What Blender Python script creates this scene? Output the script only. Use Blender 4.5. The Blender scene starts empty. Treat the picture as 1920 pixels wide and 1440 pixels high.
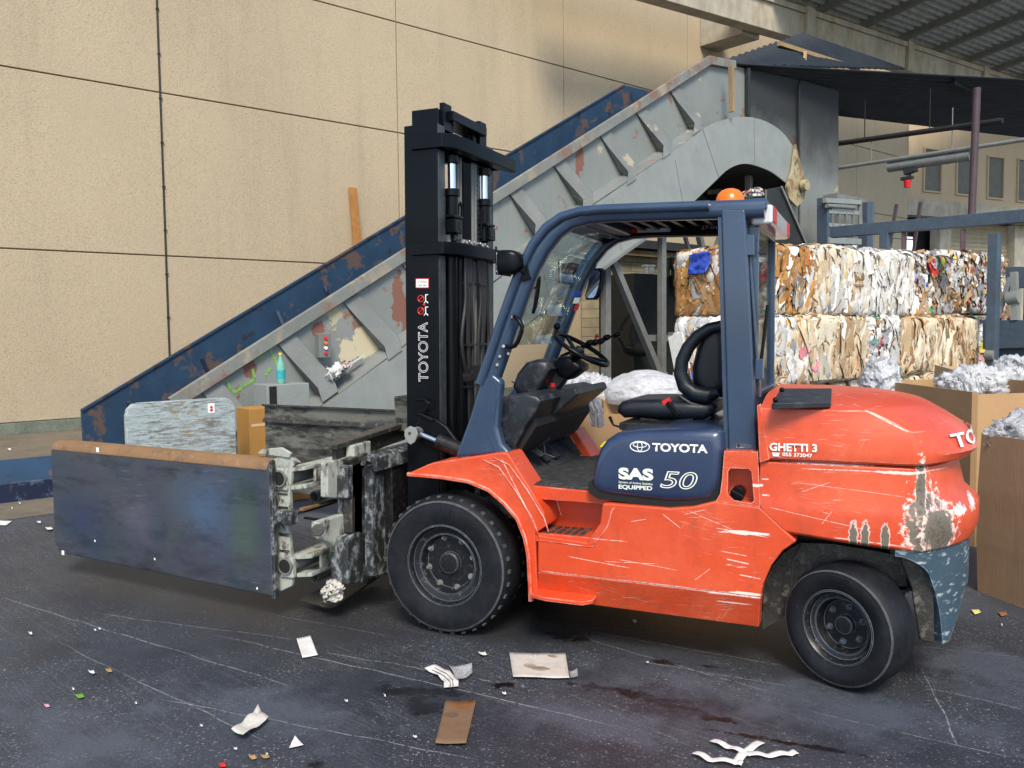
import bpy, bmesh, math, random
import numpy as np
from mathutils import Matrix, Vector, noise as mnoise
R = math.radians
# ------------------------------------------------------------------ camera
F = 1610.0; PITCH, ROLL, YAW, WA = R(3.65), R(-0.6), R(23.0), R(26.0)
CAM = np.array([2.185, -4.211, 1.72])
fw = np.array([-math.sin(YAW)*math.cos(PITCH), math.cos(YAW)*math.cos(PITCH), -math.sin(PITCH)])
rt = np.array([math.cos(YAW), math.sin(YAW), 0.0]); up = np.cross(rt, fw)
rt, up = math.cos(ROLL)*rt + math.sin(ROLL)*up, -math.sin(ROLL)*rt + math.cos(ROLL)*up
scene = bpy.context.scene
C = scene.collection
cd = bpy.data.cameras.new('camera'); cam = bpy.data.objects.new('camera', cd); C.objects.link(cam)
cd.sensor_width = 36; cd.lens = F/1920*36; cd.clip_start = .05; cd.clip_end = 2000
M4 = Matrix.Identity(4)
for i in range(3):
    M4[i][0] = rt[i]; M4[i][1] = up[i]; M4[i][2] = -fw[i]; M4[i][3] = CAM[i]
cam.matrix_world = M4
scene.camera = cam
# ------------------------------------------------------------------ light
SUN_EL, SUN_AZ = R(48), R(152)        # azimuth clockwise from +y
w = bpy.data.worlds.new('World'); scene.world = w; w.use_nodes = True
nt = w.node_tree; nt.nodes.clear()
sk = nt.nodes.new('ShaderNodeTexSky'); sk.sky_type = 'NISHITA'; sk.sun_disc = False
sk.sun_elevation = SUN_EL; sk.sun_rotation = SUN_AZ
bg = nt.nodes.new('ShaderNodeBackground'); bg.inputs[1].default_value = 0.115
wo = nt.nodes.new('ShaderNodeOutputWorld')
nt.links.new(sk.outputs[0], bg.inputs[0]); nt.links.new(bg.outputs[0], wo.inputs[0])
sl = bpy.data.lights.new('sun', 'SUN'); sl.energy = 2.15; sl.angle = R(20); sl.color = (1.0, .90, .74)
so = bpy.data.objects.new('sun', sl); C.objects.link(so)
sd = Vector((math.sin(SUN_AZ)*math.cos(SUN_EL), math.cos(SUN_AZ)*math.cos(SUN_EL), math.sin(SUN_EL)))
so.rotation_euler = sd.to_track_quat('Z', 'Y').to_euler(); so.location = (0, -10, 20)
scene.render.engine = 'CYCLES'
scene.view_settings.view_transform = 'Standard'; scene.view_settings.look = 'None'
scene.view_settings.exposure = 1.0; scene.view_settings.gamma = 1

# ------------------------------------------------------------------ geometry of the place
P0 = np.array([-11.283, 6.33, 0.0])                       # foot of the long wall
WD = np.array([math.sin(WA), math.cos(WA), 0.0])          # along the wall, going away
WN = np.array([math.cos(WA), -math.sin(WA), 0.0])         # out of the wall
def ray(px, py): return fw + rt*(px-960)/F - up*(py-720)/F
def pl(px, py, n, p):
    d = ray(px, py); n = np.array(n, float)
    return CAM + d*(n @ (np.array(p) - CAM))/(n @ d)
def AZ(px, py, z=0): return pl(px, py, (0,0,1), (0,0,z))
def AY(px, py, y=0): return pl(px, py, (0,1,0), (0,y,0))
def AX(px, py, x=0): return pl(px, py, (1,0,0), (x,0,0))
def AW(px, py, off=0): return pl(px, py, WN, P0+WN*off)
def AS(px, py, s=0): return pl(px, py, WD, P0+WD*s)
def W(s, off, z): return P0 + WD*s + WN*off + np.array([0,0,z])
def sow(p): q = np.array(p)-P0; return (q@WD, q@WN, q[2])
ROTW = math.atan2(WD[1], WD[0])                            # rotation whose local x runs along the wall
WM = Matrix(((WD[0], WN[0]*-1, 0, 0), (WD[1], WN[1]*-1, 0, 0), (0, 0, 1, 0), (0, 0, 0, 1)))

# ------------------------------------------------------------------ mesh helpers
class MB:
    def __init__(s): s.bm = bmesh.new(); s.col = None
    def v(s, p): return s.bm.verts.new((float(p[0]), float(p[1]), float(p[2])))
    def face(s, pts):
        try: return s.bm.faces.new([s.v(p) for p in pts])
        except Exception: return None
    def prism(s, pts, d):
        d = np.array(d, float); a = [s.v(p) for p in pts]; b = [s.v(np.array(p, float)+d) for p in pts]
        n = len(a)
        s.bm.faces.new(a); s.bm.faces.new(b[::-1])
        for i in range(n): s.bm.faces.new([a[i], b[i], b[(i+1)%n], a[(i+1)%n]])
        return s
    def box(s, lo, hi, M=None):
        x0,y0,z0 = lo; x1,y1,z1 = hi
        P = [(x0,y0,z0),(x1,y0,z0),(x1,y1,z0),(x0,y1,z0),(x0,y0,z1),(x1,y0,z1),(x1,y1,z1),(x0,y1,z1)]
        if M is not None: P = [M @ Vector(p) for p in P]
        V = [s.v(p) for p in P]
        for f in ((0,3,2,1),(4,5,6,7),(0,1,5,4),(1,2,6,5),(2,3,7,6),(3,0,4,7)): s.bm.faces.new([V[i] for i in f])
        return s
    def bar(s, a, b, w_, h_, upv=(0,0,1)):               # rectangular bar from a to b
        a = Vector(a); b = Vector(b); d = (b-a); L = d.length; d.normalize()
        u = Vector(upv); sx = d.cross(u)
        if sx.length < 1e-4: sx = d.cross(Vector((1,0,0)))
        sx.normalize(); u = sx.cross(d)
        M = Matrix(((d.x,sx.x,u.x,a.x),(d.y,sx.y,u.y,a.y),(d.z,sx.z,u.z,a.z),(0,0,0,1)))
        return s.box((0,-w_/2,-h_/2),(L,w_/2,h_/2), M)
    def tube(s, path, r, n=10, cap=True, closed=False):
        P = [Vector([float(c) for c in p]) for p in path]; rings = []
        m = len(P); rr = r if isinstance(r, (list,tuple)) else [r]*m
        t0 = (P[1]-P[0]).normalized(); ref = Vector((0,0,1)) if abs(t0.z) < .9 else Vector((1,0,0))
        nrm = t0.cross(ref).normalized()
        for i in range(m):
            if closed: t = (P[(i+1)%m]-P[i-1]).normalized()
            else: t = (P[min(i+1,m-1)]-P[max(i-1,0)]).normalized()
            nrm = (nrm - t*nrm.dot(t)).normalized(); bn = t.cross(nrm)
            rings.append([s.v(P[i] + (nrm*math.cos(2*math.pi*k/n)+bn*math.sin(2*math.pi*k/n))*rr[i]) for k in range(n)])
        for i in range(m if closed else m-1):
            A = rings[i]; B = rings[(i+1)%m]
            for k in range(n): s.bm.faces.new([A[k], A[(k+1)%n], B[(k+1)%n], B[k]])
        if cap and not closed:
            s.bm.faces.new(rings[0][::-1]); s.bm.faces.new(rings[-1])
        return s
    def rtube(s, path, w_, h_, side):                      # swept rectangle, 'side' = constant width direction
        P = [Vector([float(c) for c in p]) for p in path]; sd_ = Vector(side).normalized(); rings = []
        m = len(P)
        for i in range(m):
            t = (P[min(i+1,m-1)]-P[max(i-1,0)]).normalized(); u = t.cross(sd_).normalized()
            c = min(w_, h_)*.22; a, b = w_/2, h_/2
            q = [(-a+c,-b),(a-c,-b),(a,-b+c),(a,b-c),(a-c,b),(-a+c,b),(-a,b-c),(-a,-b+c)]
            rings.append([s.v(P[i]+sd_*x+u*y) for x, y in q])
        for i in range(m-1):
            A, B = rings[i], rings[i+1]
            for k in range(8): s.bm.faces.new([A[k], A[(k+1)%8], B[(k+1)%8], B[k]])
        s.bm.faces.new(rings[0][::-1]); s.bm.faces.new(rings[-1])
        return s
    def cyl(s, a, b, r, n=16, r2=None): return s.tube([a, b], [r, r if r2 is None else r2], n)
    def lathe(s, prof, n=48, M=None, cap=True):            # prof: (radius, y); axis = y
        rings = []
        for r, y in prof:
            rg = []
            for k in range(n):
                a = 2*math.pi*k/n; p = Vector((r*math.cos(a), y, r*math.sin(a)))
                rg.append(s.v(M @ p if M is not None else p))
            rings.append(rg)
        for A, B in zip(rings, rings[1:]):
            for k in range(n): s.bm.faces.new([A[k], A[(k+1)%n], B[(k+1)%n], B[k]])
        if cap: s.bm.faces.new(rings[-1])
        return s
    def loft(s, rings, cap=True, closed=True):
        V = [[s.v(p) for p in rg] for rg in rings]
        n = len(V[0])
        for A, B in zip(V, V[1:]):
            for k in range(n if closed else n-1): s.bm.faces.new([A[k], A[(k+1)%n], B[(k+1)%n], B[k]])
        if cap and closed: s.bm.faces.new(V[0][::-1]); s.bm.faces.new(V[-1])
        return s
    def rprism(s, pts, y0, y1, r, steps=5):                # outline in xz, rounded towards y0 and y1
        P = [np.array([p[0], p[2]]) for p in pts]; n = len(P)
        cx = (min(p[0] for p in P)+max(p[0] for p in P))/2; cz = (min(p[1] for p in P)+max(p[1] for p in P))/2
        hx = max(abs(p[0]-cx) for p in P); hz = max(abs(p[1]-cz) for p in P); rings = []
        seq = [(k, y0 + r*(1-math.cos(math.pi/2*k/steps))) for k in range(steps+1)] + [(k, y1 - r*(1-math.cos(math.pi/2*k/steps))) for k in range(steps, -1, -1)]
        for k, y in seq:
            ins = r*(1-math.sin(math.pi/2*k/steps)); fx, fz = max(.2, 1-ins/hx), max(.2, 1-ins/hz)
            rings.append([(cx+(p[0]-cx)*fx, y, cz+(p[1]-cz)*fz) for p in P])
        return s.loft(rings)
    def sphere(s, c, r, seg=16, sc=(1,1,1)):
        M = Matrix.Translation(Vector([float(q) for q in c])) @ Matrix.Diagonal((r*sc[0], r*sc[1], r*sc[2], 1))
        bmesh.ops.create_uvsphere(s.bm, u_segments=seg, v_segments=seg//2+2, radius=1, matrix=M); return s

def build(name, mb, m, parent=None, local=False, bevel=0, seg=2, smooth=40, solid=0, weighted=False, label=None):
    bmesh.ops.recalc_face_normals(mb.bm, faces=mb.bm.faces)
    me = bpy.data.meshes.new(name); mb.bm.to_mesh(me); mb.bm.free()
    if smooth:
        me.shade_smooth(); me.set_sharp_from_angle(angle=R(smooth))
    me.materials.append(m)
    o = bpy.data.objects.new(name, me); C.objects.link(o)
    if parent is not None:
        o.parent = parent
        if not local: o.matrix_parent_inverse = world_of(parent).inverted()
    if solid:
        md = o.modifiers.new('solid', 'SOLIDIFY'); md.thickness = solid; md.offset = 0
    if bevel:
        md = o.modifiers.new('bevel', 'BEVEL'); md.width = bevel; md.segments = seg; md.limit_method = 'ANGLE'; md.angle_limit = R(35)
        md.harden_normals = True
    if label: o['label'] = label
    return o
def world_of(o):
    m = Matrix.Identity(4)
    while o is not None:
        m = (o.matrix_parent_inverse @ o.matrix_basis if o.parent else o.matrix_basis) @ m
        o = o.parent
    return m
def tag(o, label, cat, group=None, kind=None):
    if label: o['label'] = label
    if cat: o['category'] = cat
    if group: o['group'] = group
    if kind: o['kind'] = kind
    return o
def thing(name, label, cat, loc=(0,0,0), rotz=0, group=None):
    o = bpy.data.objects.new(name, None); o.empty_display_size = .1; C.objects.link(o)
    o.location = [float(c) for c in loc]; o.rotation_euler = (0, 0, rotz)
    return tag(o, label, cat, group)

# ------------------------------------------------------------------ material helpers
class MT:
    def __init__(s, name):
        s.m = bpy.data.materials.new(name); s.m.use_nodes = True; s.t = s.m.node_tree; s.n = s.t.nodes
        s.b = s.n['Principled BSDF']; s.tc = s.n.new('ShaderNodeTexCoord'); s.co = s.tc.outputs['Object']
        s.c = None; s.r = None; s.me = None
    def L(s, a, b): s.t.links.new(a, b)
    def map(s, scale=(1,1,1), rot=(0,0,0), loc=(0,0,0)):
        n = s.n.new('ShaderNodeMapping'); n.inputs['Scale'].default_value = scale
        n.inputs['Rotation'].default_value = rot; n.inputs['Location'].default_value = loc
        s.L(s.co, n.inputs[0]); return n.outputs[0]
    def smap(s, scale, rot=(0,0,0)):                       # turn first, then stretch
        a = s.map((1,1,1), rot); n = s.n.new('ShaderNodeMapping'); n.inputs['Scale'].default_value = scale; s.L(a, n.inputs[0]); return n.outputs[0]
    def line(s, a, b, wd, plane='xy', brk=30, lo=.40, hi=.5):
        ax = {'xy': (0,1), 'xz': (0,2)}[plane]; a = [float(a[i]) for i in ax]; b = [float(b[i]) for i in ax]
        L_ = math.hypot(b[0]-a[0], b[1]-a[1]); u = ((b[0]-a[0])/L_, (b[1]-a[1])/L_); v = (-u[1], u[0])
        def dot(w_, c):
            d = s.n.new('ShaderNodeVectorMath'); d.operation = 'DOT_PRODUCT'; s.L(s.co, d.inputs[0]); q = [0,0,0]; q[ax[0]], q[ax[1]] = w_; d.inputs[1].default_value = q
            return s.math('SUBTRACT', d.outputs['Value'], c)
        t_ = dot(u, u[0]*a[0]+u[1]*a[1]); o_ = dot(v, v[0]*a[0]+v[1]*a[1])
        wob = s.mul(s.math('SUBTRACT', s.noise(2.5, 2), .5), .06 if plane == 'xy' else .012)
        m = s.rng(s.math('ABSOLUTE', s.math('ADD', o_, wob)), wd, wd*.4)
        m = s.mul(m, s.rng(s.math('ABSOLUTE', s.math('SUBTRACT', t_, L_/2)), L_/2, L_/2*.85))
        return s.mul(m, s.rng(s.noise(brk, 4, .7), lo, hi))
    def noise(s, sc, det=4, rough=.55, co=None, dist=0):
        n = s.n.new('ShaderNodeTexNoise'); n.inputs['Scale'].default_value = sc; n.inputs['Detail'].default_value = det
        n.inputs['Roughness'].default_value = rough; n.inputs['Distortion'].default_value = dist
        s.L(co or s.co, n.inputs[0]); return n.outputs['Fac']
    def vor(s, sc, co=None, feat='F1', rnd=1.0):
        n = s.n.new('ShaderNodeTexVoronoi'); n.inputs['Scale'].default_value = sc; n.feature = feat
        n.inputs['Randomness'].default_value = rnd
        s.L(co or s.co, n.inputs[0]); return n
    def rng(s, v, a, b, c=0, d=1):
        n = s.n.new('ShaderNodeMapRange'); n.inputs[1].default_value = a; n.inputs[2].default_value = b
        n.inputs[3].default_value = c; n.inputs[4].default_value = d; s.L(v, n.inputs[0]); return n.outputs[0]
    def math(s, op, a, b=None):
        n = s.n.new('ShaderNodeMath'); n.operation = op
        for i, q in enumerate((a, b)):
            if q is None: continue
            if isinstance(q, (int, float)): n.inputs[i].default_value = q
            else: s.L(q, n.inputs[i])
        return n.outputs[0]
    def mul(s, a, b): return s.math('MULTIPLY', a, b)
    def base(s, col, rough=.5, metal=0, spec=None):
        s.c = s._rgb(col); s.r = s._val(rough); s.me = s._val(metal)
        if spec is not None: s.b.inputs['Specular IOR Level'].default_value = spec
        return s
    def _rgb(s, c):
        n = s.n.new('ShaderNodeRGB'); n.outputs[0].default_value = (c[0], c[1], c[2], 1); return n.outputs[0]
    def _val(s, v):
        n = s.n.new('ShaderNodeValue'); n.outputs[0].default_value = v; return n.outputs[0]
    def layer(s, mask, col=None, rough=None, metal=None, amt=1.0):
        if amt != 1: mask = s.mul(mask, amt)
        if col is not None:
            n = s.n.new('ShaderNodeMix'); n.data_type = 'RGBA'; s.L(mask, n.inputs[0]); s.L(s.c, n.inputs[6])
            if isinstance(col, (tuple, list)): n.inputs[7].default_value = (*col[:3], 1)
            else: s.L(col, n.inputs[7])
            s.c = n.outputs[2]
        for at, val in (('r', rough), ('me', metal)):
            if val is not None:
                n = s.n.new('ShaderNodeMix'); n.data_type = 'FLOAT'; s.L(mask, n.inputs[0]); s.L(getattr(s, at), n.inputs[2])
                n.inputs[3].default_value = val; setattr(s, at, n.outputs[0])
        return s
    def edge(s, rad=.006, lo=.985, hi=.93):
        b = s.n.new('ShaderNodeBevel'); b.samples = 4; b.inputs[0].default_value = rad
        g = s.n.new('ShaderNodeNewGeometry'); d = s.n.new('ShaderNodeVectorMath'); d.operation = 'DOT_PRODUCT'
        s.L(b.outputs[0], d.inputs[0]); s.L(g.outputs['Normal'], d.inputs[1])
        return s.rng(d.outputs['Value'], lo, hi)
    def spot(s, c, rad, nsc=6, namt=.6, soft=.25, co=None):   # irregular patch about a place on the thing
        mp = s.n.new('ShaderNodeVectorMath'); mp.operation = 'SUBTRACT'; s.L(s.co, mp.inputs[0]); mp.inputs[1].default_value = [float(q) for q in c]
        dv = s.n.new('ShaderNodeVectorMath'); dv.operation = 'DIVIDE'; s.L(mp.outputs[0], dv.inputs[0]); dv.inputs[1].default_value = [float(q) for q in rad]
        ln = s.n.new('ShaderNodeVectorMath'); ln.operation = 'LENGTH'; s.L(dv.outputs[0], ln.inputs[0])
        nz = s.noise(nsc, 5, .65, co)
        d = s.math('ADD', ln.outputs['Value'], s.mul(s.math('SUBTRACT', nz, .5), namt*4))
        return s.rng(d, 1.0, 1.0-soft)
    def bump(s, h, dist=.01, st=1.0):
        n = s.n.new('ShaderNodeBump'); n.inputs['Distance'].default_value = dist; n.inputs['Strength'].default_value = st
        s.L(h, n.inputs['Height'])
        if s.b.inputs['Normal'].is_linked: s.L(s.b.inputs['Normal'].links[0].from_socket, n.inputs['Normal'])
        s.L(n.outputs[0], s.b.inputs['Normal']); return s
    def done(s):
        s.L(s.c, s.b.inputs['Base Color']); s.L(s.r, s.b.inputs['Roughness']); s.L(s.me, s.b.inputs['Metallic']); return s.m

def simple(name, col, rough=.5, metal=0, var=.25, vs=6, bump=0, bs=60, spec=None, dust=0, dcol=(.25,.24,.22)):
    t = MT(name).base(col, rough, metal, spec)
    if var:
        t.layer(t.rng(t.noise(vs, 6), .35, .7), [c*(1-var) for c in col], min(1, rough*1.15))
        t.layer(t.rng(t.noise(vs*5, 4), .5, .75), [min(1, c*(1+var*.8)) for c in col], rough*.9, amt=.5)
    if dust: t.layer(t.rng(t.noise(vs*3, 8, .7), .5, .8), dcol, .85, 0, amt=dust)
    if bump: t.bump(t.noise(bs, 5), bump)
    return t.done()
def scratches(t, col, amt=1, sc=9, stretch=22, rot=(0, R(6), 0), lo=.66, hi=.70, rough=.6):
    lo -= .030; hi -= .030
    co = t.smap((1, 1, stretch), rot)
    n = t.noise(sc*.5, 3, .5, co, .3)
    g = t.rng(t.noise(2.3, 3), .48, .60)
    return t.layer(t.mul(t.rng(n, lo, hi), g), col, rough, 0, amt=amt)

# orange paint, scratched through to pale primer
def orange_mat():
    t = MT('orange_paint').base((.60, .058, .011), .42, 0)
    t.b.inputs['Coat Weight'].default_value = .35; t.b.inputs['Coat Roughness'].default_value = .25
    t.layer(t.rng(t.noise(2.2, 5), .4, .7), (.72, .095, .026), .5, amt=.6)
    t.layer(t.rng(t.noise(1.4, 5, .6, t.map((1,1,1),(0,0,0),(6,2,2))), .5, .72), (.74, .14, .060), .6, amt=.6)
    t.layer(t.rng(t.noise(9, 6, .7), .5, .72), (.50, .045, .010), .55, amt=.6)
    t.layer(t.rng(t.noise(45, 8, .75), .56, .7), (.30, .045, .02), .65, amt=.4)
    t.layer(t.rng(t.noise(5, 7, .75, t.map((1,1,.25),(0,0,0),(1,2,3))), .56, .76), (.24, .045, .022), .7, amt=.55)
    P = (.86, .66, .60)
    scratches(t, P, .5, 12, 34, (0, R(5), 0), .695, .735)
    scratches(t, P, .5, 16, 34, (0, R(-10), 0), .70, .73)
    scratches(t, (.78,.30,.20), .6, 9, 34, (0, R(58), 0), .70, .74)
    t.layer(t.rng(t.noise(3.2, 8, .75, t.map((.6,1,1.6),(0,0,0),(4,4,4))), .52, .72), (.42, .045, .014), .6, amt=.55)
    scratches(t, (.35, .035, .01), .5, 9, 24, (0, R(30), 0), .68, .72)
    # white gouges towards the rear of the side panel
    for c, r_ in (((1.60, 0, .72), (.12, .3, .011)), ((1.62, 0, .42), (.08, .3, .008)),
                  ((1.66, 0, .955), (.03, .3, .008)), ((1.55, 0, .36), (.08, .3, .004))):
        t.layer(t.spot(c, r_, 40, .55, .15, t.map((.3, 1, 2.2))), P, .6)
    t.layer(t.mul(t.rng(t.noise(40, 4, .6, t.map((.12, 1, 1.6))), .66, .70), t.spot((1.62, 0, .55), (.16, .3, .28), 5, .2, .6)), P, .6)
    for a_, b_, w_ in (((1008,1073),(1280,1104),.0035),((1200,1095),(1425,1122),.006),((1320,1112),(1426,1124),.008),((1240,965),(1275,992),.002),((1285,957),(1400,1008),.0015),((1340,992),(1440,1010),.0025),((1060,1045),(1180,1068),.002),((1360,1050),(1404,1060),.004),((1105,1012),(1175,1018),.002),((1280,966),(1322,957),.0015),((1300,1090),(1330,1068),.0015),((1150,1050),(1270,1072),.0015),((1500,925),(1560,905),.0015),((1440,952),(1640,1000),.0015),((1480,905),(1700,935),.0012),((1540,985),(1560,960),.0015),((1500,880),(1790,894),.003),((1620,770),(1705,812),.004),((935,860),(1003,998),.003),((1010,940),(1024,985),.003),((1427,900),(1440,901),.004),((1427,930),(1442,931),.005),((1130,1055),(1230,1060),.0015),((1180,980),(1210,975),.0015),((1385,1080),(1426,1088),.0035),((1350,1035),(1400,1045),.0025),((1560,1010),(1720,1030),.003)):
        t.layer(t.line(AY(*a_), AY(*b_), w_, 'xz', 60, .36, .5), P, .6, amt=.9)
    # bare metal worn through at the low rear corner of the counterweight
    cw = [((2.40, .05, .80), (.075, .3, .17)), ((2.38, .05, .95), (.022, .3, .15)), ((2.46, .05, .78), (.07, .35, .12))]
    for c, r_ in cw:
        t.layer(t.spot(c, (r_[0]*1.25, r_[1], r_[2]*1.15), 34, .62, .2), P, .6)
        t.layer(t.spot(c, (r_[0]*1.05, r_[1], r_[2]*1.02), 60, .7, .3), (.33, .09, .04), .6, amt=.6)
        t.layer(t.spot(c, r_, 28, .5, .15), (.19, .165, .125), .5, .3)
        t.layer(t.mul(t.spot(c, (r_[0]*.8, r_[1], r_[2]*.8), 20, .6, .4), t.rng(t.noise(50, 6, .8), .45, .62)), (.09, .075, .06), .6)
    for x in (2.10, 2.15, 2.235):
        t.layer(t.spot((x, 0, .745), (.022, .3, .080), 60, .30, .15), P, .6, amt=.8)
        t.layer(t.spot((x, 0, .740), (.018, .3, .072), 60, .30, .15), (.17, .15, .115), .5, .3)
    for c, r_ in (((2.56, .2, .86), (.035, .15, .03)), ((2.62, .35, .90), (.02, .2, .06)), ((1.98, 0, 1.075), (.2, .3, .006)), ((2.3,0,1.05),(.12,.3,.008))):
        t.layer(t.spot(c, r_, 50, .5, .2), P, .6)
    e = t.mul(t.edge(.007), t.rng(t.noise(14, 5, .7), .40, .58))
    t.layer(e, P, .6, 0, amt=.8)
    t.layer(t.mul(t.rng(t.noise(16, 8, .75), .5, .7), t.spot((.8, 0, .25), (1.6, 2, .22), 3, .15, .6)), (.22, .07, .04), .8, amt=.6)
    t.bump(t.noise(14, 3), .0015, .6)
    return t.done()
def navy_mat(name='navy_paint', base=(.022, .046, .092), light=(.038, .072, .132), worn=.5):
    t = MT(name).base(base, .32, 0)
    t.b.inputs['Coat Weight'].default_value = .5; t.b.inputs['Coat Roughness'].default_value = .12
    t.layer(t.rng(t.noise(2.5, 5), .4, .7), light, .4, amt=.6)
    t.layer(t.rng(t.noise(40, 8, .8), .62, .72), (.16, .18, .2), .7, amt=.4*worn)
    scratches(t, (.3, .36, .42), .35*worn, 16, 20, (0, R(20), 0), .69, .71)
    e = t.mul(t.edge(.005), t.rng(t.noise(20, 5, .7), .42, .6))
    t.layer(e, (.22, .33, .48), .45, 0, amt=.8*worn)
    t.bump(t.noise(18, 3), .0012, .5)
    return t.done()
def worn_metal(name, base, under, under2=None, lo=.5, hi=.56, sc=5, rough=.55, stretch=(1,1,1), edge=.5, metal=0, bump=.002, var=.3):
    t = MT(name).base(base, rough, metal)
    t.layer(t.rng(t.noise(3, 6), .35, .7), [c*(1-var) for c in base], rough, amt=.8)
    t.layer(t.rng(t.noise(30, 6, .7), .5, .75), [min(1, c*1.3) for c in base], rough, amt=.4)
    n = t.noise(sc, 8, .68, t.map(stretch))
    t.layer(t.rng(n, lo, hi), under, .8, 0)
    if under2: t.layer(t.rng(t.noise(sc*1.7, 8, .7, t.map(stretch, (0,0,0), (3,5,1))), lo+.04, hi+.05), under2, .7)
    if edge: t.layer(t.mul(t.edge(.008), t.rng(t.noise(25, 4), .4, .6)), under, .7, amt=edge)
    if bump: t.bump(n, bump)
    return t.done()

MAT = {}
MAT['orange'] = orange_mat()
MAT['navy'] = navy_mat()
MAT['hood'] = navy_mat('hood_navy', (.016, .030, .075), (.03, .055, .12), .25)
MAT['skirt'] = worn_metal('grey_blue_skirt', (.045, .085, .12), (.34, .40, .42), None, .56, .64, 34, .5, (.3, .3, 1.0), .8)
MAT['black'] = simple('black_paint', (.003, .004, .006), .30, 0, .4, 3, dust=.07, dcol=(.03,.037,.05), spec=.18)
MAT['wornflange'] = simple('worn_black_flange', (.07, .08, .095), .4, .4, .5, 9, dust=.5, dcol=(.16,.15,.13))
MAT['blackm'] = simple('black_steel', (.012, .012, .013), .42, .3, .4, 8, .002, 40, dust=.5, dcol=(.10,.09,.075))
MAT['plastic'] = simple('dark_plastic', (.012, .015, .021), .40, 0, .3, 5, .001, 120, dust=.75, dcol=(.085,.10,.12))
MAT['vinyl'] = simple('black_vinyl', (.006, .009, .016), .36, 0, .3, 6, .001, 150, dust=.2, dcol=(.06,.07,.08))
MAT['mat'] = simple('floor_rubber', (.03, .033, .038), .7, 0, .4, 9, .004, 60, dust=.7, dcol=(.13,.13,.13))
MAT['chrome'] = simple('chrome', (.75, .76, .78), .12, 1, .1, 20)
MAT['steel'] = simple('bright_steel', (.45, .45, .44), .35, .9, .4, 20, dust=.4)
MAT['white'] = simple('white_lettering', (.86, .88, .86), .5, 0, .1, 40)
MAT['cream_letter'] = simple('cream_lettering', (.80, .84, .74), .5, 0, .1, 40)
MAT['red'] = simple('red_plastic', (.65, .02, .02), .35, 0, .2, 10)
MAT['amber'] = simple('amber_lens', (.95, .17, .01), .18, 0, .15, 8)
MAT['rubber_hose'] = simple('rubber_hose', (.018, .019, .022), .45, 0, .3, 12)
MAT['interior'] = simple('dark_interior', (.008, .008, .008), .8, 0, .3, 4)

def tyre_mat():
    t = MT('tyre_rubber').base((.006, .007, .010), .58, 0, .3)
    t.layer(t.rng(t.noise(7, 7, .7), .45, .7), (.017, .020, .027), .7, amt=.7)
    t.layer(t.rng(t.noise(60, 5, .7), .62, .75), (.09, .09, .095), .85, amt=.45)
    t.bump(t.noise(90, 4), .0015); return t.done()
MAT['tyre'] = tyre_mat()
MAT['tyre_edge'] = simple('scuffed_rubber', (.07, .075, .08), .8, 0, .5, 22, .002, 60)
def rim_mat():
    t = MT('rim_black').base((.009, .010, .013), .36, .1)
    t.layer(t.rng(t.noise(30, 6, .75), .56, .66), (.12, .12, .12), .8, amt=.6)
    t.layer(t.edge(.006), (.22, .25, .3), .45, 0, amt=.7); return t.done()
MAT['rim'] = rim_mat()

def panel_mat():          # big clamp pad: burnished steel, oily; blue and green reflections painted on as patches
    t = MT('burnished_pad_steel').base((.165, .18, .20), .34, .75)
    t.layer(t.rng(t.noise(1.6, 4, .5, None, 1.2), .42, .62), (.15, .145, .21), .34, amt=.8)
    t.layer(t.rng(t.noise(1.3, 3, .5, t.map((1,1,1),(0,0,0),(4,2,1)), .8), .50, .66), (.10, .15, .19), .33, amt=.75)
    t.layer(t.spot((-1.65, 0, .62), (.40, 1, .34), 3, .2, .9), (.17, .27, .42), .28, .7, amt=.85)
    t.layer(t.spot((-1.32, 0, .55), (.17, 1, .36), 3, .2, .9), (.19, .26, .19), .32, amt=.8)
    t.layer(t.spot((-2.3, 0, .5), (.3, 2, .25), 3, .3, .9), (.24, .22, .30), .3, .7, amt=.7)
    t.layer(t.spot((-2.85, 0, .45), (.35, 2, .3), 3, .3, .9), (.09, .11, .22), .3, .7, amt=.7)
    t.layer(t.rng(t.noise(5, 7, .75, t.map((.5, 1, 1.8))), .48, .72), (.03, .03, .032), .5, amt=.75)
    scratches(t, (.04, .04, .045), .7, 12, 16, (0, R(12), 0), .67, .72)
    t.layer(t.rng(t.noise(11, 8, .8, t.map((.25,1,2.2))), .5, .75), (.10, .11, .125), .45, amt=.5)
    scratches(t, (.2, .22, .25), .5, 14, 26, (0, R(3), 0), .67, .71, .3)
    t.bump(t.noise(3, 4), .004, .7)
    return t.done()
MAT['pad'] = panel_mat()
MAT['padtop'] = worn_metal('rusty_pad_edge', (.23, .13, .06), (.13, .08, .045), (.30, .20, .11), .54, .66, 12, .6, (1,1,1), .3)
MAT['clampwhite'] = worn_metal('chipped_cream_paint', (.42, .45, .40), (.05, .04, .033), (.20, .15, .11), .51, .62, 14, .5, (1,1,.5), .6)
MAT['clampgrime'] = worn_metal('greasy_steel', (.045, .043, .038), (.13, .125, .11), (.015, .014, .013), .54, .66, 18, .4, (1,1,1), .7, .3, .006)
MAT['fleck'] = worn_metal('paint_flecked_steel', (.03, .033, .036), (.24, .26, .27), (.012,.013,.015), .49, .62, 17, .5, (1,1,.7), .7, .1, .006)
MAT['olive'] = worn_metal('greasy_olive_paint', (.15, .155, .13), (.035, .032, .028), (.010, .010, .010), .46, .58, 3.0, .4, (.6,.6,2.2), .6)
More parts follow.
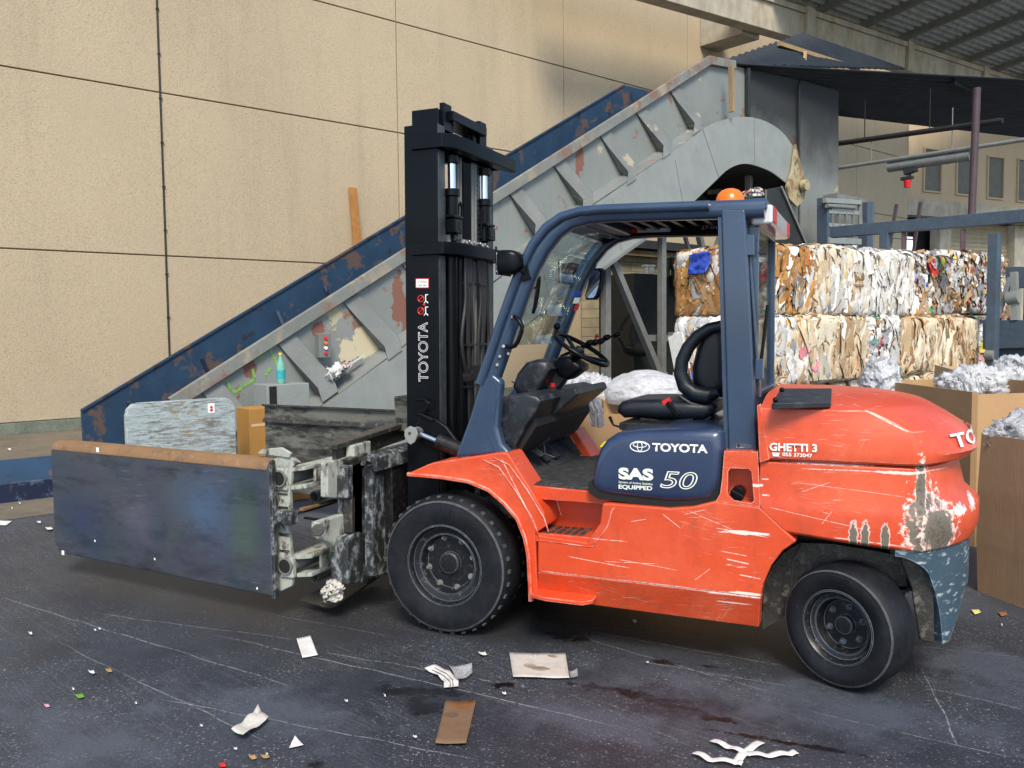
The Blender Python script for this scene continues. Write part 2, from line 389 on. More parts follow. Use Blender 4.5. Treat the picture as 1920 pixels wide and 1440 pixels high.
def grey_conv():
    t = MT('grey_conveyor_paint').base((.22, .245, .235), .55, 0)
    t.layer(t.rng(t.noise(1.1, 5), .40, .7), (.18, .205, .198), .55, amt=.8)
    t.layer(t.rng(t.noise(14, 7, .7, t.map((1, 1, .25))), .52, .75), (.20, .23, .23), .7, amt=.5)
    n = t.noise(1.9, 9, .68)
    t.layer(t.rng(n, .60, .68), (.24, .19, .15), .8, amt=.6)
    rust = t.rng(n, .60, .635)
    t.layer(rust, (.22, .105, .07), .8)
    t.layer(t.rng(t.noise(22, 6, .7, t.map((1,1,.08))), .52, .72), (.16, .165, .15), .75, amt=.55)
    t.layer(t.rng(t.noise(.9, 5, .6, t.map((1,1,1),(0,0,0),(5,5,5))), .45, .65), (.19, .205, .19), .7, amt=.6)
    t.layer(t.rng(t.noise(2.6, 6, .6, t.map((1,1,1),(0,0,0),(7,1,3))), .68, .70), (.22, .10, .07), .8)
    t.layer(t.rng(t.noise(1.5, 7, .6, t.map((1,1,1),(0,0,0),(2,9,3))), .66, .675), (.40, .36, .24), .85)
    e = t.mul(t.edge(.02), t.rng(t.noise(2.5, 5, .7), .48, .56)); t.layer(e, (.25, .11, .075), .8)
    t.bump(t.noise(5, 4), .004, .6)
    return t
t = grey_conv()
c1 = sow(AW(680, 650, 6.6))
for px, py, rx, rz in ((690, 640, .26, .24), (655, 660, .15, .2), (500, 650, .14, .04), (735, 640, .05, .2)):
    p = AW(px, py, 6.6); t.layer(t.spot(p, (rx*.5+.05, rx, rz), 9, .35, .08), (.50, .45, .31), .9)
for px, py, rx, rz in ((750, 560, .12, .4), (765, 600, .12, .35), (560, 735, .12, .16), (470, 690, .12, .14), (452, 790, .08, .3), (600, 620, .1, .12), (1090, 300, .12, .3)):
    p = AW(px, py, 6.6); t.layer(t.spot(p, (rx, rx, rz), 7, .45, .06), (.20, .09, .065), .85)
MAT['conveyor'] = t.done()
t = grey_conv()
sp = AW(1480, 150, 6.55)
t.layer(t.spot(sp, (4.0, 4.6, 2.0), 1.2, .12, .6), (.025, .028, .030), .8)      # soot round the discharge
t.layer(t.spot(AW(1560,160,6.55), (3.0, 3.4, 2.6), 1.2, .12, .7), (.02, .022, .024), .8)
MAT['hoodsheet'] = t.done()
MAT['conv_lower'] = worn_metal('pale_grey_sheet', (.26, .285, .272), (.21, .20, .17), (.26, .12, .09), .68, .75, 2.2, .5, (1,1,.5), .4, 0, .003, .2)
MAT['rib'] = worn_metal('rib_paint', (.18, .195, .188), (.34, .30, .22), (.22,.10,.07), .60, .63, 1.6, .6, (1,1,1), .4)
MAT['bluebelt'] = worn_metal('blue_side_paint', (.016, .048, .098), (.085, .055, .048), (.016, .015, .02), .55, .59, 2.0, .5, (1,1,1), .6, 0, .003, .35)
MAT['channel'] = worn_metal('blue_channel', (.010, .018, .05), (.05, .08, .13), (.09, .07, .06), .55, .6, 3, .45, (1,1,1), .6)
t = MT('peeling_pale_blue_paint').base((.38, .46, .47), .5, 0)
n_ = t.noise(30, 8, .78, t.map((.22, .22, 1.9))); g_ = t.rng(t.noise(3.2, 5, .7, t.map((.6, .6, 2))), .32, .62)
t.layer(t.mul(t.rng(n_, .47, .53), g_), (.13, .105, .09), .8); t.layer(t.mul(t.rng(t.noise(24, 6, .7, t.map((.4,.4,1.2),(0,0,0),(4,2,1))), .52, .58), t.rng(t.noise(2, 4), .48, .62)), (.26, .20, .08), .8)
t.layer(t.rng(t.noise(60, 5, .8), .56, .64), (.10, .085, .08), .8, amt=.7); t.layer(t.edge(.012), (.12, .10, .09), .8, amt=.7); t.bump(n_, .003)
MAT['peel'] = t.done()
MAT['yellowplate'] = worn_metal('worn_yellow_plate', (.40, .34, .20), (.22, .15, .07), (.10,.08,.05), .5, .58, 3, .7)
MAT['timber'] = worn_metal('weathered_timber', (.36, .25, .12), (.22, .15, .08), None, .45, .65, 8, .8, (1,1,.15), 0)
MAT['plank'] = simple('orange_brown_timber', (.38, .17, .04), .75, 0, .3, 9)
MAT['darksheet'] = simple('dark_corrugated', (.022, .028, .036), .55, .2, .4, 2, dust=.2, dcol=(.06,.06,.06))
MAT['greysheet'] = simple('weathered_galvanised', (.50, .53, .50), .55, .3, .35, 3, dust=.3, dcol=(.2,.19,.16))
MAT['steelgrey'] = simple('grey_structural_steel', (.18, .19, .185), .6, 0, .3, 5, dust=.4, dcol=(.28,.25,.2))
MAT['steelblue'] = simple('blue_grey_steel', (.055, .085, .12), .5, 0, .3, 5, dust=.2)
MAT['purple'] = simple('dark_red_oxide', (.075, .045, .055), .5, 0, .3, 5)
MAT['darkmachine'] = simple('oily_machine', (.020, .024, .022), .5, 0, .4, 3, dust=.3, dcol=(.05,.05,.04))
MAT['cardboard'] = None
def card(name, col, rib=140):
    t = MT(name).base(col, .85, 0, .2)
    t.layer(t.rng(t.noise(2.2, 5), .4, .7), [c*.86 for c in col], .85, amt=.8)
    t.layer(t.rng(t.noise(30, 6, .7), .5, .8), [min(1, c*1.12) for c in col], .85, amt=.4)
    t.layer(t.rng(t.noise(4, 6, .7, t.map((1,1,.2))), .6, .75), [c*.7 for c in col], .8, amt=.4)
    t.bump(t.noise(rib, 2, .3, t.map((1, 1, .02))), .001); t.bump(t.noise(3, 3), .01, .6); return t.done()
MAT['cardboard'] = card('cardboard', (.46, .29, .15))
MAT['cardboard_in'] = card('cardboard_inside', (.56, .40, .24))
MAT['cardboard_dark'] = card('cardboard_brown', (.40, .26, .155))
MAT['ochre'] = card('ochre_carton', (.38, .20, .055))

# walls and ground
def wall_mat(name='pebbledash', base=(.50, .412, .285), dark=(.19, .14, .095)):
    t = MT(name).base(base, .9, 0, .2)
    t.layer(t.rng(t.noise(.35, 5), .35, .7), [c*.88 for c in base], amt=.9)
    t.layer(t.rng(t.noise(1.2, 7, .7, t.map((1,1,.12))), .5, .75), [c*.72 for c in base], amt=.7)
    t.layer(t.rng(t.noise(34, 6, .85), .51, .60), dark, amt=.50)
    t.layer(t.rng(t.noise(.8, 3, .5, t.map((1,1,.5),(0,0,0),(9,2,1))), .5, .7), [c*.9 for c in base], amt=.7)
    gm = t.n.new('ShaderNodeSeparateXYZ'); t.L(t.co, gm.inputs[0]); t.layer(t.mul(t.rng(gm.outputs[2], 1.1, 0), t.rng(t.noise(1.1, 6, .7), .35, .6)), [.33, .30, .25], amt=.45)
    t.layer(t.rng(t.noise(48, 4, .8, t.map((1,1,1),(0,0,0),(3,4,5))), .56, .66), [min(1, c*1.35) for c in base], amt=.6)
    v = t.vor(16); sm = t.rng(v.outputs['Distance'], .10, .06)
    t.layer(t.mul(sm, t.rng(t.noise(7, 2), .52, .6)), (.22, .15, .09), amt=.7)
    t.bump(t.noise(30, 6, .8), .012); return t.done()
MAT['wall'] = wall_mat()
MAT['annexwall'] = wall_mat('annex_render', (.56, .44, .29), (.30, .22, .14))
MAT['joint'] = simple('joint_mortar', (.34, .27, .16), .9, 0, .3, 5)
MAT['plinth'] = simple('grey_green_plinth', (.17, .20, .16), .9, 0, .4, 3, .01, 30)
MAT['concrete_beam'] = worn_metal('weathered_concrete', (.46, .42, .33), (.26, .24, .19), (.30, .22, .13), .48, .68, 1.0, .9, (1,1,.35), .3, 0, .01)
MAT['block'] = None
def block_mat():
    t = MT('concrete_blocks').base((.40, .33, .20), .9, 0, .2)
    t.co = t.map((1,1,1), (0, 0, -ROTW))
    b = t.n.new('ShaderNodeTexBrick'); b.inputs['Scale'].default_value = 1; b.inputs['Brick Width'].default_value = .5; b.inputs['Row Height'].default_value = .25
    b.inputs['Mortar Size'].default_value = .012; b.inputs['Color1'].default_value = (.40,.34,.22,1); b.inputs['Color2'].default_value = (.32,.28,.18,1); b.inputs['Mortar'].default_value = (.17,.14,.10,1)
    sp_ = t.n.new('ShaderNodeSeparateXYZ'); cb = t.n.new('ShaderNodeCombineXYZ'); t.L(t.co, sp_.inputs[0]); t.L(sp_.outputs[0], cb.inputs[0]); t.L(sp_.outputs[2], cb.inputs[1])
    t.L(cb.outputs[0], b.inputs[0]); t.c = b.outputs[0]
    t.layer(t.rng(t.noise(1.2, 4, .6, t.map((1,1,.4))), .57, .68), (.34, .14, .06), amt=.8)
    t.layer(t.rng(t.noise(3, 6), .45, .7), (.20, .19, .14), amt=.6); t.bump(t.noise(30, 5), .006); return t.done()
MAT['block'] = block_mat()
def asphalt():
    t = MT('worn_asphalt').base((.042, .050, .066), .62, 0, .5)
    t.layer(t.rng(t.noise(.5, 6, .6), .40, .66), (.022, .026, .034), .45, amt=.9)
    t.layer(t.rng(t.noise(1.7, 7, .7), .52, .74), (.060, .070, .092), .6, amt=.8)
    t.layer(t.rng(t.noise(55, 6, .8), .5, .7), (.085, .097, .120), .65, amt=.6)
    t.layer(t.rng(t.noise(90, 3, .6), .56, .7), (.012, .012, .013), .55, amt=.8)
    for sc, th, nn, col in ((60, .27, 8, (.36, .36, .34)), (95, .26, 13, (.30, .30, .29)), (30, .16, 5, (.45, .43, .38))):
        v = t.vor(sc); gate = t.mul(t.rng(v.outputs['Color'], .62, .66), t.rng(t.noise(2.2, 4), .38, .62))
        t.layer(t.mul(t.rng(v.outputs['Distance'], th+.05, th-.03), gate), col, .7, amt=.5)
    for ang, sc, st, lo, amt in ((20, 1.3, 60, .60, .35), (14, 2.2, 70, .61, .35), (27, .9, 60, .63, .3)):
        co = t.smap((1, st, 1), (0, 0, R(ang)))
        n = t.noise(sc, 3, .6, co)
        t.layer(t.mul(t.mul(t.rng(n, lo-.01, lo+.03), t.rng(t.noise(60, 4, .8), .42, .56)), t.rng(t.noise(.9, 3), .40, .58)), (.24, .23, .21), .75, amt=amt)
    for a_, b_, w_ in (((400,1190),(1180,1366),.006),((600,1222),(1000,1290),.004),((1000,1165),(1480,1250),.007),((1050,1185),(1560,1330),.004),((300,1310),(900,1425),.004),((0,1120),(560,1290),.006),((180,1150),(560,1200),.005),((1500,1330),(1900,1420),.004),((1725,1250),(1800,1400),.005),((1700,1210),(1920,1232),.004),((100,1200),(500,1390),.004),((1010,1150),(1470,1215),.010),((1040,1168),(1400,1205),.006),((1740,1290),(1920,1330),.005),((500,1150),(740,1195),.004),((1200,1240),(1500,1290),.004)):
        t.layer(t.line(AZ(*a_), AZ(*b_), w_), (.30, .31, .31), .75, amt=.75)
    # oil and water marks
    for px, py, rx, ry in ((755, 1298, .20, .07), (795, 1325, .09, .10), (840, 1300, .10, .04), (1215, 1308, .24, .045), (1150, 1292, .15, .03), (1270, 1325, .16, .035), (1330, 1345, .16, .03), (1100, 1285, .14, .022), (1240, 1240, .10, .03), (1370, 1375, .12, .02), (1520, 1400, .25, .02), (1060, 1195, .15, .05), (590, 1432, .05, .03), (940, 1285, .07, .04), (1330, 1250, .06,.015)):
        t.layer(t.spot(AZ(px, py), (rx, ry, 1), 11, 1.1, .5), (.004, .004, .005), .22, amt=1.0)
    # shade under the clamp and the truck painted into the ground colour
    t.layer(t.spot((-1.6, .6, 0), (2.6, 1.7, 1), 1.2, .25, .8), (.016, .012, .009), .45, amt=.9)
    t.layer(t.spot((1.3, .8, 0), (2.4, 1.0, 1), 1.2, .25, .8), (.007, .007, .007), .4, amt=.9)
    for px, py, rx, ry in ((770,1310,.5,.22),(1250,1300,.8,.25),(250,1250,.9,.3),(1000,1400,.7,.3),(1650,1390,.6,.25)): t.layer(t.spot(AZ(px, py), (rx, ry, 1), 2.5, .9, .7), (.018, .022, .030), .38, amt=.6)
    for px, py, rx, ry in ((500,1330,.6,.25),(1500,1320,.9,.3),(150,1380,.5,.3),(1100,1350,.6,.2),(1850,1260,.6,.4)): t.layer(t.spot(AZ(px, py), (rx, ry, 1), 3.5, .9, .7), (.085, .10, .13), .55, amt=.5)
    h = t.noise(70, 5, .7); t.bump(h, .006, .8); t.bump(t.noise(1.5, 4), .02, .5)
    return t.done()
MAT['asphalt'] = asphalt()
MAT['apron'] = simple('dusty_concrete', (.15, .125, .09), .85, 0, .35, 1.2, .006, 50, dust=.6, dcol=(.19,.165,.13))
def film_mat():
    m = bpy.data.materials.new('plastic_film'); m.use_nodes = True; n = m.node_tree; b = n.nodes['Principled BSDF']
    b.inputs['Base Color'].default_value = (.90, .92, .95, 1); b.inputs['Roughness'].default_value = .16
    b.inputs['Coat Weight'].default_value = .5; b.inputs['Coat Roughness'].default_value = .1
    tr = n.nodes.new('ShaderNodeBsdfTransparent'); mx = n.nodes.new('ShaderNodeMixShader'); o = n.nodes['Material Output']
    tl = n.nodes.new('ShaderNodeBsdfTranslucent'); tl.inputs[0].default_value = (.85,.87,.9,1); m2 = n.nodes.new('ShaderNodeMixShader'); m2.inputs[0].default_value = .4
    nz = n.nodes.new('ShaderNodeTexNoise'); nz.inputs['Scale'].default_value = 14; nz.inputs['Detail'].default_value = 5
    mr = n.nodes.new('ShaderNodeMapRange'); mr.inputs[1].default_value = .35; mr.inputs[2].default_value = .65; mr.inputs[3].default_value = .0; mr.inputs[4].default_value = .30
    n.links.new(nz.outputs['Fac'], mr.inputs[0]); n.links.new(mr.outputs[0], mx.inputs[0])
    n.links.new(b.outputs[0], m2.inputs[1]); n.links.new(tl.outputs[0], m2.inputs[2])
    n.links.new(m2.outputs[0], mx.inputs[1]); n.links.new(tr.outputs[0], mx.inputs[2]); n.links.new(mx.outputs[0], o.inputs[0])
    bp = n.nodes.new('ShaderNodeBump'); bp.inputs['Distance'].default_value = .01; n2 = n.nodes.new('ShaderNodeTexNoise'); n2.inputs['Scale'].default_value = 35; n2.inputs['Detail'].default_value = 6; n2.inputs['Distortion'].default_value = 1.5
    n.links.new(n2.outputs['Fac'], bp.inputs['Height']); n.links.new(bp.outputs[0], b.inputs['Normal'])
    return m
MAT['film'] = film_mat()
def glass_mat(name='window_glass', tint=(.9, .95, .93), mixf=.10):
    m = bpy.data.materials.new(name); m.use_nodes = True; n = m.node_tree
    for q in list(n.nodes):
        if q.type != 'OUTPUT_MATERIAL': n.nodes.remove(q)
    o = n.nodes['Material Output']; tr = n.nodes.new('ShaderNodeBsdfTransparent'); tr.inputs[0].default_value = (*tint, 1)
    g = n.nodes.new('ShaderNodeBsdfGlossy'); g.inputs[1].default_value = .03; fr = n.nodes.new('ShaderNodeFresnel'); fr.inputs[0].default_value = 1.5
    ad = n.nodes.new('ShaderNodeMath'); ad.operation = 'MULTIPLY'; ad.inputs[1].default_value = .55; n.links.new(fr.outputs[0], ad.inputs[0])
    mx = n.nodes.new('ShaderNodeMixShader'); n.links.new(ad.outputs[0], mx.inputs[0]); n.links.new(tr.outputs[0], mx.inputs[1]); n.links.new(g.outputs[0], mx.inputs[2]); n.links.new(mx.outputs[0], o.inputs[0])
    return m
MAT['glass'] = glass_mat()
MAT['mirror'] = simple('mirror_glass', (.85, .86, .88), .04, 1, 0)
MAT['paper'] = simple('scrap_paper', (.68, .67, .64), .8, 0, .2, 12, .002, 30)
MAT['clear'] = simple('clear_lens', (.62, .66, .70), .15, 0, .15, 10)
def tint_mat(name, rough=.7):
    t = MT(name); a = t.n.new('ShaderNodeAttribute'); a.attribute_name = 'tint'
    t.c = a.outputs['Color']; t.r = t._val(rough); t.me = t._val(0)
    mm = t.n.new('ShaderNodeMix'); mm.data_type = 'RGBA'; mm.blend_type = 'MULTIPLY'; mm.inputs[0].default_value = .5
    t.L(t.c, mm.inputs[6]); cr = t.rng(t.noise(14, 6, .7), .3, .7, .85, 1.15)
    cb = t.n.new('ShaderNodeCombineColor'); [t.L(cr, cb.inputs[i]) for i in range(3)]; t.L(cb.outputs[0], mm.inputs[7]); t.c = mm.outputs[2]
    t.bump(t.noise(25, 6, .7), .012); t.b.inputs['Specular IOR Level'].default_value = .4
    return t.done()
MAT['bale'] = tint_mat('waste_paper')
# ================================================================== SETTING
mb = MB(); mb.face([(-150,-150,0),(150,-150,0),(150,150,0),(-150,150,0)])
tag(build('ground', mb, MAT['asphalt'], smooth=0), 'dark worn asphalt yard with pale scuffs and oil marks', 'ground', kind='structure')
o1 = sow(AZ(0, 977))[1]
mb = MB(); mb.face([W(-14, .0, .004), W(0.9, .0, .004), W(.9, o1, .004), W(-14, o1, .004)])
tag(build('pavement', mb, MAT['apron'], smooth=0), 'dusty beige concrete strip along the foot of the wall', 'pavement', kind='structure')

# the long precast wall: panels with open joints over a dark backing
S_END = sow(AW(1704, 300, 0))[0]
wall = thing('building_wall', 'tall beige pebbledash wall of large precast panels with dark joints', 'wall', W(10, 0, 0))
mb = MB(); mb.prism([W(-9, -.05, 0), W(S_END, -.05, 0), W(S_END, -.40, 0), W(-9, -.40, 0)], (0, 0, 14.5))
build('backing', mb, MAT['joint'], wall, smooth=0)
mb = MB(); zs = [.20, 3.18, 6.23, 8.70, 11.6, 14.4]; js = [-8.36, -3.04, 2.28, 7.60, 12.92, 18.24, 23.56, 28.88, S_END]
js = [-9] + js[0:]
for i in range(len(js)-1):
    for k in range(len(zs)-1):
        if js[i+1]-js[i] < .3: continue
        a, b = js[i]+.012, js[i+1]-.012
        mb.prism([W(a, 0, zs[k]+.012), W(b, 0, zs[k]+.012), W(b, 0, zs[k+1]-.012), W(a, 0, zs[k+1]-.012)], -WN*.048)
build('panel', mb, MAT['wall'], wall, smooth=0, bevel=.01)
mb = MB(); mb.prism([W(-9, .03, 0), W(S_END, .03, 0), W(S_END, -.04, 0), W(-9, -.04, 0)], (0, 0, .20))
build('plinth', mb, MAT['plinth'], wall, smooth=0, bevel=.01)
mb = MB(); mb.tube([W(2.28, .015, 1.15), W(2.28, .015, 12)], .014, 8)
for z in np.arange(1.2, 12, .82): mb.box((-.028,-.018,-.012),(.028,.018,.012), Matrix.Translation(Vector(W(2.28, .015, z))) @ WM)
build('conduit', mb, MAT['darkmachine'], wall)

# plank leaning on the wall
pk = thing('wooden_plank', 'narrow orange-brown timber plank leaning upright against the beige wall', 'plank', AW(668, 470, .1))
mb = MB(); a = AW(672, 478, .25); b = AW(661, 352, .06); mb.bar(a, b, .19, .04, WN); build('board', mb, MAT['plank'], pk, bevel=.004)

# canopy: concrete beam parallel to the wall, corbel, corrugated roof on rafters
can = thing('canopy_roof', 'large canopy of grey corrugated sheet and rafters on a concrete gutter beam', 'canopy', W(24, 1.6, 0))
OB = 2.0
bt1, bt2 = sow(AW(1463, 0, OB)), sow(AW(1672, 70, OB)); bb1, bb2 = sow(AW(1395, 43, OB)), sow(AW(1672, 123, OB))
def ztp(s_): return bt1[2] + (bt2[2]-bt1[2])*(s_-bt1[0])/(bt2[0]-bt1[0])
def zbt(s_): return bb1[2] + (bb2[2]-bb1[2])*(s_-bb1[0])/(bb2[0]-bb1[0])
mb = MB(); mb.prism([W(11, OB, zbt(11)), W(60, OB, zbt(60)), W(60, OB, ztp(60)), W(11, OB, ztp(11))], -WN*.45)
mb.prism([W(11, OB+.08, ztp(11)-.18), W(60, OB+.08, ztp(60)-.18), W(60, OB+.08, ztp(60)), W(11, OB+.08, ztp(11))], -WN*.078)
build('beam', mb, MAT['concrete_beam'], can, bevel=.02)
mb = MB(); a = AW(1392, 40, OB-.46); b = AW(1428, 52, OB-.46)
mb.prism([W(sow(a)[0], OB-.46, sow(a)[2]+.6), W(sow(a)[0]+.9, OB-.46, sow(a)[2]+.6), W(sow(a)[0]+.9, OB-.46, sow(a)[2]-.35), W(sow(a)[0], OB-.46, sow(a)[2]-.35)], -WN*(OB-.47))
build('corbel', mb, MAT['concrete_beam'], can, bevel=.015)
for s_ in np.arange(21.5, 60, 7.0):
    mb = MB(); mb.prism([W(s_, OB+.003, zbt(s_)-.05), W(s_+.5, OB+.003, zbt(s_)-.05), W(s_+.5, OB+.003, ztp(s_)+.05), W(s_, OB+.003, ztp(s_)+.05)], WN*.12)
    build('column_head', mb, MAT['concrete_beam'], can, bevel=.015)
rise = .16
def corr(mb, a, b, c, d, nw, amp, nl=2, shape='sin'):
    # corners a-b (across waves) and d-c; waves run from a/b to d/c
    a, b, c, d = [np.array(q, float) for q in (a, b, c, d)]
    nrm = np.cross(b-a, d-a); nrm /= np.linalg.norm(nrm)
    N = nw*8; V = []
    for i in range(N+1):
        u = i/N; ph = math.sin(2*math.pi*nw*u)
        if shape == 'trap': ph = max(-1, min(1, ph*2.2))
        V.append([mb.v((a*(1-u)+b*u)*(1-v)+(d*(1-u)+c*u)*v + nrm*amp*ph) for v in [k/nl for k in range(nl+1)]])
    for i in range(N):
        for k in range(nl): mb.bm.faces.new([V[i][k], V[i+1][k], V[i+1][k+1], V[i][k+1]])
S0R = bt1[0] - .6; OFR = 7.5
mb = MB()
corr(mb, W(S0R, OB-.4, ztp(S0R)+.25), W(S0R, OFR, ztp(S0R)+.25+(OFR-OB+.4)*rise), W(S0R+40, OFR, ztp(S0R+40)+.25+(OFR-OB+.4)*rise), W(S0R+40, OB-.4, ztp(S0R+40)+.25), 22, .05, 2, 'trap')
build('roof_sheet', mb, MAT['greysheet'], can, smooth=30, solid=.004)
mb = MB()
for k in range(12):
    s_ = S0R + .1 + 2.9*k
    mb = MB(); mb.bar(W(s_, OB-.2, ztp(s_)+.10), W(s_, OFR, ztp(s_)+.10+(OFR-OB+.2)*rise), .16, .2); build('rafter', mb, MAT['steelgrey'], can)

# low dark corrugated shelter over the discharge
sh = thing('shelter_roof', 'soot dark corrugated shelter roof over the conveyor discharge with a thin post', 'shelter', W(15, 7, 0))
def P3(px, py, off): return AW(px, py, off)
mb = MB()
corr(mb, P3(1372, 118, 6.6), P3(1575, 218, 5.2), P3(1952, 262, 5.6), P3(1955, 150, 8.4), 18, .03, 10)
build('roof_sheet', mb, MAT['darksheet'], sh, smooth=50, solid=.004)
mb = MB()
corr(mb, P3(1262, 146, 6.0), P3(1505, 62, 4.6), P3(1700, 130, 4.4), P3(1440, 122, 6.2), 20, .03, 3)
build('upper_sheet', mb, MAT['darksheet'], sh, smooth=50, solid=.004)
mb = MB()
mb.bar(P3(1460, 82, 5.1), P3(1610, 130, 5.0), .09, .1); mb.bar(P3(1510, 98, 5.15), P3(1508, 128, 5.3), .08, .08)
build('batten', mb, MAT['timber'], sh, bevel=.005)
mb = MB(); mb.bar(P3(1371, 122, 6.86), P3(1372, 210, 6.86), .10, .06, WD); build('upright_batten', mb, MAT['timber'], sh, bevel=.004)
mb = MB(); mb.bar(P3(1380, 128, 6.4), P3(1700, 226, 5.2), .14, .18); mb.bar(P3(1785, 152, 7.6), P3(1950, 232, 6.0), .12, .16)
build('purlin', mb, MAT['interior'], sh)

# perpendicular rails and pipes (run straight out of the wall)
SB = sow(pl(1866, 560, WN, P0+WN*10.9))[0]
def SP(px, py, ds=0): return AS(px, py, SB+ds)
fr = thing('gantry', 'blue-grey steel gantry of one long beam on two posts beside the bales', 'gantry', SP(1866, 600))
mb = MB(); A = SP(1560, 436); B = SP(1990, 399); mb.bar(A, B, .16, .22); build('beam', mb, MAT['steelblue'], fr, bevel=.01)
for px in (1661, 1866):
    p = SP(px, 425); q = p.copy(); q[2] = 0
    mb = MB(); mb.bar(q, p - np.array([0,0,.12]), .20, .16, WN)
    mb.box((-.14,-.14,0),(.14,.14,.02), Matrix.Translation(Vector(q)) @ WM)
    build('post', mb, MAT['steelblue'], fr, bevel=.008)
mb = MB()
for px in (1695, 1806): p = SP(px, 430); mb.bar(p-np.array([0,0,.36]), p, .08, .09); build('hanging_bracket', mb, MAT['purple'], fr); mb = MB()
ps = thing('roof_post', 'slim dark red-oxide post holding up the shelter roof', 'post', SP(1823, 404))
mb = MB(); mb.tube([SP(1822, 404), SP(1832, 165)], .065, 10); build('pole', mb, MAT['purple'], ps)
for nm, lab, a, b, r_, ds in (('overhead_pipe', 'thick dark pipe crossing high in front of the beige wall', (1565, 270), (1880, 226), .06, 3),
                           ('overhead_pipe', 'thinner grey pipe sloping above the long lamp casing', (1565, 316), (1960, 256), .045, 3)):
    t_ = thing(nm, lab, 'pipe', SP(*a, ds), 0, 'overhead pipes on the right')
    mb = MB(); mb.tube([SP(*a, ds), SP(*b, ds)], r_, 8)
    for k in (.2, .6): 
        p = np.array(SP(*a, ds))*(1-k)+np.array(SP(*b, ds))*k; mb.tube([p, p+np.array([0,0,.9])], .012, 5)
    build('pipe', mb, MAT['interior'] if r_ > .05 else MAT['steelgrey'], t_)
t_ = thing('lamp_casing', 'long grey tube lamp casing hanging over the bales', 'lamp', SP(1740, 302, 3.1))
mb = MB(); mb.tube([SP(1664, 314, 3.1), SP(1666, 313.5, 3.1), SP(1820, 291, 3.1)], [.06,.115,.115], 12); build('casing', mb, MAT['steelgrey'], t_)
t_ = thing('camera_bracket', 'dark floodlight and red beacon fixed under the long lamp casing', 'floodlight', SP(1700, 330, 3.1))
mb = MB(); c_ = SP(1707, 321, 3.1); mb.bar(c_-WN*.13, c_+WN*.13+np.array([0,0,.06]), .16, .16); mb.bar(SP(1690, 336, 3.1), SP(1712, 332, 3.1), .12, .07); mb.tube([c_, SP(1705, 334, 3.1)], .03, 6)
build('housing', mb, MAT['darkmachine'], t_, bevel=.01)
mb = MB(); mb.cyl(SP(1702, 338, 3.1), SP(1701, 352, 3.1), .085, 14, .065); build('beacon', mb, MAT['red'], t_, bevel=.01)
# ladder
ld = thing('ladder', 'thin steel ladder leaning up behind the white bales', 'ladder', SP(1670, 500, 1))
mb = MB(); la, lb, lc, ld_ = SP(1664, 490, 1), SP(1681, 383, 1), SP(1709, 500, 1), SP(1726, 379, 1)
mb.bar(la, lb, .06, .05); mb.bar(lc, ld_, .06, .05); build('rail', mb, MAT['purple'], ld)
mb = MB()
for k in (.14, .42, .70): mb.tube([la*(1-k)+lb*k, lc*(1-k)+ld_*k], .02, 6)
build('rung', mb, MAT['steelgrey'], ld)

# neighbouring building round the corner
AA = R(40.0); AD = np.array([math.sin(AA), math.cos(AA), 0]); AN = np.array([math.cos(AA), -math.sin(AA), 0])
PC = AW(1704, 300, -.5); PC[2] = 0; AP = PC - AN*0.3
def AA_(px, py, off=0): return pl(px, py, AN, AP+AN*off)
anx = thing('annex_building', 'beige building beyond the corner with a row of tall blind windows', 'building', AP+AD*8)
def al(px, py): p = AA_(px, py); return ((p-AP)@AD, p[2])
def AQ(u, off, z): return AP + AD*u + AN*off + np.array([0,0,z])
zg = al(1800, 398)[1]; u1 = 40
mb = MB(); mb.prism([AQ(-2, 0, zg), AQ(u1, 0, zg), AQ(u1, 0, 20), AQ(-2, 0, 20)], -AN*.3)
build('wall', mb, MAT['annexwall'], anx, smooth=0)
MAT['blind'] = simple('dusty_window', (.13, .115, .09), .5, 0, .2, 3)
for x0, x1, y0, y1 in ((1731, 1763, 283, 357), (1792, 1826, 296, 363), (1850, 1880, 298, 370), (1906, 1936, 303, 376)):
    a = al(x0, y1); b = al(x1, y0)
    mb = MB(); mb.prism([AQ(a[0], .02, a[1]), AQ(b[0], .02, a[1]), AQ(b[0], .02, b[1]), AQ(a[0], .02, b[1])], -AN*.01)
    wn_ = build('window', mb, MAT['blind'], anx, smooth=0)
    mb = MB(); d_ = .07
    for (ua, za, ub, zb_) in ((a[0]-d_, a[1]-d_, b[0]+d_, a[1]), (a[0]-d_, b[1], b[0]+d_, b[1]+d_), (a[0]-d_, a[1], a[0], b[1]), (b[0], a[1], b[0]+d_, b[1])):
        mb.prism([AQ(ua, .09, za), AQ(ub, .09, za), AQ(ub, .09, zb_), AQ(ua, .09, zb_)], -AN*.088)
    build('frame', mb, MAT['annexwall'], wn_)
z0, z1 = al(1800, 414)[1], al(1800, 385)[1]
mb = MB(); mb.prism([AQ(-2, .6, z0), AQ(u1, .6, z0), AQ(u1, .6, z1), AQ(-2, .6, z1)], -AN*.59); build('ledge', mb, MAT['concrete_beam'], anx)
ua, ub = al(1781, 440)[0], al(1905, 440)[0]
mb = MB(); mb.prism([AQ(-2, -.9, 0), AQ(u1, -.9, 0), AQ(u1, -.9, zg), AQ(-2, -.9, zg)], -AN*.2); build('inner_wall', mb, MAT['interior'], anx, smooth=0)
mb = MB(); nsl = 34
zz = z0
pr_ = []
for k in range(nsl*2+1): pr_.append((.04*(k % 2), zz*k/(nsl*2)))
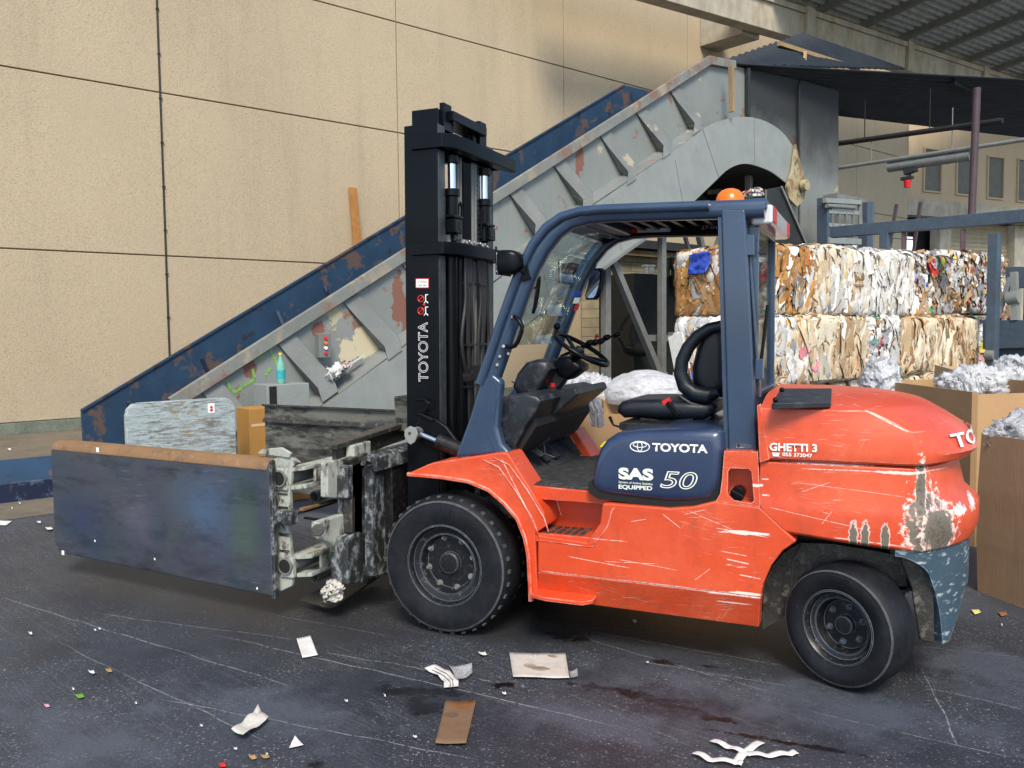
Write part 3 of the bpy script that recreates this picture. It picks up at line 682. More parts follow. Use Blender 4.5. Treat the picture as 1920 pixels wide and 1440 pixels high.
for (o_a, z_a), (o_b, z_b) in zip(pr_, pr_[1:]): mb.face([AQ(ua, -.5+o_a, z_a), AQ(ub, -.5+o_a, z_a), AQ(ub, -.5+o_b, z_b), AQ(ua, -.5+o_b, z_b)])
MAT['shutter'] = simple('cream_shutter', (.42, .36, .24), .6, .1, .15, 3)
build('roller_shutter', mb, MAT['shutter'], anx, smooth=0, solid=.02)
mb = MB(); ca = al(1764, 440)[0]; mb.prism([AQ(ca, -.05, 0), AQ(ca+.8, -.05, 0), AQ(ca+.8, -.05, z0), AQ(ca, -.05, z0)], -AN*.5); build('pier', mb, MAT['concrete_beam'], anx); mb = MB()
mb.prism([AQ(ub, -.05, 0), AQ(ub+.8, -.05, 0), AQ(ub+.8, -.05, z0), AQ(ub, -.05, z0)], -AN*.5); build('pier', mb, MAT['concrete_beam'], anx)
a = al(1719, 465); b = al(1742, 441)
t = bpy.data.materials.new('lit_opening'); t.use_nodes = True; t.node_tree.nodes['Principled BSDF'].inputs['Base Color'].default_value = (.9,.92,.95,1)
t.node_tree.nodes['Principled BSDF'].inputs['Emission Color'].default_value = (.95,.97,1,1); t.node_tree.nodes['Principled BSDF'].inputs['Emission Strength'].default_value = .9
mb = MB(); mb.prism([AQ(a[0], -.85, a[1]), AQ(b[0], -.85, a[1]), AQ(b[0], -.85, b[1]), AQ(a[0], -.85, b[1])], -AN*.02); build('lit_window', mb, t, anx, smooth=0)

# ================================================================== CONVEYOR
cv = thing('inclined_conveyor', 'long inclined waste conveyor, chipped grey ribbed sides, blue far side', 'conveyor', W(4, 6, 0))
ON, OF = 6.78, 4.55
def CP(px, py, off=ON): return AW(px, py, off)
def crom(P, n=4):                                            # smooth curve through the points
    out = []
    for i in range(len(P)-1):
        p0, p1, p2, p3 = [np.array(P[max(0, min(len(P)-1, k))], float) for k in (i-1, i, i+1, i+2)]
        for q in range(n):
            t_ = q/n; out.append(tuple(.5*((2*p1)+(-p0+p2)*t_+(2*p0-5*p1+4*p2-p3)*t_*t_+(-p0+3*p1-3*p2+p3)*t_**3)))
    out.append(tuple(P[-1])); return out
# upper ribbed side, recessed
pts = [(330,757),(740,500),(1000,323),(1330,114),(1376,123),(1400,128),(1400,240),(1320,240),(1255,288),(1115,380),(930,520),(765,640),(640,735),(545,800),(470,870),(400,890),(300,800)]
mb = MB(); q = [CP(x, y, 6.55) for x, y in pts]; q[-1] = W(sow(q[-1])[0], 6.55, 0.02); q[-2] = W(sow(q[-2])[0], 6.55, .02)
mb.prism(q, -WN*.03); build('side_panel', mb, MAT['conveyor'], cv, smooth=0, bevel=.004)
# top flange
mb = MB(); mb.bar(CP(322, 757, 6.60), CP(1332, 112, 6.60), .16, .07, WN); mb.bar(CP(1330, 113, 6.6), CP(1378, 122, 6.6), .16, .07, WN)
MAT['rustflange'] = worn_metal('rusty_flange', (.20, .215, .20), (.20, .115, .085), (.30, .26, .19), .50, .60, 1.6, .7, (1,1,1), .6, 0, .004)
build('top_flange', mb, MAT['rustflange'], cv, bevel=.01)
MAT['spray'] = simple('green_spray_paint', (.20, .42, .09), .6, 0, .3, 30)
for st_ in ([(920,405),(940,450),(962,470),(1000,442),(1022,428),(1062,402),(1050,356)], [(1078,290),(1090,300),(1100,285)], [(1137,245),(1145,275),(1160,300),(1172,335)], [(1116,385),(1124,366),(1140,350)]):
    mb = MB(); P = [AW(x/2.667+80, y/2.667+560, 6.553) for x, y in st_]
    for a_, b_ in zip(P, P[1:]): mb.bar(a_, b_ + (b_-a_)*.15, .045, .004, WN*-1) if 0 else mb.bar(a_, b_ + (b_-a_)*.12, .004, .035, (0,0,1))
    build('spray_mark', mb, MAT['spray'], cv, smooth=0)
# ledge between the two sheets
led = [(470,850),(640,736),(765,642),(930,522),(1115,381),(1255,288),(1320,240)]
mb = MB(); A_ = [CP(x, y, 6.78) for x, y in led]; B_ = [a - WN*.24 + np.array([0,0,.10]) for a in A_]
for i in range(len(A_)-1): mb.face([A_[i], A_[i+1], B_[i+1], B_[i]])
build('ledge', mb, MAT['rib'], cv, smooth=0, solid=.02)
# stiffening ribs
SL = (sow(CP(1330,114,6.55))[2]-sow(CP(340,750,6.55))[2])/(sow(CP(1330,114,6.55))[0]-sow(CP(340,750,6.55))[0])
for (tx, ty), (fx, fy) in (((412,712),(500,826)), ((547,619),(634,734)), ((672,549),(754,657)), ((778,478),(853,588)), ((884,400),(942,516)), ((971,343),(1023,430)), ((1055,295),(1111,385)), ((1141,241),(1193,336)), ((1206,196),(1258,287)), ((1271,160),(1313,244))):
    T = CP(tx, ty, 6.57); Fo = CP(fx, fy, 6.80)
    mb = MB(); wv = np.array(WD)*.27 + np.array([0,0,.27*SL]); 
    dn = (T - Fo); 
    m1 = T*.72 + CP(fx, fy, 6.57)*.28 + WN*.05
    FoB = CP(fx, fy, 6.57)
    a = [T, m1, T*.25+FoB*.75+WN*.17, Fo, FoB]
    mb.prism(a, wv*-.85); build('rib', mb, MAT['rib'], cv, bevel=.006)
# lower smooth sheet with the arched throat
lo = [(455,866),(610,757),(765,646),(930,526),(1115,384)] + crom([(1250,291),(1305,250),(1345,229),(1390,219),(1430,225),(1465,246),(1490,280),(1506,322)]) + [(1510,352),(1498,362)] + crom([(1482,350),(1464,335),(1440,319),(1400,307),(1368,316),(1340,341),(1312,368),(1292,387)]) + [(1165,476),(1020,583),(900,680),(800,765),(700,860),(640,920)]
mb = MB(); q = [CP(x, y, ON) for x, y in lo]; q[-1][2] = max(q[-1][2], .02); q.append(W(sow(q[0])[0]-.2, ON, .02)); 
mb.prism(q, -WN*.035); build('lower_sheet', mb, MAT['conv_lower'], cv, smooth=0, bevel=.004)
und = [(1498,362)] + crom([(1482,350),(1464,335),(1440,319),(1400,307),(1368,316),(1340,341),(1312,368),(1292,387)]) + [(1165,476),(1020,583),(900,680),(800,765)]
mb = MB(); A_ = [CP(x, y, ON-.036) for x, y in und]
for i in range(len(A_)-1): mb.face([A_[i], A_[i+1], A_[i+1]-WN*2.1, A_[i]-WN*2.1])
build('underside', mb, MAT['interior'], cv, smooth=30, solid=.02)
mb = MB()
for (x0, y0), (x1, y1) in (((1318,243),(1348,332)),((1414,222),(1415,308)),((1266,300),(1282,388)),((1148,372),(1165,470)),((1010,470),(1030,560))):
    mb = MB(); mb.bar(CP(x0, y0, ON+.003), CP(x1, y1, ON+.003), .012, .006, WN); build('seam', mb, MAT['rib'], cv)
mb = MB()
mb.bar(CP(1300, 384, ON+.03), CP(1165, 478, ON+.03), .05, .06, WN); mb.bar(CP(1165, 478, ON+.03), CP(1015, 590, ON+.03), .05, .06, WN)
build('lower_flange', mb, MAT['rib'], cv)
# belt and far side
zt0 = sow(CP(340,750,6.55)); 
mb = MB(); s0, s1 = .2, 10.0
for o_a in (0,):
    za = zt0[2] - .45; mb.prism([W(s0, OF+.05, za), W(s1, OF+.05, za+(s1-s0)*SL), W(s1, 6.5, za+(s1-s0)*SL), W(s0, 6.5, za)], (0,0,-.05))
build('belt', mb, MAT['interior'], cv, smooth=0)
a = AW(152, 770, OF); b = AW(1170, 159, OF); c_ = AW(1224, 172, OF); d_ = AW(157, 834, OF)
mb = MB(); q = [a, b, c_, c_ - np.array([0,0,1.4]), W(sow(a)[0]+1.9, OF, .02), W(sow(d_)[0], OF, .02)]
mb.prism(q, -WN*.04); build('far_side_panel', mb, MAT['bluebelt'], cv, smooth=0, bevel=.006, label='blue painted far side panel with brown rust blotches')
mb = MB(); mb.bar(a, b, .03, .05, WN); 
build('far_flange', mb, MAT['bluebelt'], cv)
mb = MB()
for px, py in ((222,730),(360,650),(500,560),(590,515)): p = AW(px+18, py+22, OF+.012); mb.bar(p, AW(px+48, py+90, OF+.012), .05, .05, WN); build('far_rib', mb, MAT['channel'], cv); mb = MB()
# discharge hood sheets
def sheet(pts, off, th, nm, mt, **k):
    mb = MB(); mb.prism([AW(x, y, off) for x, y in pts], -WN*th); return build(nm, mb, mt, cv, smooth=0, bevel=.003, **k)
sheet([(1374,121),(1405,128),(1500,150),(1500,330),(1480,290),(1455,262),(1425,246),(1390,240),(1374,244)], 6.52, .03, 'hood_sheet', MAT['hoodsheet'])
sheet([(1501,150),(1572,170),(1571,462),(1600,520),(1600,600),(1500,600)], 6.56, .03, 'hood_sheet', MAT['hoodsheet'])
mb = MB(); q = [AW(x, y, 6.5) for x, y in ((1374,121),(1572,170),(1571,500))]; 
mb.prism([AW(1571,168,6.54), AW(1571,168,6.54)-WN*2.0, AW(1571,500,6.54)-WN*2.0, AW(1571,500,6.54)], WD*.03); build('hood_end', mb, MAT['hoodsheet'], cv, smooth=0)
sheet([(1470,392),(1505,372),(1512,352),(1540,355),(1560,520),(1440,520)], 6.50, .02, 'throat_sheet', MAT['conv_lower'])
mb = MB(); mb.bar(AW(1402,128,6.60), AW(1402,218,6.60), .10, .07, WN); build('edge_angle', mb, MAT['darkmachine'], cv)
mb = MB(); mb.bar(AW(1498,158,6.60), AW(1497,300,6.6), .05, .04, WN); build('edge_angle', mb, MAT['darkmachine'], cv)
mb = MB(); mb.prism([AW(x, y, 6.86) for x, y in ((1493,270),(1500,300),(1512,345),(1508,375),(1495,388),(1480,372),(1476,350),(1486,322))], -WN*.06); build('wear_plate', mb, MAT['yellowplate'], cv, bevel=.006)
mb = MB(); p = AW(1504, 348, 6.88); mb.cyl(p, p+WN*.12, .12, 14); build('roller_bearing', mb, MAT['yellowplate'], cv, bevel=.01)
# dark chute with rubbish below the throat
mb = MB(); mb.prism([AW(x, y, 7.0) for x, y in ((1437,355),(1466,350),(1512,458),(1512,520),(1430,520))], -WN*.9); build('chute', mb, MAT['darkmachine'], cv, bevel=.01)
mb = MB(); mb.bar(AW(1436, 356, 7.03), AW(1436, 395, 7.03), .02, .03, WN); mb.bar(AW(1465, 350, 7.03), AW(1512, 458, 7.03), .05, .03, WN); build('chute_lip', mb, MAT['steelgrey'], cv)
# legs and braces
mb = MB()
def leg(x0, y0, x1, y1, off, wd, ground=False):
    a = AW(x0, y0, off); b = AW(x1, y1, off)
    if ground: b[2] = 0
    m_ = MB(); m_.bar(a, b, wd, wd, WN); m_.bar(b - (b-a)/np.linalg.norm(b-a)*.01, b - (b-a)/np.linalg.norm(b-a)*.02, wd*1.9, wd*1.9, WN); build('leg', m_, MAT['steelgrey'], cv, bevel=.006)
leg(1404, 308, 1404, 470, 6.2, .12); leg(1136, 500, 1136, 700, 6.5, .13, True); leg(1241, 430, 1241, 700, 6.5, .12, True)
leg(1147, 486, 1238, 706, 6.6, .12); leg(1205, 634, 1262, 634, 6.3, .12); leg(1303, 410, 1325, 500, 6.0, .11); leg(1278, 420, 1300, 500, 5.8, .07); leg(1355, 425, 1335, 480, 5.9, .07)
leg(1330, 360, 1460, 350, 5.2, .10); leg(1290, 395, 1400, 372, 5.4, .08); leg(1380, 330, 1370, 390, 5.3, .09)
mb = MB(); mb.prism([AW(1180, 300, 4.5), AW(1500, 300, 4.5), AW(1500, 400, 4.5), AW(1290, 400, 4.5)], -WN*.02); build('dark_backdrop', mb, MAT['interior'], cv, smooth=0)  # black backdrop standing in for the shaded inside of the arch
# control pendant
mb = MB(); p = AW(606, 648, 6.70); mb.box((-.085,-.06,-.16),(.085,.06,.16), Matrix.Translation(Vector(p)) @ WM); cb = build('control_box', mb, MAT['rib'], cv, bevel=.012)
for i, cc in enumerate(('red', 'amber', 'white', 'red')):
    mb = MB(); q = p + WN*.06 + WD*.0 + np.array([0,0,.10-.065*i]); mb.cyl(q, q+WN*.02, .022, 10); build('button', mb, MAT[cc], cb)
# long low steel channel on the ground
chn = thing('steel_channel', 'long blue steel channel lying on the ground beside the clamp pad', 'channel', AZ(50, 938))
oc = sow(AZ(0, 945))[1]; mb = MB(); h_ = .42
mb.prism([W(-7, oc, 0), W(1.0, oc, 0), W(1.0, oc, .20), W(-7, oc, .20)], -WN*.05); build('web', mb, MAT['channel'], chn, bevel=.006)
mb = MB(); mb.prism([W(-7, oc-.05, .20), W(1.0, oc-.05, .20), W(1.0, oc-.35, .40), W(-7, oc-.35, .40)], (0,0,-.04)); mb.prism([W(-7, oc-.35, 0), W(1, oc-.35, 0), W(1, oc-.35, .4), W(-7, oc-.35, .4)], -WN*.03)
build('flange', mb, MAT['bluebelt'], chn, bevel=.006)

# grey cabinet with bottle
cab = thing('grey_cabinet', 'small blue-grey steel cabinet at the conveyor foot with a bottle on it', 'cabinet', AW(540, 800, 7.2))
a = AW(500, 722, 7.2); b = AW(580, 722, 7.2)
mb = MB(); mb.prism([W(sow(a)[0], 7.2, 0), W(sow(b)[0], 7.2, 0), W(sow(b)[0], 7.2, sow(a)[2]), W(sow(a)[0], 7.2, sow(a)[2])], -WN*.38); build('housing', mb, MAT['conv_lower'], cab, bevel=.01)
mb = MB(); mb.prism([W(sow(a)[0]+.03, 7.21, .05), W(sow(a)[0]+.12, 7.21, .05), W(sow(a)[0]+.12, 7.21, sow(a)[2]-.02), W(sow(a)[0]+.03, 7.21, sow(a)[2]-.02)], -WN*.009); build('door_gap', mb, MAT['interior'], cab)
zt_ = sow(a)[2]; bp = W(sow(AW(527, 720, 7.05))[0], 7.05, zt_+.001); hb = .36
bt = thing('drink_bottle', 'green plastic drink bottle with yellow cap standing on the grey cabinet', 'bottle', bp)
def lz(prof, base): 
    m_ = MB(); rings = [[(base[0]+r_*math.cos(a_), base[1]+r_*math.sin(a_), base[2]+z_) for a_ in [2*math.pi*k/18 for k in range(18)]] for r_, z_ in prof]
    return m_.loft(rings)
MAT['bottlegreen'] = simple('green_bottle', (.16, .42, .33), .15, 0, .1, 10); MAT['yellow'] = simple('yellow_plastic', (.75, .62, .02), .35, 0, .1, 10); MAT['teal'] = simple('teal_label', (.02, .38, .42), .5, 0, .2, 20)
build('body', lz([(.045,0),(.052,.02),(.052,.2),(.04,.25),(.018,.31),(.016,.345)], bp), MAT['bottlegreen'], bt)
build('label_band', lz([(.0535,.06),(.0535,.16)], bp), MAT['teal'], bt); build('cap', lz([(.021,.345),(.021,.372)], bp), MAT['yellow'], bt)

# peeling pad and ochre carton behind the clamp
pp = thing('spare_clamp_pad', 'peeling pale blue steel pad with rounded corners behind the near clamp pad', 'steel pad', AW(340, 880, 8))
oz = 8.0; a = sow(AW(235, 757, oz)); b = sow(AW(441, 750, oz)); zt_ = a[2]; rr = .12
ol = [(a[0], .04), (b[0], .04), (b[0], zt_-rr)] + [(b[0]-rr+rr*math.cos(q), zt_-rr+rr*math.sin(q)) for q in (R(30), R(60), R(90))] + [(a[0]+rr+rr*math.cos(q), zt_-rr+rr*math.sin(q)) for q in (R(90), R(120), R(150), R(180))]
mb = MB(); mb.prism([W(x, oz, z) for x, z in ol], -WN*.07); plate = build('plate', mb, MAT['peel'], pp, bevel=.012)
mb = MB()
for x in (a[0]+.2, b[0]-.2): mb.prism([W(x, oz-.071, 0), W(x, oz-.071, .6), W(x, oz-.4, 0)], WD*.05)
build('stand', mb, MAT['rib'], pp)
mb = MB(); p = W(b[0]-.26, oz+.002, zt_-.10); mb.box((-.035,-.002,-.05),(.035,.002,.05), Matrix.Translation(Vector(p)) @ WM); st_ = build('sticker', mb, MAT['white'], plate)
mb = MB(); mb.sphere(p+WN*.003+np.array([0,0,.012]), .014, 10, (1,1,1)); mb.box((-.014,-.006,-.03),(.014,-.003,-.01), Matrix.Translation(Vector(p)) @ WM); build('sticker_mark', mb, MAT['red'], st_)
cb_ = thing('carton', 'upright ochre cardboard carton between the peeling pad and the far clamp arm', 'carton', AW(480, 870, 7.7))
a = sow(AW(467, 767, 7.7)); b = sow(AW(520, 767, 7.7)); mb = MB()
mb.prism([W(a[0], 7.7, 0), W(b[0], 7.7, 0), W(b[0], 7.7, a[2]), W(a[0], 7.7, a[2])], -WN*.35); build('box', mb, MAT['ochre'], cb_, bevel=.006)
mb = MB(); mb.prism([W(a[0]+.02, 7.703, a[2]-.2), W(b[0]-.02, 7.703, a[2]-.2), W(b[0]-.02, 7.703, a[2]-.17), W(a[0]+.02, 7.703, a[2]-.17)], -WN*.002); build('tape', mb, MAT['cardboard_in'], cb_)

# ================================================================== block outhouse, tank, baler gate
oh = thing('block_outhouse', 'low store of yellowish concrete blocks with a flat dark lintel', 'outbuilding', AW(1220, 600, 1.2))
a = sow(AW(1148, 470, 1.2)); zl = sow(AW(1290, 476, 1.2))[2]
mb = MB(); mb.prism([W(a[0], 1.2, 0), W(a[0]+11, 1.2, 0), W(a[0]+11, 1.2, zl), W(a[0], 1.2, zl)], -WN*1.14)
build('wall', mb, MAT['block'], oh, smooth=0)
mb = MB(); mb.prism([W(a[0]-.2, 1.6, zl+.003), W(a[0]+11, 1.6, zl+.003), W(a[0]+11, .06, zl+.003), W(a[0]-.2, .06, zl+.003)], (0,0,.22)); build('roof_slab', mb, MAT['darkmachine'], oh)
mb = MB(); mb.bar(W(a[0]+.2, 1.4, zl-.12), W(a[0]+6, 1.4, zl-.12), .12, .14); build('lintel', mb, MAT['timber'], oh)
tk = thing('oil_tank', 'dark oily machine tank with two white filler caps behind the conveyor legs', 'tank', AW(1235, 700, 5.0))
a = sow(AW(1189, 512, 5.0)); b = sow(AW(1330, 512, 5.0))
mb = MB(); mb.prism([W(a[0], 5, .3), W(b[0], 5, .3), W(b[0], 5, a[2]), W(a[0], 5, a[2])], -WN*1.0); mb.prism([W(a[0]+.1, 5.01, .0), W(b[0], 5.01, 0), W(b[0], 5.01, .29), W(a[0]+.1, 5.01, .29)], -WN*.9)
build('body', mb, MAT['darkmachine'], tk, bevel=.02)
for px in (1211, 1222):
    p = AW(px, 503, 4.9); mb = MB(); mb.cyl(p-np.array([0,0,.12]), p+np.array([0,0,.03]), .05, 12); mb.cyl(p+np.array([0,0,.03]), p+np.array([0,0,.07]), .085, 14); build('filler_cap', mb, MAT['white'], tk, bevel=.006)
mb = MB()
for px, py, r_, l in ((1250, 520, .07, .4), (1262, 505, .11, .25), (1268, 540, .12, .5)): p = AW(px, py, 5.1); mb.cyl(p, p+np.array([0,0,l]), r_, 12)
build('pump', mb, MAT['darkmachine'], tk, bevel=.01)
mb = MB(); mb.tube([AW(x, y, 5.4) for x, y in ((1192,585),(1178,592),(1166,610),(1161,632),(1170,650),(1185,655))], .035, 8); mb.tube([AW(x, y, 5.3) for x, y in ((1197,600),(1185,612),(1182,630),(1188,650))], .035, 8); mb.sphere(AW(1198, 655, 5.2), .22, 12, (1.6,1,.7))
build('hose', mb, MAT['interior'], tk)
ol_ = thing('wall_socket', 'small grey socket box and cable on the wall behind the steering wheel', 'socket', AW(1126, 606, .05))
mb = MB(); p = AW(1126, 606, .05); mb.box((-.1,-.04,-.09),(.1,.04,.09), Matrix.Translation(Vector(p)) @ WM); build('box', mb, MAT['steelgrey'], ol_, bevel=.01)
mb = MB(); mb.tube([p-np.array([0,0,.09]), AW(1125, 665, .05)], .018, 6); build('cable', mb, MAT['interior'], ol_)

bg_ = thing('baler_gate', 'grey steel gate frame with cylinders and bars at the baling press outlet', 'press gate', AW(1580, 600, 7.2))
mb = MB(); mb.bar(AW(1546, 371, 7.2), AW(1546, 640, 7.2), .2, .25, WN); build('column', mb, MAT['steelblue'], bg_, bevel=.015)
mb = MB(); mb.bar(AW(1622, 380, 7.0), AW(1622, 640, 7.0), .26, .25, WN); build('column', mb, MAT['steelblue'], bg_, bevel=.015)
mb = MB(); mb.bar(AW(1546, 376, 7.3), AW(1612, 380, 7.3), .10, .10, WN)
for y in (399, 424): mb.bar(AW(1552, y-2, 7.3), AW(1608, y+1, 7.3), .08, .08, WN)
for y in (453, 480): mb.bar(AW(1550, y-2, 7.3), AW(1610, y+1, 7.3), .13, .14, WN)
build('rail', mb, MAT['conv_lower'], bg_, bevel=.008)
mb = MB()
for x in (1560, 1573, 1586, 1599): mb.bar(AW(x, 398, 7.32), AW(x, 424, 7.32), .045, .05, WN)
for x in (1564, 1582, 1600): mb.bar(AW(x, 428, 7.32), AW(x, 478, 7.32), .06, .06, WN)
build('bar', mb, MAT['steelgrey'], bg_)
mb = MB(); mb.tube([AW(x, y, 7.3) for x, y in ((1604,372),(1612,378),(1613,420),(1608,440))], .05, 8); mb.cyl(AW(1550,386,7.35), AW(1601,390,7.35), .045, 10); build('cylinder', mb, MAT['steelgrey'], bg_)
mb = MB(); mb.prism([AW(1570, 362, 6.9), AW(1640, 378, 6.9), AW(1636, 640, 6.9), AW(1570, 640, 6.9)], -WN*.6); build('back_panel', mb, MAT['rib'], bg_)
# machinery at far right
mc = thing('sorting_machine', 'blue-grey machine with hopper and bucket behind the tall post', 'machine', SP(1900, 700, .8))
mb = MB(); mb.prism([SP(x, y, .8) for x, y in ((1842,600),(1925,600),(1990,600),(1990,650),(1842,655))], WD*.8); mb.prism([SP(x, y, .9) for x, y in ((1884,500),(1990,500),(1990,540),(1886,540))], WD*.3); mb.prism([SP(x, y, .9) for x, y in ((1870,640),(1990,640),(1990,750),(1870,750))], WD*.6)
build('frame', mb, MAT['steelblue'], mc, bevel=.01)
for px_ in (1862, 1935, 1980):
    p = SP(px_, 650, 1.1); q = p.copy(); q[2] = 0; mb = MB(); mb.bar(q, p + np.array([0,0,1.6]), .16, .16, WN); build('leg', mb, MAT['steelblue'], mc, bevel=.008)
mb = MB(); mb.bar(SP(1872, 590, .8), SP(1895, 520, .8), .08, .08); mb.cyl(SP(1888,560,.8), SP(1910,556,.8), .12, 12); mb.bar(SP(1905,600,.85), SP(1902,510,.85), .16, .1); build('link', mb, MAT['conv_lower'], mc)
p = SP(1848, 666, -.1); mb = MB(); mb.cyl(p, p+WN*.14, .09, 14); build('roller', mb, MAT['steelgrey'], mc)
# ================================================================== BALES
KR = [(.40,.25,.12),(.48,.32,.17),(.32,.19,.09),(.55,.40,.24)]; WH = [(.74,.72,.67),(.68,.66,.61),(.80,.79,.76),(.56,.54,.50)]
AM = [(.42,.20,.05),(.50,.26,.07),(.36,.17,.05),(.30,.15,.06)]; CO = [(.65,.04,.05),(.04,.10,.50),(.02,.35,.18),(.75,.60,.05),(.55,.12,.02),(.70,.25,.30),(.10,.45,.55),(.30,.08,.35)]
CRM = [(.68,.58,.42),(.74,.66,.50),(.60,.48,.32)]; GY = [(.42,.43,.43),(.52,.53,.54),(.30,.30,.30)]
def pal(**k):
    out = []
    for nm, wgt in k.items():
        L_ = dict(kr=KR, wh=WH, am=AM, co=CO, cr=CRM, gy=GY)[nm]
        out += [(c, wgt/len(L_)) for c in L_]
    return out
def bale_mesh(name, L, D, H, palette, seed, size=1.0, n=520, vert=1.0):
    rnd = random.Random(seed); bm = bmesh.new(); lay = bm.verts.layers.float_color.new('tint')
    cols = [c for c, w_ in palette]; wts = [w_ for c, w_ in palette]
    # lumpy core
    N = 14
    def core(o, u, v, nu, nv):
        o, u, v = Vector(o), Vector(u), Vector(v); nrm = u.cross(v).normalized(); g = []
        for i in range(nu+1):
            row = []
            for j in range(nv+1):
                p = o + u*(i/nu) + v*(j/nv)
                k = mnoise.noise(p*3.0+Vector((seed, 0, 0)))
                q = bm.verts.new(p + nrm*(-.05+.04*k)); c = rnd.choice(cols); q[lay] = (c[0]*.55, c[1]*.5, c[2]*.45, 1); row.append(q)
            g.append(row)
        for i in range(nu):
            for j in range(nv): bm.faces.new([g[i][j], g[i+1][j], g[i+1][j+1], g[i][j+1]])
    fcs = [((0,0,0),(L,0,0),(0,0,H),1.3), ((0,D,0),(0,-D,0),(0,0,H),1.2), ((L,0,0),(0,D,0),(0,0,H),.5), ((L,D,0),(-L,0,0),(0,0,H),.25), ((0,0,H),(L,0,0),(0,D,0),.7)]
    for o, u, v, w_ in fcs: core(o, u, v, N, N)
    # crumpled sheets pressed into every face
    tot = sum(w_*Vector(u).length*Vector(v).length for o, u, v, w_ in fcs)
    for fi, (o, u, v, w_) in enumerate(fcs):
        o, u, v = Vector(o), Vector(u), Vector(v); lu, lv = u.length, v.length; un, vn = u.normalized(), v.normalized(); nrm = un.cross(vn)
        cnt = int(n*w_*lu*lv/tot)
        for k in range(cnt):
            a = rnd.random(); b = rnd.random()
            big = rnd.random() < .22
            sw = rnd.uniform(.07, .20)*size*(1.9 if big else 1); shh = rnd.uniform(.10, .38)*size*(1.8 if big else 1)*vert
            if fi == 4: sw, shh = min(sw, .22), min(shh, .25)
            if rnd.random() < .25: sw, shh = shh*.8, sw*.8
            sw, shh = min(sw, .42), min(shh, .62)
            ang = rnd.gauss(0, .42 if vert > .8 else 1.1)
            ca, sa = math.cos(ang), math.sin(ang); eu = un*ca + vn*sa; ev = vn*ca - un*sa
            c0 = o + u*a + v*b; base = rnd.uniform(-.03, .035)
            col = rnd.choices(cols, wts)[0]; j = rnd.uniform(.82, 1.1); col = tuple(min(.9, c*j) for c in col)
            nu_, nv_ = 5, 6; g = []; ph = rnd.uniform(0, 9); fr_ = rnd.uniform(10, 34); curl = rnd.uniform(-.4, 1.4); am = rnd.uniform(.006, .02)
            for i in range(nu_+1):
                row = []
                for jj in range(nv_+1):
                    x = (i/nu_-.5)*2; y = (jj/nv_-.5)*2
                    ex = 1 + .22*mnoise.noise(Vector((x*2+ph, y*2, seed))); 
                    p = c0 + eu*(x*sw/2*ex) + ev*(y*shh/2*ex)
                    h = base + am*math.sin(fr_*(x*sw)+2*mnoise.noise(p*6)+ph) + .032*mnoise.noise(p*7+Vector((ph,0,0))) + .012*mnoise.noise(p*22)
                    h += curl*.02*(abs(x)**3)
                    # keep inside the pressed block at its rim
                    su = (p-o).dot(un)/lu; sv = (p-o).dot(vn)/lv
                    rim = max(0, abs(su-.5)*2-.90)*.55 + max(0, abs(sv-.5)*2-.90)*.45
                    k_ = 1.0 if fi == 4 else .85
                    p = p - un*max(0, su-1)*lu*k_ - un*min(0, su)*lu*k_ - vn*max(0, sv-1)*lv*k_ - vn*min(0, sv)*lv*k_
                    q = bm.verts.new(p + nrm*(h - rim)); q[lay] = (*col, 1); row.append(q)
                g.append(row)
            for i in range(nu_):
                for jj in range(nv_): bm.faces.new([g[i][jj], g[i+1][jj], g[i+1][jj+1], g[i][jj+1]])
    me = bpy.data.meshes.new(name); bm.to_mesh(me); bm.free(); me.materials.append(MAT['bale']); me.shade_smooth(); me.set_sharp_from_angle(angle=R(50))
    return me
wire = MAT['interior']
def bale(label, s0, s1, z0, H, off, D, palette, seed, n=620, vert=1.0, size=1.0, tilt=0):
    size *= 1.45; n = int(n*.75)
    L = s1-s0
    rr_ = random.Random(seed); off += rr_.uniform(-.07, .05)
    root = thing('paper_bale', label, 'bale', W(s0, off, z0), ROTW + rr_.uniform(-.02, .02), 'pressed bales of waste paper and card')
    me = bale_mesh('waste', L, D, H, palette, seed, size, n, vert)
    o = bpy.data.objects.new('pressed_waste', me); C.objects.link(o); o.parent = root
    for k in range(3):
        x = L*(.2+.3*k); mb = MB(); r_ = .004
        mb.tube([(x,-.025,.0),(x,-.028,H*.5),(x,-.02,H),(x,D*.5,H+.03),(x,D,H),(x,D+.02,H*.5),(x,D,0)], r_, 5)
        build('wire_tie', mb, wire, root, local=True)
    return root
OB_ = 10.54
BZ = [(0, .93), (.93, .92), (1.86, .93)]
bale('amber and brown top bale at the left end of the stack, seen through the cab', 6.22, 7.36, 1.86, .92, OB_, 1.5, pal(am=7, kr=3, wh=1.6, gy=.8, co=.25), 3, 900)
bale('white and cream top bale just right of the brown one', 7.38, 8.70, 1.87, .95, OB_, 1.5, pal(wh=6, cr=3, kr=1, co=.12), 5, 760, 1.2, 1.2)
bale('whitest top bale of shredded office paper, right end of the front row', 8.72, 10.36, 1.86, .97, OB_, 1.5, pal(wh=9, cr=1, gy=.5), 7, 900, 1.1, 1.0)
bale('top bale of multicoloured mixed packaging left of the tall blue-grey post', 10.5, 13.7, 1.87, 1.14, OB_-.75, 1.5, pal(gy=3, wh=3, kr=3.0, am=1, co=.9), 11, 1700, .5, .8)
bale('farthest top bale of mixed packaging right of the tall blue-grey post', 13.8, 17.0, 1.95, 1.22, OB_-.85, 1.5, pal(gy=3, wh=3, kr=3.0, am=1, co=.9), 13, 1300, .5, .8)
bale('middle row bale of white sheets at the left corner of the stack', 6.18, 6.86, .93, .92, OB_+.02, 1.5, pal(wh=6, gy=1.5, cr=1, co=.5, kr=1), 17, 700, .9, 1.2)
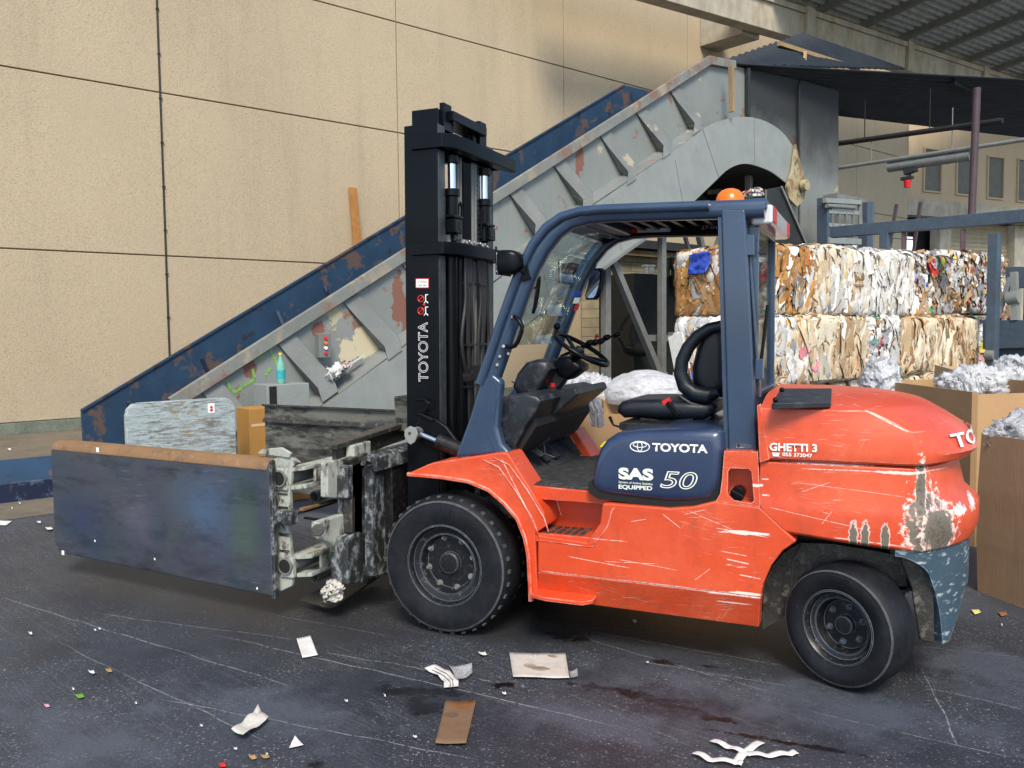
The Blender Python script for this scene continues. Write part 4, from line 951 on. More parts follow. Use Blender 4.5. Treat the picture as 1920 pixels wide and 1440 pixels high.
bale('middle row bale of creased tan cardboard above the orange bonnet', 6.88, 8.76, .93, .93, OB_+.04, 1.5, pal(cr=5, kr=4, wh=1.2, co=.1), 19, 620, 1.8, 1.7)
bale('middle row bale of white and coloured scraps behind the upright plastic bag', 8.78, 9.86, .93, .92, OB_, 1.5, pal(wh=6, co=1.6, kr=.8, gy=1), 23, 650, .8, .9)
bale('middle row bale of brown and cream card just left of the tall blue-grey post', 9.88, 12.98, .93, .90, OB_, 1.5, pal(kr=4.5, cr=5), 29, 900, 2.0, 1.7)
for i, (a, b) in enumerate(((6.2, 8.4), (8.42, 10.7), (10.72, 13.0))):
    bale(['bottom row bale at the left corner of the stack', 'bottom row bale in the middle of the stack', 'bottom row bale at the right of the stack'][i], a, b, .0, .92, OB_, 1.5, pal(kr=3, cr=3, wh=2), 31+i, 420, 1.4, 1.5)
bale('bottom row support bale under the mixed packaging at the far right', 13.05, 17.0, .0, 1.90, OB_-.85, 1.5, pal(kr=3, gy=3, wh=2, co=1), 41, 500, .6, 1.0)
# blue printed film on the left bale, white board sheets leaning at the stack
bl = thing('printed_film', 'crumpled bright blue printed film stuck on the top left bale', 'film', AS(1318, 500, 6.1))
def crumple(corners, nu, nv, amp, fr_, seed):
    a, b, c, d = [Vector([float(x) for x in q]) for q in corners]; mb = MB(); nrm = (b-a).cross(d-a).normalized(); V = []
    for i in range(nu+1):
        row = []
        for j in range(nv+1):
            u, v = i/nu, j/nv; p = (a*(1-u)+b*u)*(1-v)+(d*(1-u)+c*u)*v
            row.append(mb.v(p + nrm*amp*(mnoise.noise(p*fr_+Vector((seed,0,0)))+.5*mnoise.noise(p*fr_*2.7)) + (b-a)*.03*mnoise.noise(p*fr_*.8+Vector((0,seed,0)))))
        V.append(row)
    for i in range(nu):
        for j in range(nv): mb.bm.faces.new([V[i][j], V[i+1][j], V[i+1][j+1], V[i][j+1]])
    return mb
MAT['bluefilm'] = simple('blue_film', (.03, .08, .50), .3, 0, .4, 14, .004, 30)
build('sheet', crumple([AS(1292, 478, 6.13), AS(1334, 470, 6.13), AS(1326, 512, 6.10), AS(1290, 515, 6.10)], 14, 12, .05, 9, 2), MAT['bluefilm'], bl, solid=.002)
wbd = thing('scrap_board', 'leaning white corrugated board offcuts at the left foot of the bales', 'board', AS(1262, 700, 5.9))
mb = MB(); mb.prism([AS(1255,632,5.9), AS(1280,622,5.9), AS(1295,690,5.9), AS(1268,700,5.9)], -WD*.03); mb.prism([AS(1268,625,5.95), AS(1276,622,5.95), AS(1287,680,5.95), AS(1279,686,5.95)], -WD*.07)
mb.prism([AS(1266,698,5.8), AS(1290,692,5.8), AS(1290,690,5.8)*np.array([1,1,0]), AS(1268,698,5.8)*np.array([1,1,0])], -WD*.05)
build('sheet', mb, MAT['paper'], wbd, solid=0)
for i, (pts, lab, mt) in enumerate(((((1452,735),(1470,700),(1478,716),(1472,735)), 'tangled pale packing strips just behind the rear window', 'paper'),)):
    tt = thing('packing_strip', lab, 'strip', AS(1465, 735, 5.9)); mb = MB()
    mb.tube([AS(x, y, 5.9) for x, y in ((1450,728),(1462,708),(1476,706),(1473,720),(1452,716),(1480,733),(1525,728))], .02, 6); build('strip', mb, MAT['cardboard_in'], tt)
# pallets and planks in front of the stack
plt = thing('wooden_pallet', 'pale wooden pallet on its side at the foot of the left bales behind the seat', 'pallet', W(5.4, 10.4, 0), ROTW)
for k in range(5):
    mb = MB(); mb.box((-.2, -.5+.22*k, .9), (.9, -.36+.22*k, .92)); build('slat', mb, MAT['timber'], plt, local=True)
for k in range(3):
    mb = MB(); mb.box((-.2+.5*k, -.5, .0), (-.1+.5*k, .52, .897)); build('bearer', mb, MAT['timber'], plt, local=True)

# ================================================================== CARTON BINS AND FILM
def bin_(label, pos, rotz, L, D, H, ch=.12, mt='cardboard', flap=(), th=.012):
    root = thing('cardboard_bin', label, 'cardboard bin', pos, rotz, 'large open cardboard bins')
    ol = [(ch,0),(L-ch,0),(L,ch),(L,D-ch),(L-ch,D),(ch,D),(0,D-ch),(0,ch)]
    cx, cy = L/2, D/2; mb = MB()
    rnd = random.Random(int(L*100)+int(abs(pos[0])*97)); hs = [H+rnd.uniform(-.02,.02) for _ in ol]
    n = len(ol); inn = [(x+(cx-x)*th*2/L*1.0, y+(cy-y)*th*2/D*1.0) for x, y in ol]
    rings = []
    for pp_, zf in ((ol, 0), (ol, .33), (ol, .66), (ol, 1), (inn, 1), (inn, .5), (inn, .02)):
        bul = 1.0 + (.02 if zf in (.33, .66, .5) else 0)
        rings.append([(cx+(x-cx)*bul, cy+(y-cy)*bul, hs[i]*zf) for i, (x, y) in enumerate(pp_)])
    mb.loft(rings); build('body', mb, MAT[mt], root, local=True, smooth=0)
    for (x0, y0, x1, y1, ox, oy, hz) in flap:
        mb = MB(); mb.prism([(x0,y0,H-.01),(x1,y1,H-.01),(x1+ox,y1+oy,H+hz),(x0+ox,y0+oy,H+hz)], (0,0,th)); build('flap', mb, MAT['cardboard_in'], root, local=True, smooth=0)
    return root
def blob(name, label, pos, r, sc, seed, amp=.35, cut=None, mt='film', group='plastic film and bags in the bins', cat='plastic film', fr_=2.2):
    bm = bmesh.new(); bmesh.ops.create_icosphere(bm, subdivisions=6, radius=1)
    for v in bm.verts:
        p = v.co.copy(); d = 0; f_ = fr_; a = amp
        for o_ in range(5):
            d += a*(1-2*abs(mnoise.noise(p*f_+Vector((seed*3.1, o_*7, 0))))); f_ *= 2.0; a *= .48
        q = p*(1+d-.2*amp); q = Vector((q.x*sc[0], q.y*sc[1], q.z*sc[2]))*r
        if cut is not None and q.z < cut: q.z = cut + (q.z-cut)*.05
        v.co = q
    me = bpy.data.meshes.new(name); bm.to_mesh(me); bm.free(); me.materials.append(MAT[mt]); me.shade_smooth()
    o = bpy.data.objects.new(name, me); C.objects.link(o); o.location = [float(c) for c in pos]
    return tag(o, label, cat, group)
def heap(label, pos, rx, ry, rz, n, seed, name='plastic_film', cat='plastic film', group='plastic film and bags in the bins', sz=.22):
    rnd = random.Random(seed); mb = MB(); G = 13
    for k in range(n):
        th = rnd.uniform(0, 2*math.pi); ph = math.asin(rnd.uniform(.05, 1)); nrm = Vector((math.cos(th)*math.cos(ph), math.sin(th)*math.cos(ph), math.sin(ph)+.15)).normalized()
        c_ = Vector((rx*math.cos(th)*math.cos(ph), ry*math.sin(th)*math.cos(ph), rz*math.sin(ph)))*rnd.uniform(.55, 1.0)
        a = nrm.orthogonal().normalized(); q = Matrix.Rotation(rnd.uniform(0, 6.28), 3, nrm); a = q @ a; b = nrm.cross(a); w1, w2 = sz*rnd.uniform(.6, 1.3), sz*rnd.uniform(.5, 1.2); V = []
        o_ = Vector((rnd.uniform(0, 50), k, seed)); bend = rnd.uniform(.3, 1.2)
        for i in range(G+1):
            row = []
            for j in range(G+1):
                u, v = i/G-.5, j/G-.5; f = Vector((u*5, v*2.2, 0))+o_
                h = .055*(1-2*abs(mnoise.noise(f*1.1))) + .03*(1-2*abs(mnoise.noise(f*2.6))) + .012*mnoise.noise(f*7) - bend*(u*u+v*v)*.22*sz/.2
                p = c_ + a*(u*w1*(1+.4*mnoise.noise(f*.7))) + b*(v*w2*(1+.4*mnoise.noise(f*.9+Vector((9,0,0))))) + nrm*h*(sz/.2)
                row.append(mb.v(p))
            V.append(row)
        for i in range(G):
            for j in range(G): mb.bm.faces.new([V[i][j], V[i+1][j], V[i+1][j+1], V[i][j+1]])
    me = bpy.data.meshes.new(name); mb.bm.to_mesh(me); mb.bm.free(); me.materials.append(MAT['film']); me.shade_smooth()
    o = bpy.data.objects.new(name, me); C.objects.link(o); o.location = [float(c) for c in pos]; return tag(o, label, cat, group)
# right foreground bin: its near face runs from ground point A to B
A = AZ(1856, 1117); B = AZ(1920, 1141); d_ = (B-A)/np.linalg.norm(B-A); rz = math.atan2(d_[1], d_[0])
nin = np.array([-d_[1], d_[0], 0])
b1 = bin_('brown cardboard bin with a curled side wall nearest the camera at the right edge', A - d_*.20, rz, 1.25, .95, 1.02, .10, 'cardboard_dark')
cc = A + d_*.06 + nin*.34
heap('clear plastic film heaped in the nearest bin at the right edge', (cc[0], cc[1], .96), .34, .34, .17, 46, 4)
A2, B2 = AZ(1820, 735, 1.2), AZ(1920, 730, 1.2); 
C2 = AZ(1632, 711, 1.2); d2 = (A2-C2)/np.linalg.norm(A2-C2); rz2 = math.atan2(d2[1], d2[0]); L2 = np.linalg.norm(A2-C2)
b2 = bin_('long tan cardboard bin with film spilling over, behind the orange bonnet', (C2[0], C2[1], 0), rz2, L2+.05, 1.05, 1.2, .03, 'cardboard')
n2 = np.array([-d2[1], d2[0], 0])
mid = AZ(1830, 712, 1.2)
heap('white plastic film filling the long tan bin', (mid[0], mid[1], 1.15), .34, .26, .15, 40, 9)
m3 = AZ(1895, 712, 1.2)
heap('torn peak of milky film standing up at the right end of the long tan bin', (m3[0], m3[1], 1.18), .15, .12, .24, 22, 12)
A4 = AZ(1790, 685, 1.28); b4 = bin_('pale cardboard bin whose rim shows behind the long tan bin', (A4[0]-.2, A4[1]+.0, 0), rz2-.3, 1.3, .9, 1.27, .03, 'cardboard_in')
# upright bag
ub_ = AZ(1645, 726, 1.15)
o = heap('upright milky plastic bag leaning at the left end of the long tan bin', ub_+np.array([.03,.06,-.10]), .15, .11, .36, 38, 15, 'plastic_bag', 'plastic bag', None)
# bins behind the cab
A5 = AZ(1133, 748, 1.12); b5 = bin_('cardboard bin behind the seat with a rounded bag of film in it', (A5[0], A5[1]-.0, 0), R(28), 1.15, .95, 1.12, .02, 'cardboard')
A6 = AZ(1052, 762, 1.12); b6 = bin_('cardboard bin behind the steering wheel with film hanging over its side', (A6[0]-.12, A6[1]+.15, 0), R(20), .72, .7, 1.05, .02, 'cardboard')
p = AZ(1214, 738, 1.16); blob('plastic_bag', 'large rounded bag of clear film bulging behind the seat', (p[0], p[1], 1.16), .30, (1.15, 1.0, .62), 21, .07, -.08, 'film', None, 'plastic bag', 1.5)
p = AZ(1105, 730, 1.16); heap('crumpled film heaped behind the steering wheel', (p[0], p[1], 1.08), .22, .20, .20, 40, 27)
def drape(pts_px, y, wd, seed, mb):
    P = [Vector([float(c) for c in AY(x, y_, y)]) for x, y_ in pts_px]; nu = 14; V = []
    m = 24
    for i in range(m+1):
        f = i/m*(len(P)-1); k = min(int(f), len(P)-2); p = P[k].lerp(P[k+1], f-k); ww = wd[k]*(1-(f-k))+wd[k+1]*(f-k)
        V.append([mb.v(p + Vector((ww*(j/nu-.5), .05*math.sin(j*1.9+seed)+.05*mnoise.noise(Vector((j*.5, i*.3, seed))), .03*mnoise.noise(Vector((j*.7, i*.5, seed+5)))))) for j in range(nu+1)])
    for i in range(m):
        for j in range(nu): mb.bm.faces.new([V[i][j], V[i+1][j], V[i+1][j+1], V[i][j+1]])
yy = A6[1]+.05
for i, (pp_, wd, lab) in enumerate(((((1095,725),(1090,750),(1078,780),(1066,798)), (.1,.1,.14,.17), 'left strip of plastic film hanging down the bin side behind the steering wheel'), (((1095,712),(1106,740),(1118,770),(1122,800)), (.1,.12,.12,.10), 'right strip of plastic film hanging down the bin side behind the steering wheel'))):
    mb = MB(); drape(pp_, yy-.12, wd, 3+i, mb); tag(build('hanging_film', mb, MAT['film']), lab, 'plastic film', 'plastic film and bags in the bins')

# ================================================================== LITTER
def sheet_obj(name, label, cat, pts, z=.008, curl=.02, mt='paper', seed=1, group=None, n=10, th=.0015):
    P = [AZ(x, y, z) for x, y in pts]
    if len(P) == 3: P = [P[0], P[1], P[2], (P[2]+P[0])/2]
    a, b, c, d = P; mb = MB(); V = []
    for i in range(n+1):
        row = []
        for j in range(n+1):
            u, v = i/n, j/n; p = (a*(1-u)+b*u)*(1-v)+(d*(1-u)+c*u)*v
            h = .35*curl*((abs(u-.5)*2)**2*.6+(abs(v-.5)*2)**3*.6) + curl*.6*abs(mnoise.noise(Vector((p[0]*9, p[1]*9, seed))))
            row.append(mb.v(p+np.array([0,0,h])))
        V.append(row)
    for i in range(n):
        for j in range(n): mb.bm.faces.new([V[i][j], V[i+1][j], V[i+1][j+1], V[i][j+1]])
    return tag(build(name, mb, MAT[mt] if isinstance(mt, str) else mt, smooth=60, solid=th), label, cat, group)
def spotted(name, base, spot_, pts):
    t = MT(name).base(base, .8, 0)
    for (px, py, rx, ry, c) in pts: t.layer(t.spot(AZ(px, py), (rx, ry, 1), 16, .4, .3), c, .5)
    t.layer(t.rng(t.noise(20, 5), .45, .7), [k*.85 for k in base]); t.bump(t.noise(120, 2, .5, t.map((1,.05,1))), .001)
    return t.done()
cw_ = spotted('pale_card_wet', (.50, .47, .42), 0, [(1010, 1257, .07, .03, (.22,.17,.12)), (995, 1252, .04, .03, (.28,.22,.17)), (1035, 1235, .03, .02, (.25,.14,.08))])
cbw = spotted('brown_card_wet', (.17, .10, .055), 0, [(868, 1325, .07, .05, (.22,.09,.025)), (845, 1345, .04, .03, (.12,.08,.05))])
MAT['dirtypaper'] = simple('dirty_paper', (.55, .53, .48), .8, 0, .25, 10, .003, 30, dust=.3, dcol=(.25,.2,.15))
sheet_obj('card_piece', 'pale grey corrugated card lying flat with brown damp marks', 'cardboard', [(955,1225),(1060,1227),(1068,1273),(962,1271)], .01, .012, cw_, 2)
sheet_obj('card_piece', 'wet brown corrugated card lying nearest below the curved paper strip', 'cardboard', [(836,1315),(893,1315),(874,1396),(816,1396)], .01, .015, cbw, 3)
sheet_obj('paper_scrap', 'small flat white paper rectangle left of the front wheel', 'paper', [(556,1198),(582,1193),(596,1229),(567,1234)], .008, .008, 'paper', 4)
sheet_obj('paper_scrap', 'crumpled creased dirty white paper at the lower left', 'paper', [(484,1334),(504,1352),(456,1388),(434,1378)], .012, .05, 'dirtypaper', 5)
sheet_obj('paper_scrap', 'small white triangle of paper on the asphalt near the bottom edge', 'paper', [(553,1382),(569,1398),(542,1404)], .006, .01, 'paper', 6)
sheet_obj('paper_scrap', 'flat white paper by the kerb at the far left edge', 'paper', [(-10,976),(23,977),(12,985),(-10,984)], .008, .005, 'paper', 7)
def strip_obj(label, paths, w_, seed, name='paper_strip'):
    mb = MB()
    for path in paths:
        P = [AZ(x, y, .012) for x, y in path]; V = []; m = len(P); n = 8*(m-1)
        for i in range(n+1):
            f = i/n*(m-1); k = min(int(f), m-2); p = P[k]*(1-(f-k))+P[k+1]*(f-k); d = P[min(k+1, m-1)]-P[k]; d = d/np.linalg.norm(d); s_ = np.array([-d[1], d[0], 0])
            if i % 8 == 0 and 0 < k < m-1 and f == k:
                d0 = P[k]-P[k-1]; d0 /= np.linalg.norm(d0); s0 = np.array([-d0[1], d0[0], 0]); s_ = s_+s0; s_ /= np.linalg.norm(s_)
            row = []
            for j in range(5):
                q = p + s_*w_*(j/4-.5); h = .004+.008*abs(mnoise.noise(Vector((q[0]*12, q[1]*12, seed)))) + .003*math.sin(i*.7+seed)
                row.append(mb.v(q+np.array([0,0,h])))
            V.append(row)
        for i in range(n):
            for j in range(4): mb.bm.faces.new([V[i][j], V[i+1][j], V[i+1][j+1], V[i][j+1]])
    return tag(build(name, mb, MAT['paper'], smooth=60, solid=.0015), label, 'paper')
so_ = strip_obj('curved white paper strip with brown stripes lying beside clear film', [[(806,1252),(832,1264),(846,1278),(846,1290)]], .07, 2)
mb = MB()
for o__ in (-.012, .015):
    P = [AZ(x, y, .05)+np.array([0, o__, 0]) for x, y in ((812,1254),(834,1265),(846,1277),(847,1288))]; mb.tube(P, .002, 5)
MAT['brownline'] = simple('brown_print', (.12, .07, .05), .7, 0, 0)
build('printed_stripe', mb, MAT['brownline'], so_)
strip_obj('torn forked white paper strips with dark edging near the bottom edge', [[(1302,1412),(1330,1425),(1375,1430),(1392,1434)], [(1380,1432),(1398,1410),(1428,1392)], [(1400,1414),(1440,1418),(1478,1414),(1494,1412)], [(1335,1388),(1362,1400),(1392,1410)]], .035, 5)
sheet_obj('film_scrap', 'crumpled clear blue-white film beside the curved paper strip', 'plastic film', [(842,1256),(885,1253),(886,1270),(858,1280)], .012, .05, 'film', 9)
sheet_obj('film_scrap', 'tiny clear film scrap at the corner of the pale card', 'plastic film', [(1068,1262),(1082,1258),(1084,1270),(1070,1274)], .01, .02, 'film', 10)
MAT['leafg'] = simple('green_scrap', (.12,.35,.03), .6, 0, .2); MAT['leafo'] = simple('ochre_scrap', (.40,.26,.10), .7, 0, .2); MAT['pink'] = simple('pink_scrap', (.65,.35,.42), .7, 0, .2)
MAT['brownscrap'] = simple('brown_scrap', (.28,.11,.05), .7, 0, .2); MAT['yel'] = simple('yellow_scrap', (.70,.66,.20), .7, 0, .2)
for px, py, s_, mt, lab in ((150,1306,9,'leafg','green leaf scrap on the asphalt at lower left'), (497,1420,9,'leafo','right-hand ochre scrap near the bottom edge'), (474,1421,8,'leafo','left-hand ochre scrap near the bottom edge'), (417,1436,8,'red','red scrap at the bottom edge'),
                    (88,1324,6,'pink','pink scrap near the lower left edge'), (1830,1148,9,'yel','yellow paper scrap behind the counterweight'), (1880,1152,9,'brownscrap','brown leaf scrap by the nearest bin'), (204,1258,7,'leafo','ochre twig scrap left of the front wheel')):
    sheet_obj('ground_scrap', lab, 'scrap', [(px-s_,py-3),(px+s_*.5,py-s_*.5),(px+s_,py+2),(px-s_*.3,py+s_*.5)], .006, .01, mt, px, 'small scraps on the asphalt', 4)
rnd = random.Random(8)
for k, (px, py) in enumerate(((73,980),(92,992),(66,925),(35,928),(590,905),(610,925),(560,930),(640,960),(590,942),(172,1262),(1190,1166),(905,1228),(1000,1233)) + tuple((rnd.uniform(20,1880), 1130+290*rnd.random()**1.2) for _ in range(16)) + tuple((rnd.uniform(5,95), rnd.uniform(835,960)) for _ in range(8))):
    if k > 12 and 700 < px < 1850 and py < 1330-0.0*px and py < 1210: continue
    s_ = rnd.uniform(4, 9) if k < 13 else rnd.uniform(1.5, 4.5); sheet_obj('paper_bit', None, None, [(px-s_,py-2),(px+s_*.6,py-s_*.35),(px+s_,py+2),(px-s_*.3,py+s_*.4)], .008, .02, 'paper', k, None, 4)
    o_ = C.objects[-1]; tag(o_, 'small white crumb of torn paper lying on the ground', 'paper', 'small white paper crumbs')
for px, py, lab in ((562,925,'brown timber offcut on the ground seen between the clamp arms'),):
    t_ = thing('timber_offcut', lab, 'offcut', AZ(px+8, py+12)); mb = MB(); p = AZ(px, py+10); mb.box((-.16,-.08,0),(.16,.08,.12), Matrix.Translation(Vector(p)) @ WM); build('block', mb, MAT['plank'], t_, bevel=.01)
rb = heap('dirty white crumpled rag caught on the clamp skid plate', AY(626, 1112, -.02)-np.array([0,0,.02]), .045, .03, .09, 20, 33, 'rag', 'rag', None, .075); rb.data.materials.clear(); rb.data.materials.append(MAT['dirtypaper'])
# rubbish and bucket in the conveyor throat
t_ = thing('bucket', 'small red bucket on the ledge under the conveyor arch', 'bucket', AW(1412, 384, 6.1)); mb = MB(); p = AW(1412, 385, 6.1); mb.cyl(p, p+np.array([0,0,.17]), .12, 16, .15); build('pail', mb, MAT['red'], t_, bevel=.01)
mb = MB(); mb.cyl(p+np.array([0,0,.171]), p+np.array([0,0,.19]), .155, 16); build('rim', mb, MAT['red'], t_)
me = bale_mesh('waste', .45, .35, .14, pal(wh=5, co=1, gy=1), 77, .35, 200, .6); o = bpy.data.objects.new('chute_rubbish', me); C.objects.link(o); q = AW(1420, 368, 6.9); o.location = [float(c) for c in q]; o.rotation_euler = (0, 0, ROTW)
tag(o, 'heap of yellow and white wrappers at the top of the dark chute', 'rubbish')
me = bale_mesh('waste', .34, .16, .08, pal(wh=3, gy=3, co=.6), 78, .3, 110, .5); o = bpy.data.objects.new('ledge_rubbish', me); C.objects.link(o); q = AW(622, 712, 6.80); o.location = [float(c) for c in q]; o.rotation_euler = (0, R(-28), ROTW)
tag(o, 'silver wrappers and a purple packet caught on the conveyor ledge', 'rubbish')
# ================================================================== FORKLIFT
fk = thing('forklift', 'large scratched orange forklift with navy cab guard, black mast and a bale clamp', 'forklift', (0.9, .7, 0))
YC = .70; YF = 2*YC                       # centre line and mirror
def mir(p): return np.array([p[0], YF-p[1], p[2]])
def FY(px, py, y=0.0): return AY(px, py, y)
# --- wheels
def wheel(M, Ro, wd, Rr, nuts, nut_r, lugs, name='wheel'):
    root = bpy.data.objects.new(name, None); C.objects.link(root); root.parent = fk; root.matrix_parent_inverse = world_of(fk).inverted()
    root.matrix_basis = M; root.empty_display_size = .1
    k = Ro/.395
    prof = [(Rr+.004, .030), (Rr+.006, .012), (Rr+.03*k, .006), (Rr+.07*k, -.004), (Ro-.055*k, -.002), (Ro-.035*k, .004), (Ro-.030*k, .004), (Ro-.026*k, .010), (Ro-.012*k, .025), (Ro, .06), (Ro, wd-.06), (Ro-.012, wd-.025), (Ro-.05, wd), (Rr, wd-.01), (Rr, .03)]
    mb = MB(); mb.lathe(prof, 72, cap=False); nf = len(mb.bm.faces)
    if lugs:
        for i in range(lugs):
            a = 2*math.pi*i/lugs; Rm = Matrix.Rotation(-a, 4, 'Y')
            for yb in (.028, wd-.05): mb.box((Ro-.03, yb, -.010), (Ro-.001, yb+.022, .011), Rm)
    for i_, f_ in enumerate(mb.bm.faces):
        if i_ >= nf: f_.material_index = 1
    tyre = build('tyre', mb, MAT['tyre'], root, local=True, smooth=35); tyre.data.materials.append(MAT['tyre_edge'])
    mb = MB(); ra, rb_ = Ro-.034*k, Ro-.024*k
    mb.lathe([(ra, .0035), (ra, .0005), (rb_, .0060), (rb_, .0105)], 72, cap=False); build('sidewall_band', mb, MAT['tyre_edge'], tyre, local=True)
    prof = [(Rr+.004, .022), (Rr+.003, .010), (Rr-.006, .008), (Rr-.016, .020), (Rr-.022, .045), (Rr-.055*k, .055), (Rr-.062*k, .050), (Rr-.068*k, .058), (Rr-.075*k, .085), (Rr-.085*k, .10), (.062*k, .10), (.062*k, .075), (.056*k, .068), (0.0001, .064)]
    mb = MB(); mb.lathe(prof, 60); rim = build('rim', mb, MAT['rim'], root, local=True, smooth=30)
    for i in range(nuts):
        a = 2*math.pi*(i+.35)/nuts; mb = MB(); c_ = Vector((nut_r*math.cos(a), .084, nut_r*math.sin(a)))
        mb.tube([c_+Vector((0,.016,0)), c_+Vector((0,0,0))], .0125*k**.5, 6); mb.tube([c_+Vector((0,.0,0)), c_+Vector((0,-.010,0))], .007, 8)
        mb.tube([c_+Vector((0,.018,0)), c_+Vector((0,.012,0))], .019*k**.5, 12)
        build('wheel_nut', mb, MAT['steelgrey'] if lugs else MAT['rim'], rim, local=True)
    # moulded arc of raised letters, illegible wear: short raised bars
    mb = MB()
    for i in range(9):
        a = R(118 - 5.2*i); Rm = Matrix.Rotation(-a, 4, 'Y'); rr_ = (Rr+Ro)/2+.005
        mb.box((rr_-.011, -.0048, -.0075), (rr_+.011, -.002, .0075), Rm)
        if i % 2: mb.box((rr_-.004, -.0062, -.0035), (rr_+.004, -.002, .0035), Rm)
    build('raised_mark', mb, MAT['tyre'], tyre, local=True)
    return root
Mt = Matrix.Translation
wheel(Mt((-.035, 0.0, .395)), .395, .275, .232, 8, .146, 34)
wheel(Mt((-.035, YF, .395)) @ Matrix.Rotation(math.pi, 4, 'Z'), .395, .275, .232, 8, .146, 34)
RS = R(-27)
wheel(Mt((2.085, .145, .294)) @ Matrix.Rotation(RS, 4, 'Z') @ Mt((0, -.125, 0)), .292, .235, .178, 6, .088, 0)
wheel(Mt((2.10, YF-.15, .292)) @ Matrix.Rotation(RS+math.pi, 4, 'Z') @ Mt((0, -.125, 0)), .292, .235, .178, 6, .088, 0)
# --- chassis
mb = MB(); mb.box((.46, .26, .26), (1.72, YF-.26, .78)); mb.box((1.70, .34, .42), (2.40, YF-.34, .80)); mb.box((-.18, .34, .28), (.5, YF-.34, .62))
mb.cyl((2.10, .30, .30), (2.10, YF-.30, .30), .07); mb.cyl((0, .28, .395), (0, YF-.28, .395), .12)
build('chassis', mb, MAT['blackm'], fk, bevel=.01)
mb = MB(); mb.prism([FY(x, y, .24) for x, y in ((1432,1098),(1448,1062),(1470,1036),(1500,1018),(1560,1020),(1650,1035),(1700,1045),(1700,1100),(1560,1090),(1480,1150),(1430,1180))], (0,.03,0)); build('wheel_housing', mb, MAT['clampgrime'], fk)
mb = MB(); mb.bar(FY(1690,1048,.35), FY(1692,1104,.35), .03, .04); mb.bar(FY(1650,1100,.35), FY(1705,1104,.35), .03, .03); build('rear_linkage', mb, MAT['steelgrey'], fk); mb = MB(); mb.tube([FY(x, y, .15) for x, y in ((1502,1020),(1486,1050),(1483,1090),(1482,1120))], .006, 6); build('wheel_arch_cable', mb, MAT['rubber_hose'], fk)
# --- side panels (near and far)
Ytop = .035
def side_pair(name, pts, y, th, mat_, bevel=.008, only=None, seg=3):
    for sgn in (0, 1):
        if only is not None and sgn != only: continue
        P = [FY(px, py, y) for px, py in pts]
        mb = MB()
        if sgn: P = [mir(p) for p in P]
        mb.prism(P, (0, -th if sgn else th, 0)); build(name, mb, mat_, fk, bevel=bevel, seg=seg)
fender = [(764,888),(800,872),(816,867),(935,849),(952,850),(994,916),(1019,959),(1024,986),(1003,1001),(1006,1060),(1008,1117),(992,1129),(990,1098),(987,1042),(980,1009),(967,975),(944,948),(917,924),(878,907),(825,898),(764,893)]
side_pair('front_fender', fender, Ytop, .20, MAT['orange'])
# raised lip along the arch
arch = [(766,889),(825,894),(878,902),(917,918),(946,943),(971,972),(985,1007),(992,1042),(995,1098),(996,1126)]
for sgn in (0, 1):
    P = [FY(x, y, Ytop-.004) for x, y in arch]
    if sgn: P = [mir(p) for p in P]
    mb = MB(); mb.rtube(P, .035, .022, (0,1,0)); build('arch_lip', mb, MAT['orange'], fk)
for off_ in ((14, -4), (34, -8)):
    line = [(905,862),(935,876),(968,922),(1000,975),(1008,1000)]
    mb = MB(); mb.tube([FY(x+off_[0]-14, y+off_[1]+4, Ytop-.001) for x, y in line], .004, 6); build('pressed_rib', mb, MAT['orange'], fk)
# fender top, bridging inwards to the cowl
mb = MB(); a = [(800,872),(816,867),(935,849),(952,850)]
P = [FY(x, y+1, Ytop+.19) for x, y in a]; Q = [p+np.array([0,.12,0]) for p in P]
for i in range(3): mb.face([P[i], P[i+1], Q[i+1], Q[i]])
build('fender_top', mb, MAT['orange'], fk, solid=.01)
body = [(1008,1003),(1100,1017),(1125,981),(1130,944),(1144,944),(1255,953),(1300,950),(1341,940),(1425,951),(1494,1015),(1468,1033),(1447,1060),(1432,1094),(1426,1121),(1130,1086),(1008,1073)]
side_pair('side_panel', body, Ytop-.012, .10, MAT['orange'], .010)
# lower sill, tilted inwards
for sgn in (0, 1):
    T = [FY(x, y, Ytop-.010) for x, y in ((1008,1072),(1130,1085),(1426,1120.5))]
    B_ = [FY(x, y, Ytop+.055) for x, y in ((1010,1118),(1130,1137),(1423,1176))]
    if sgn: T = [mir(p) for p in T]; B_ = [mir(p) for p in B_]
    k = -1 if sgn else 1
    mb = MB()
    outer = T + B_[::-1]; V1 = [mb.v(p) for p in outer]; V2 = [mb.v(p+np.array([0, .10*k, 0])) for p in outer]
    for i in range(6): mb.bm.faces.new([V1[i], V2[i], V2[(i+1)%6], V1[(i+1)%6]])
    for a_, b__, c_, d_ in ((0,1,4,5),(1,2,3,4)): mb.bm.faces.new([V1[a_],V1[b__],V1[c_],V1[d_]]); mb.bm.faces.new([V2[d_],V2[c_],V2[b__],V2[a_]])
    build('sill', mb, MAT['orange'], fk, bevel=.006)
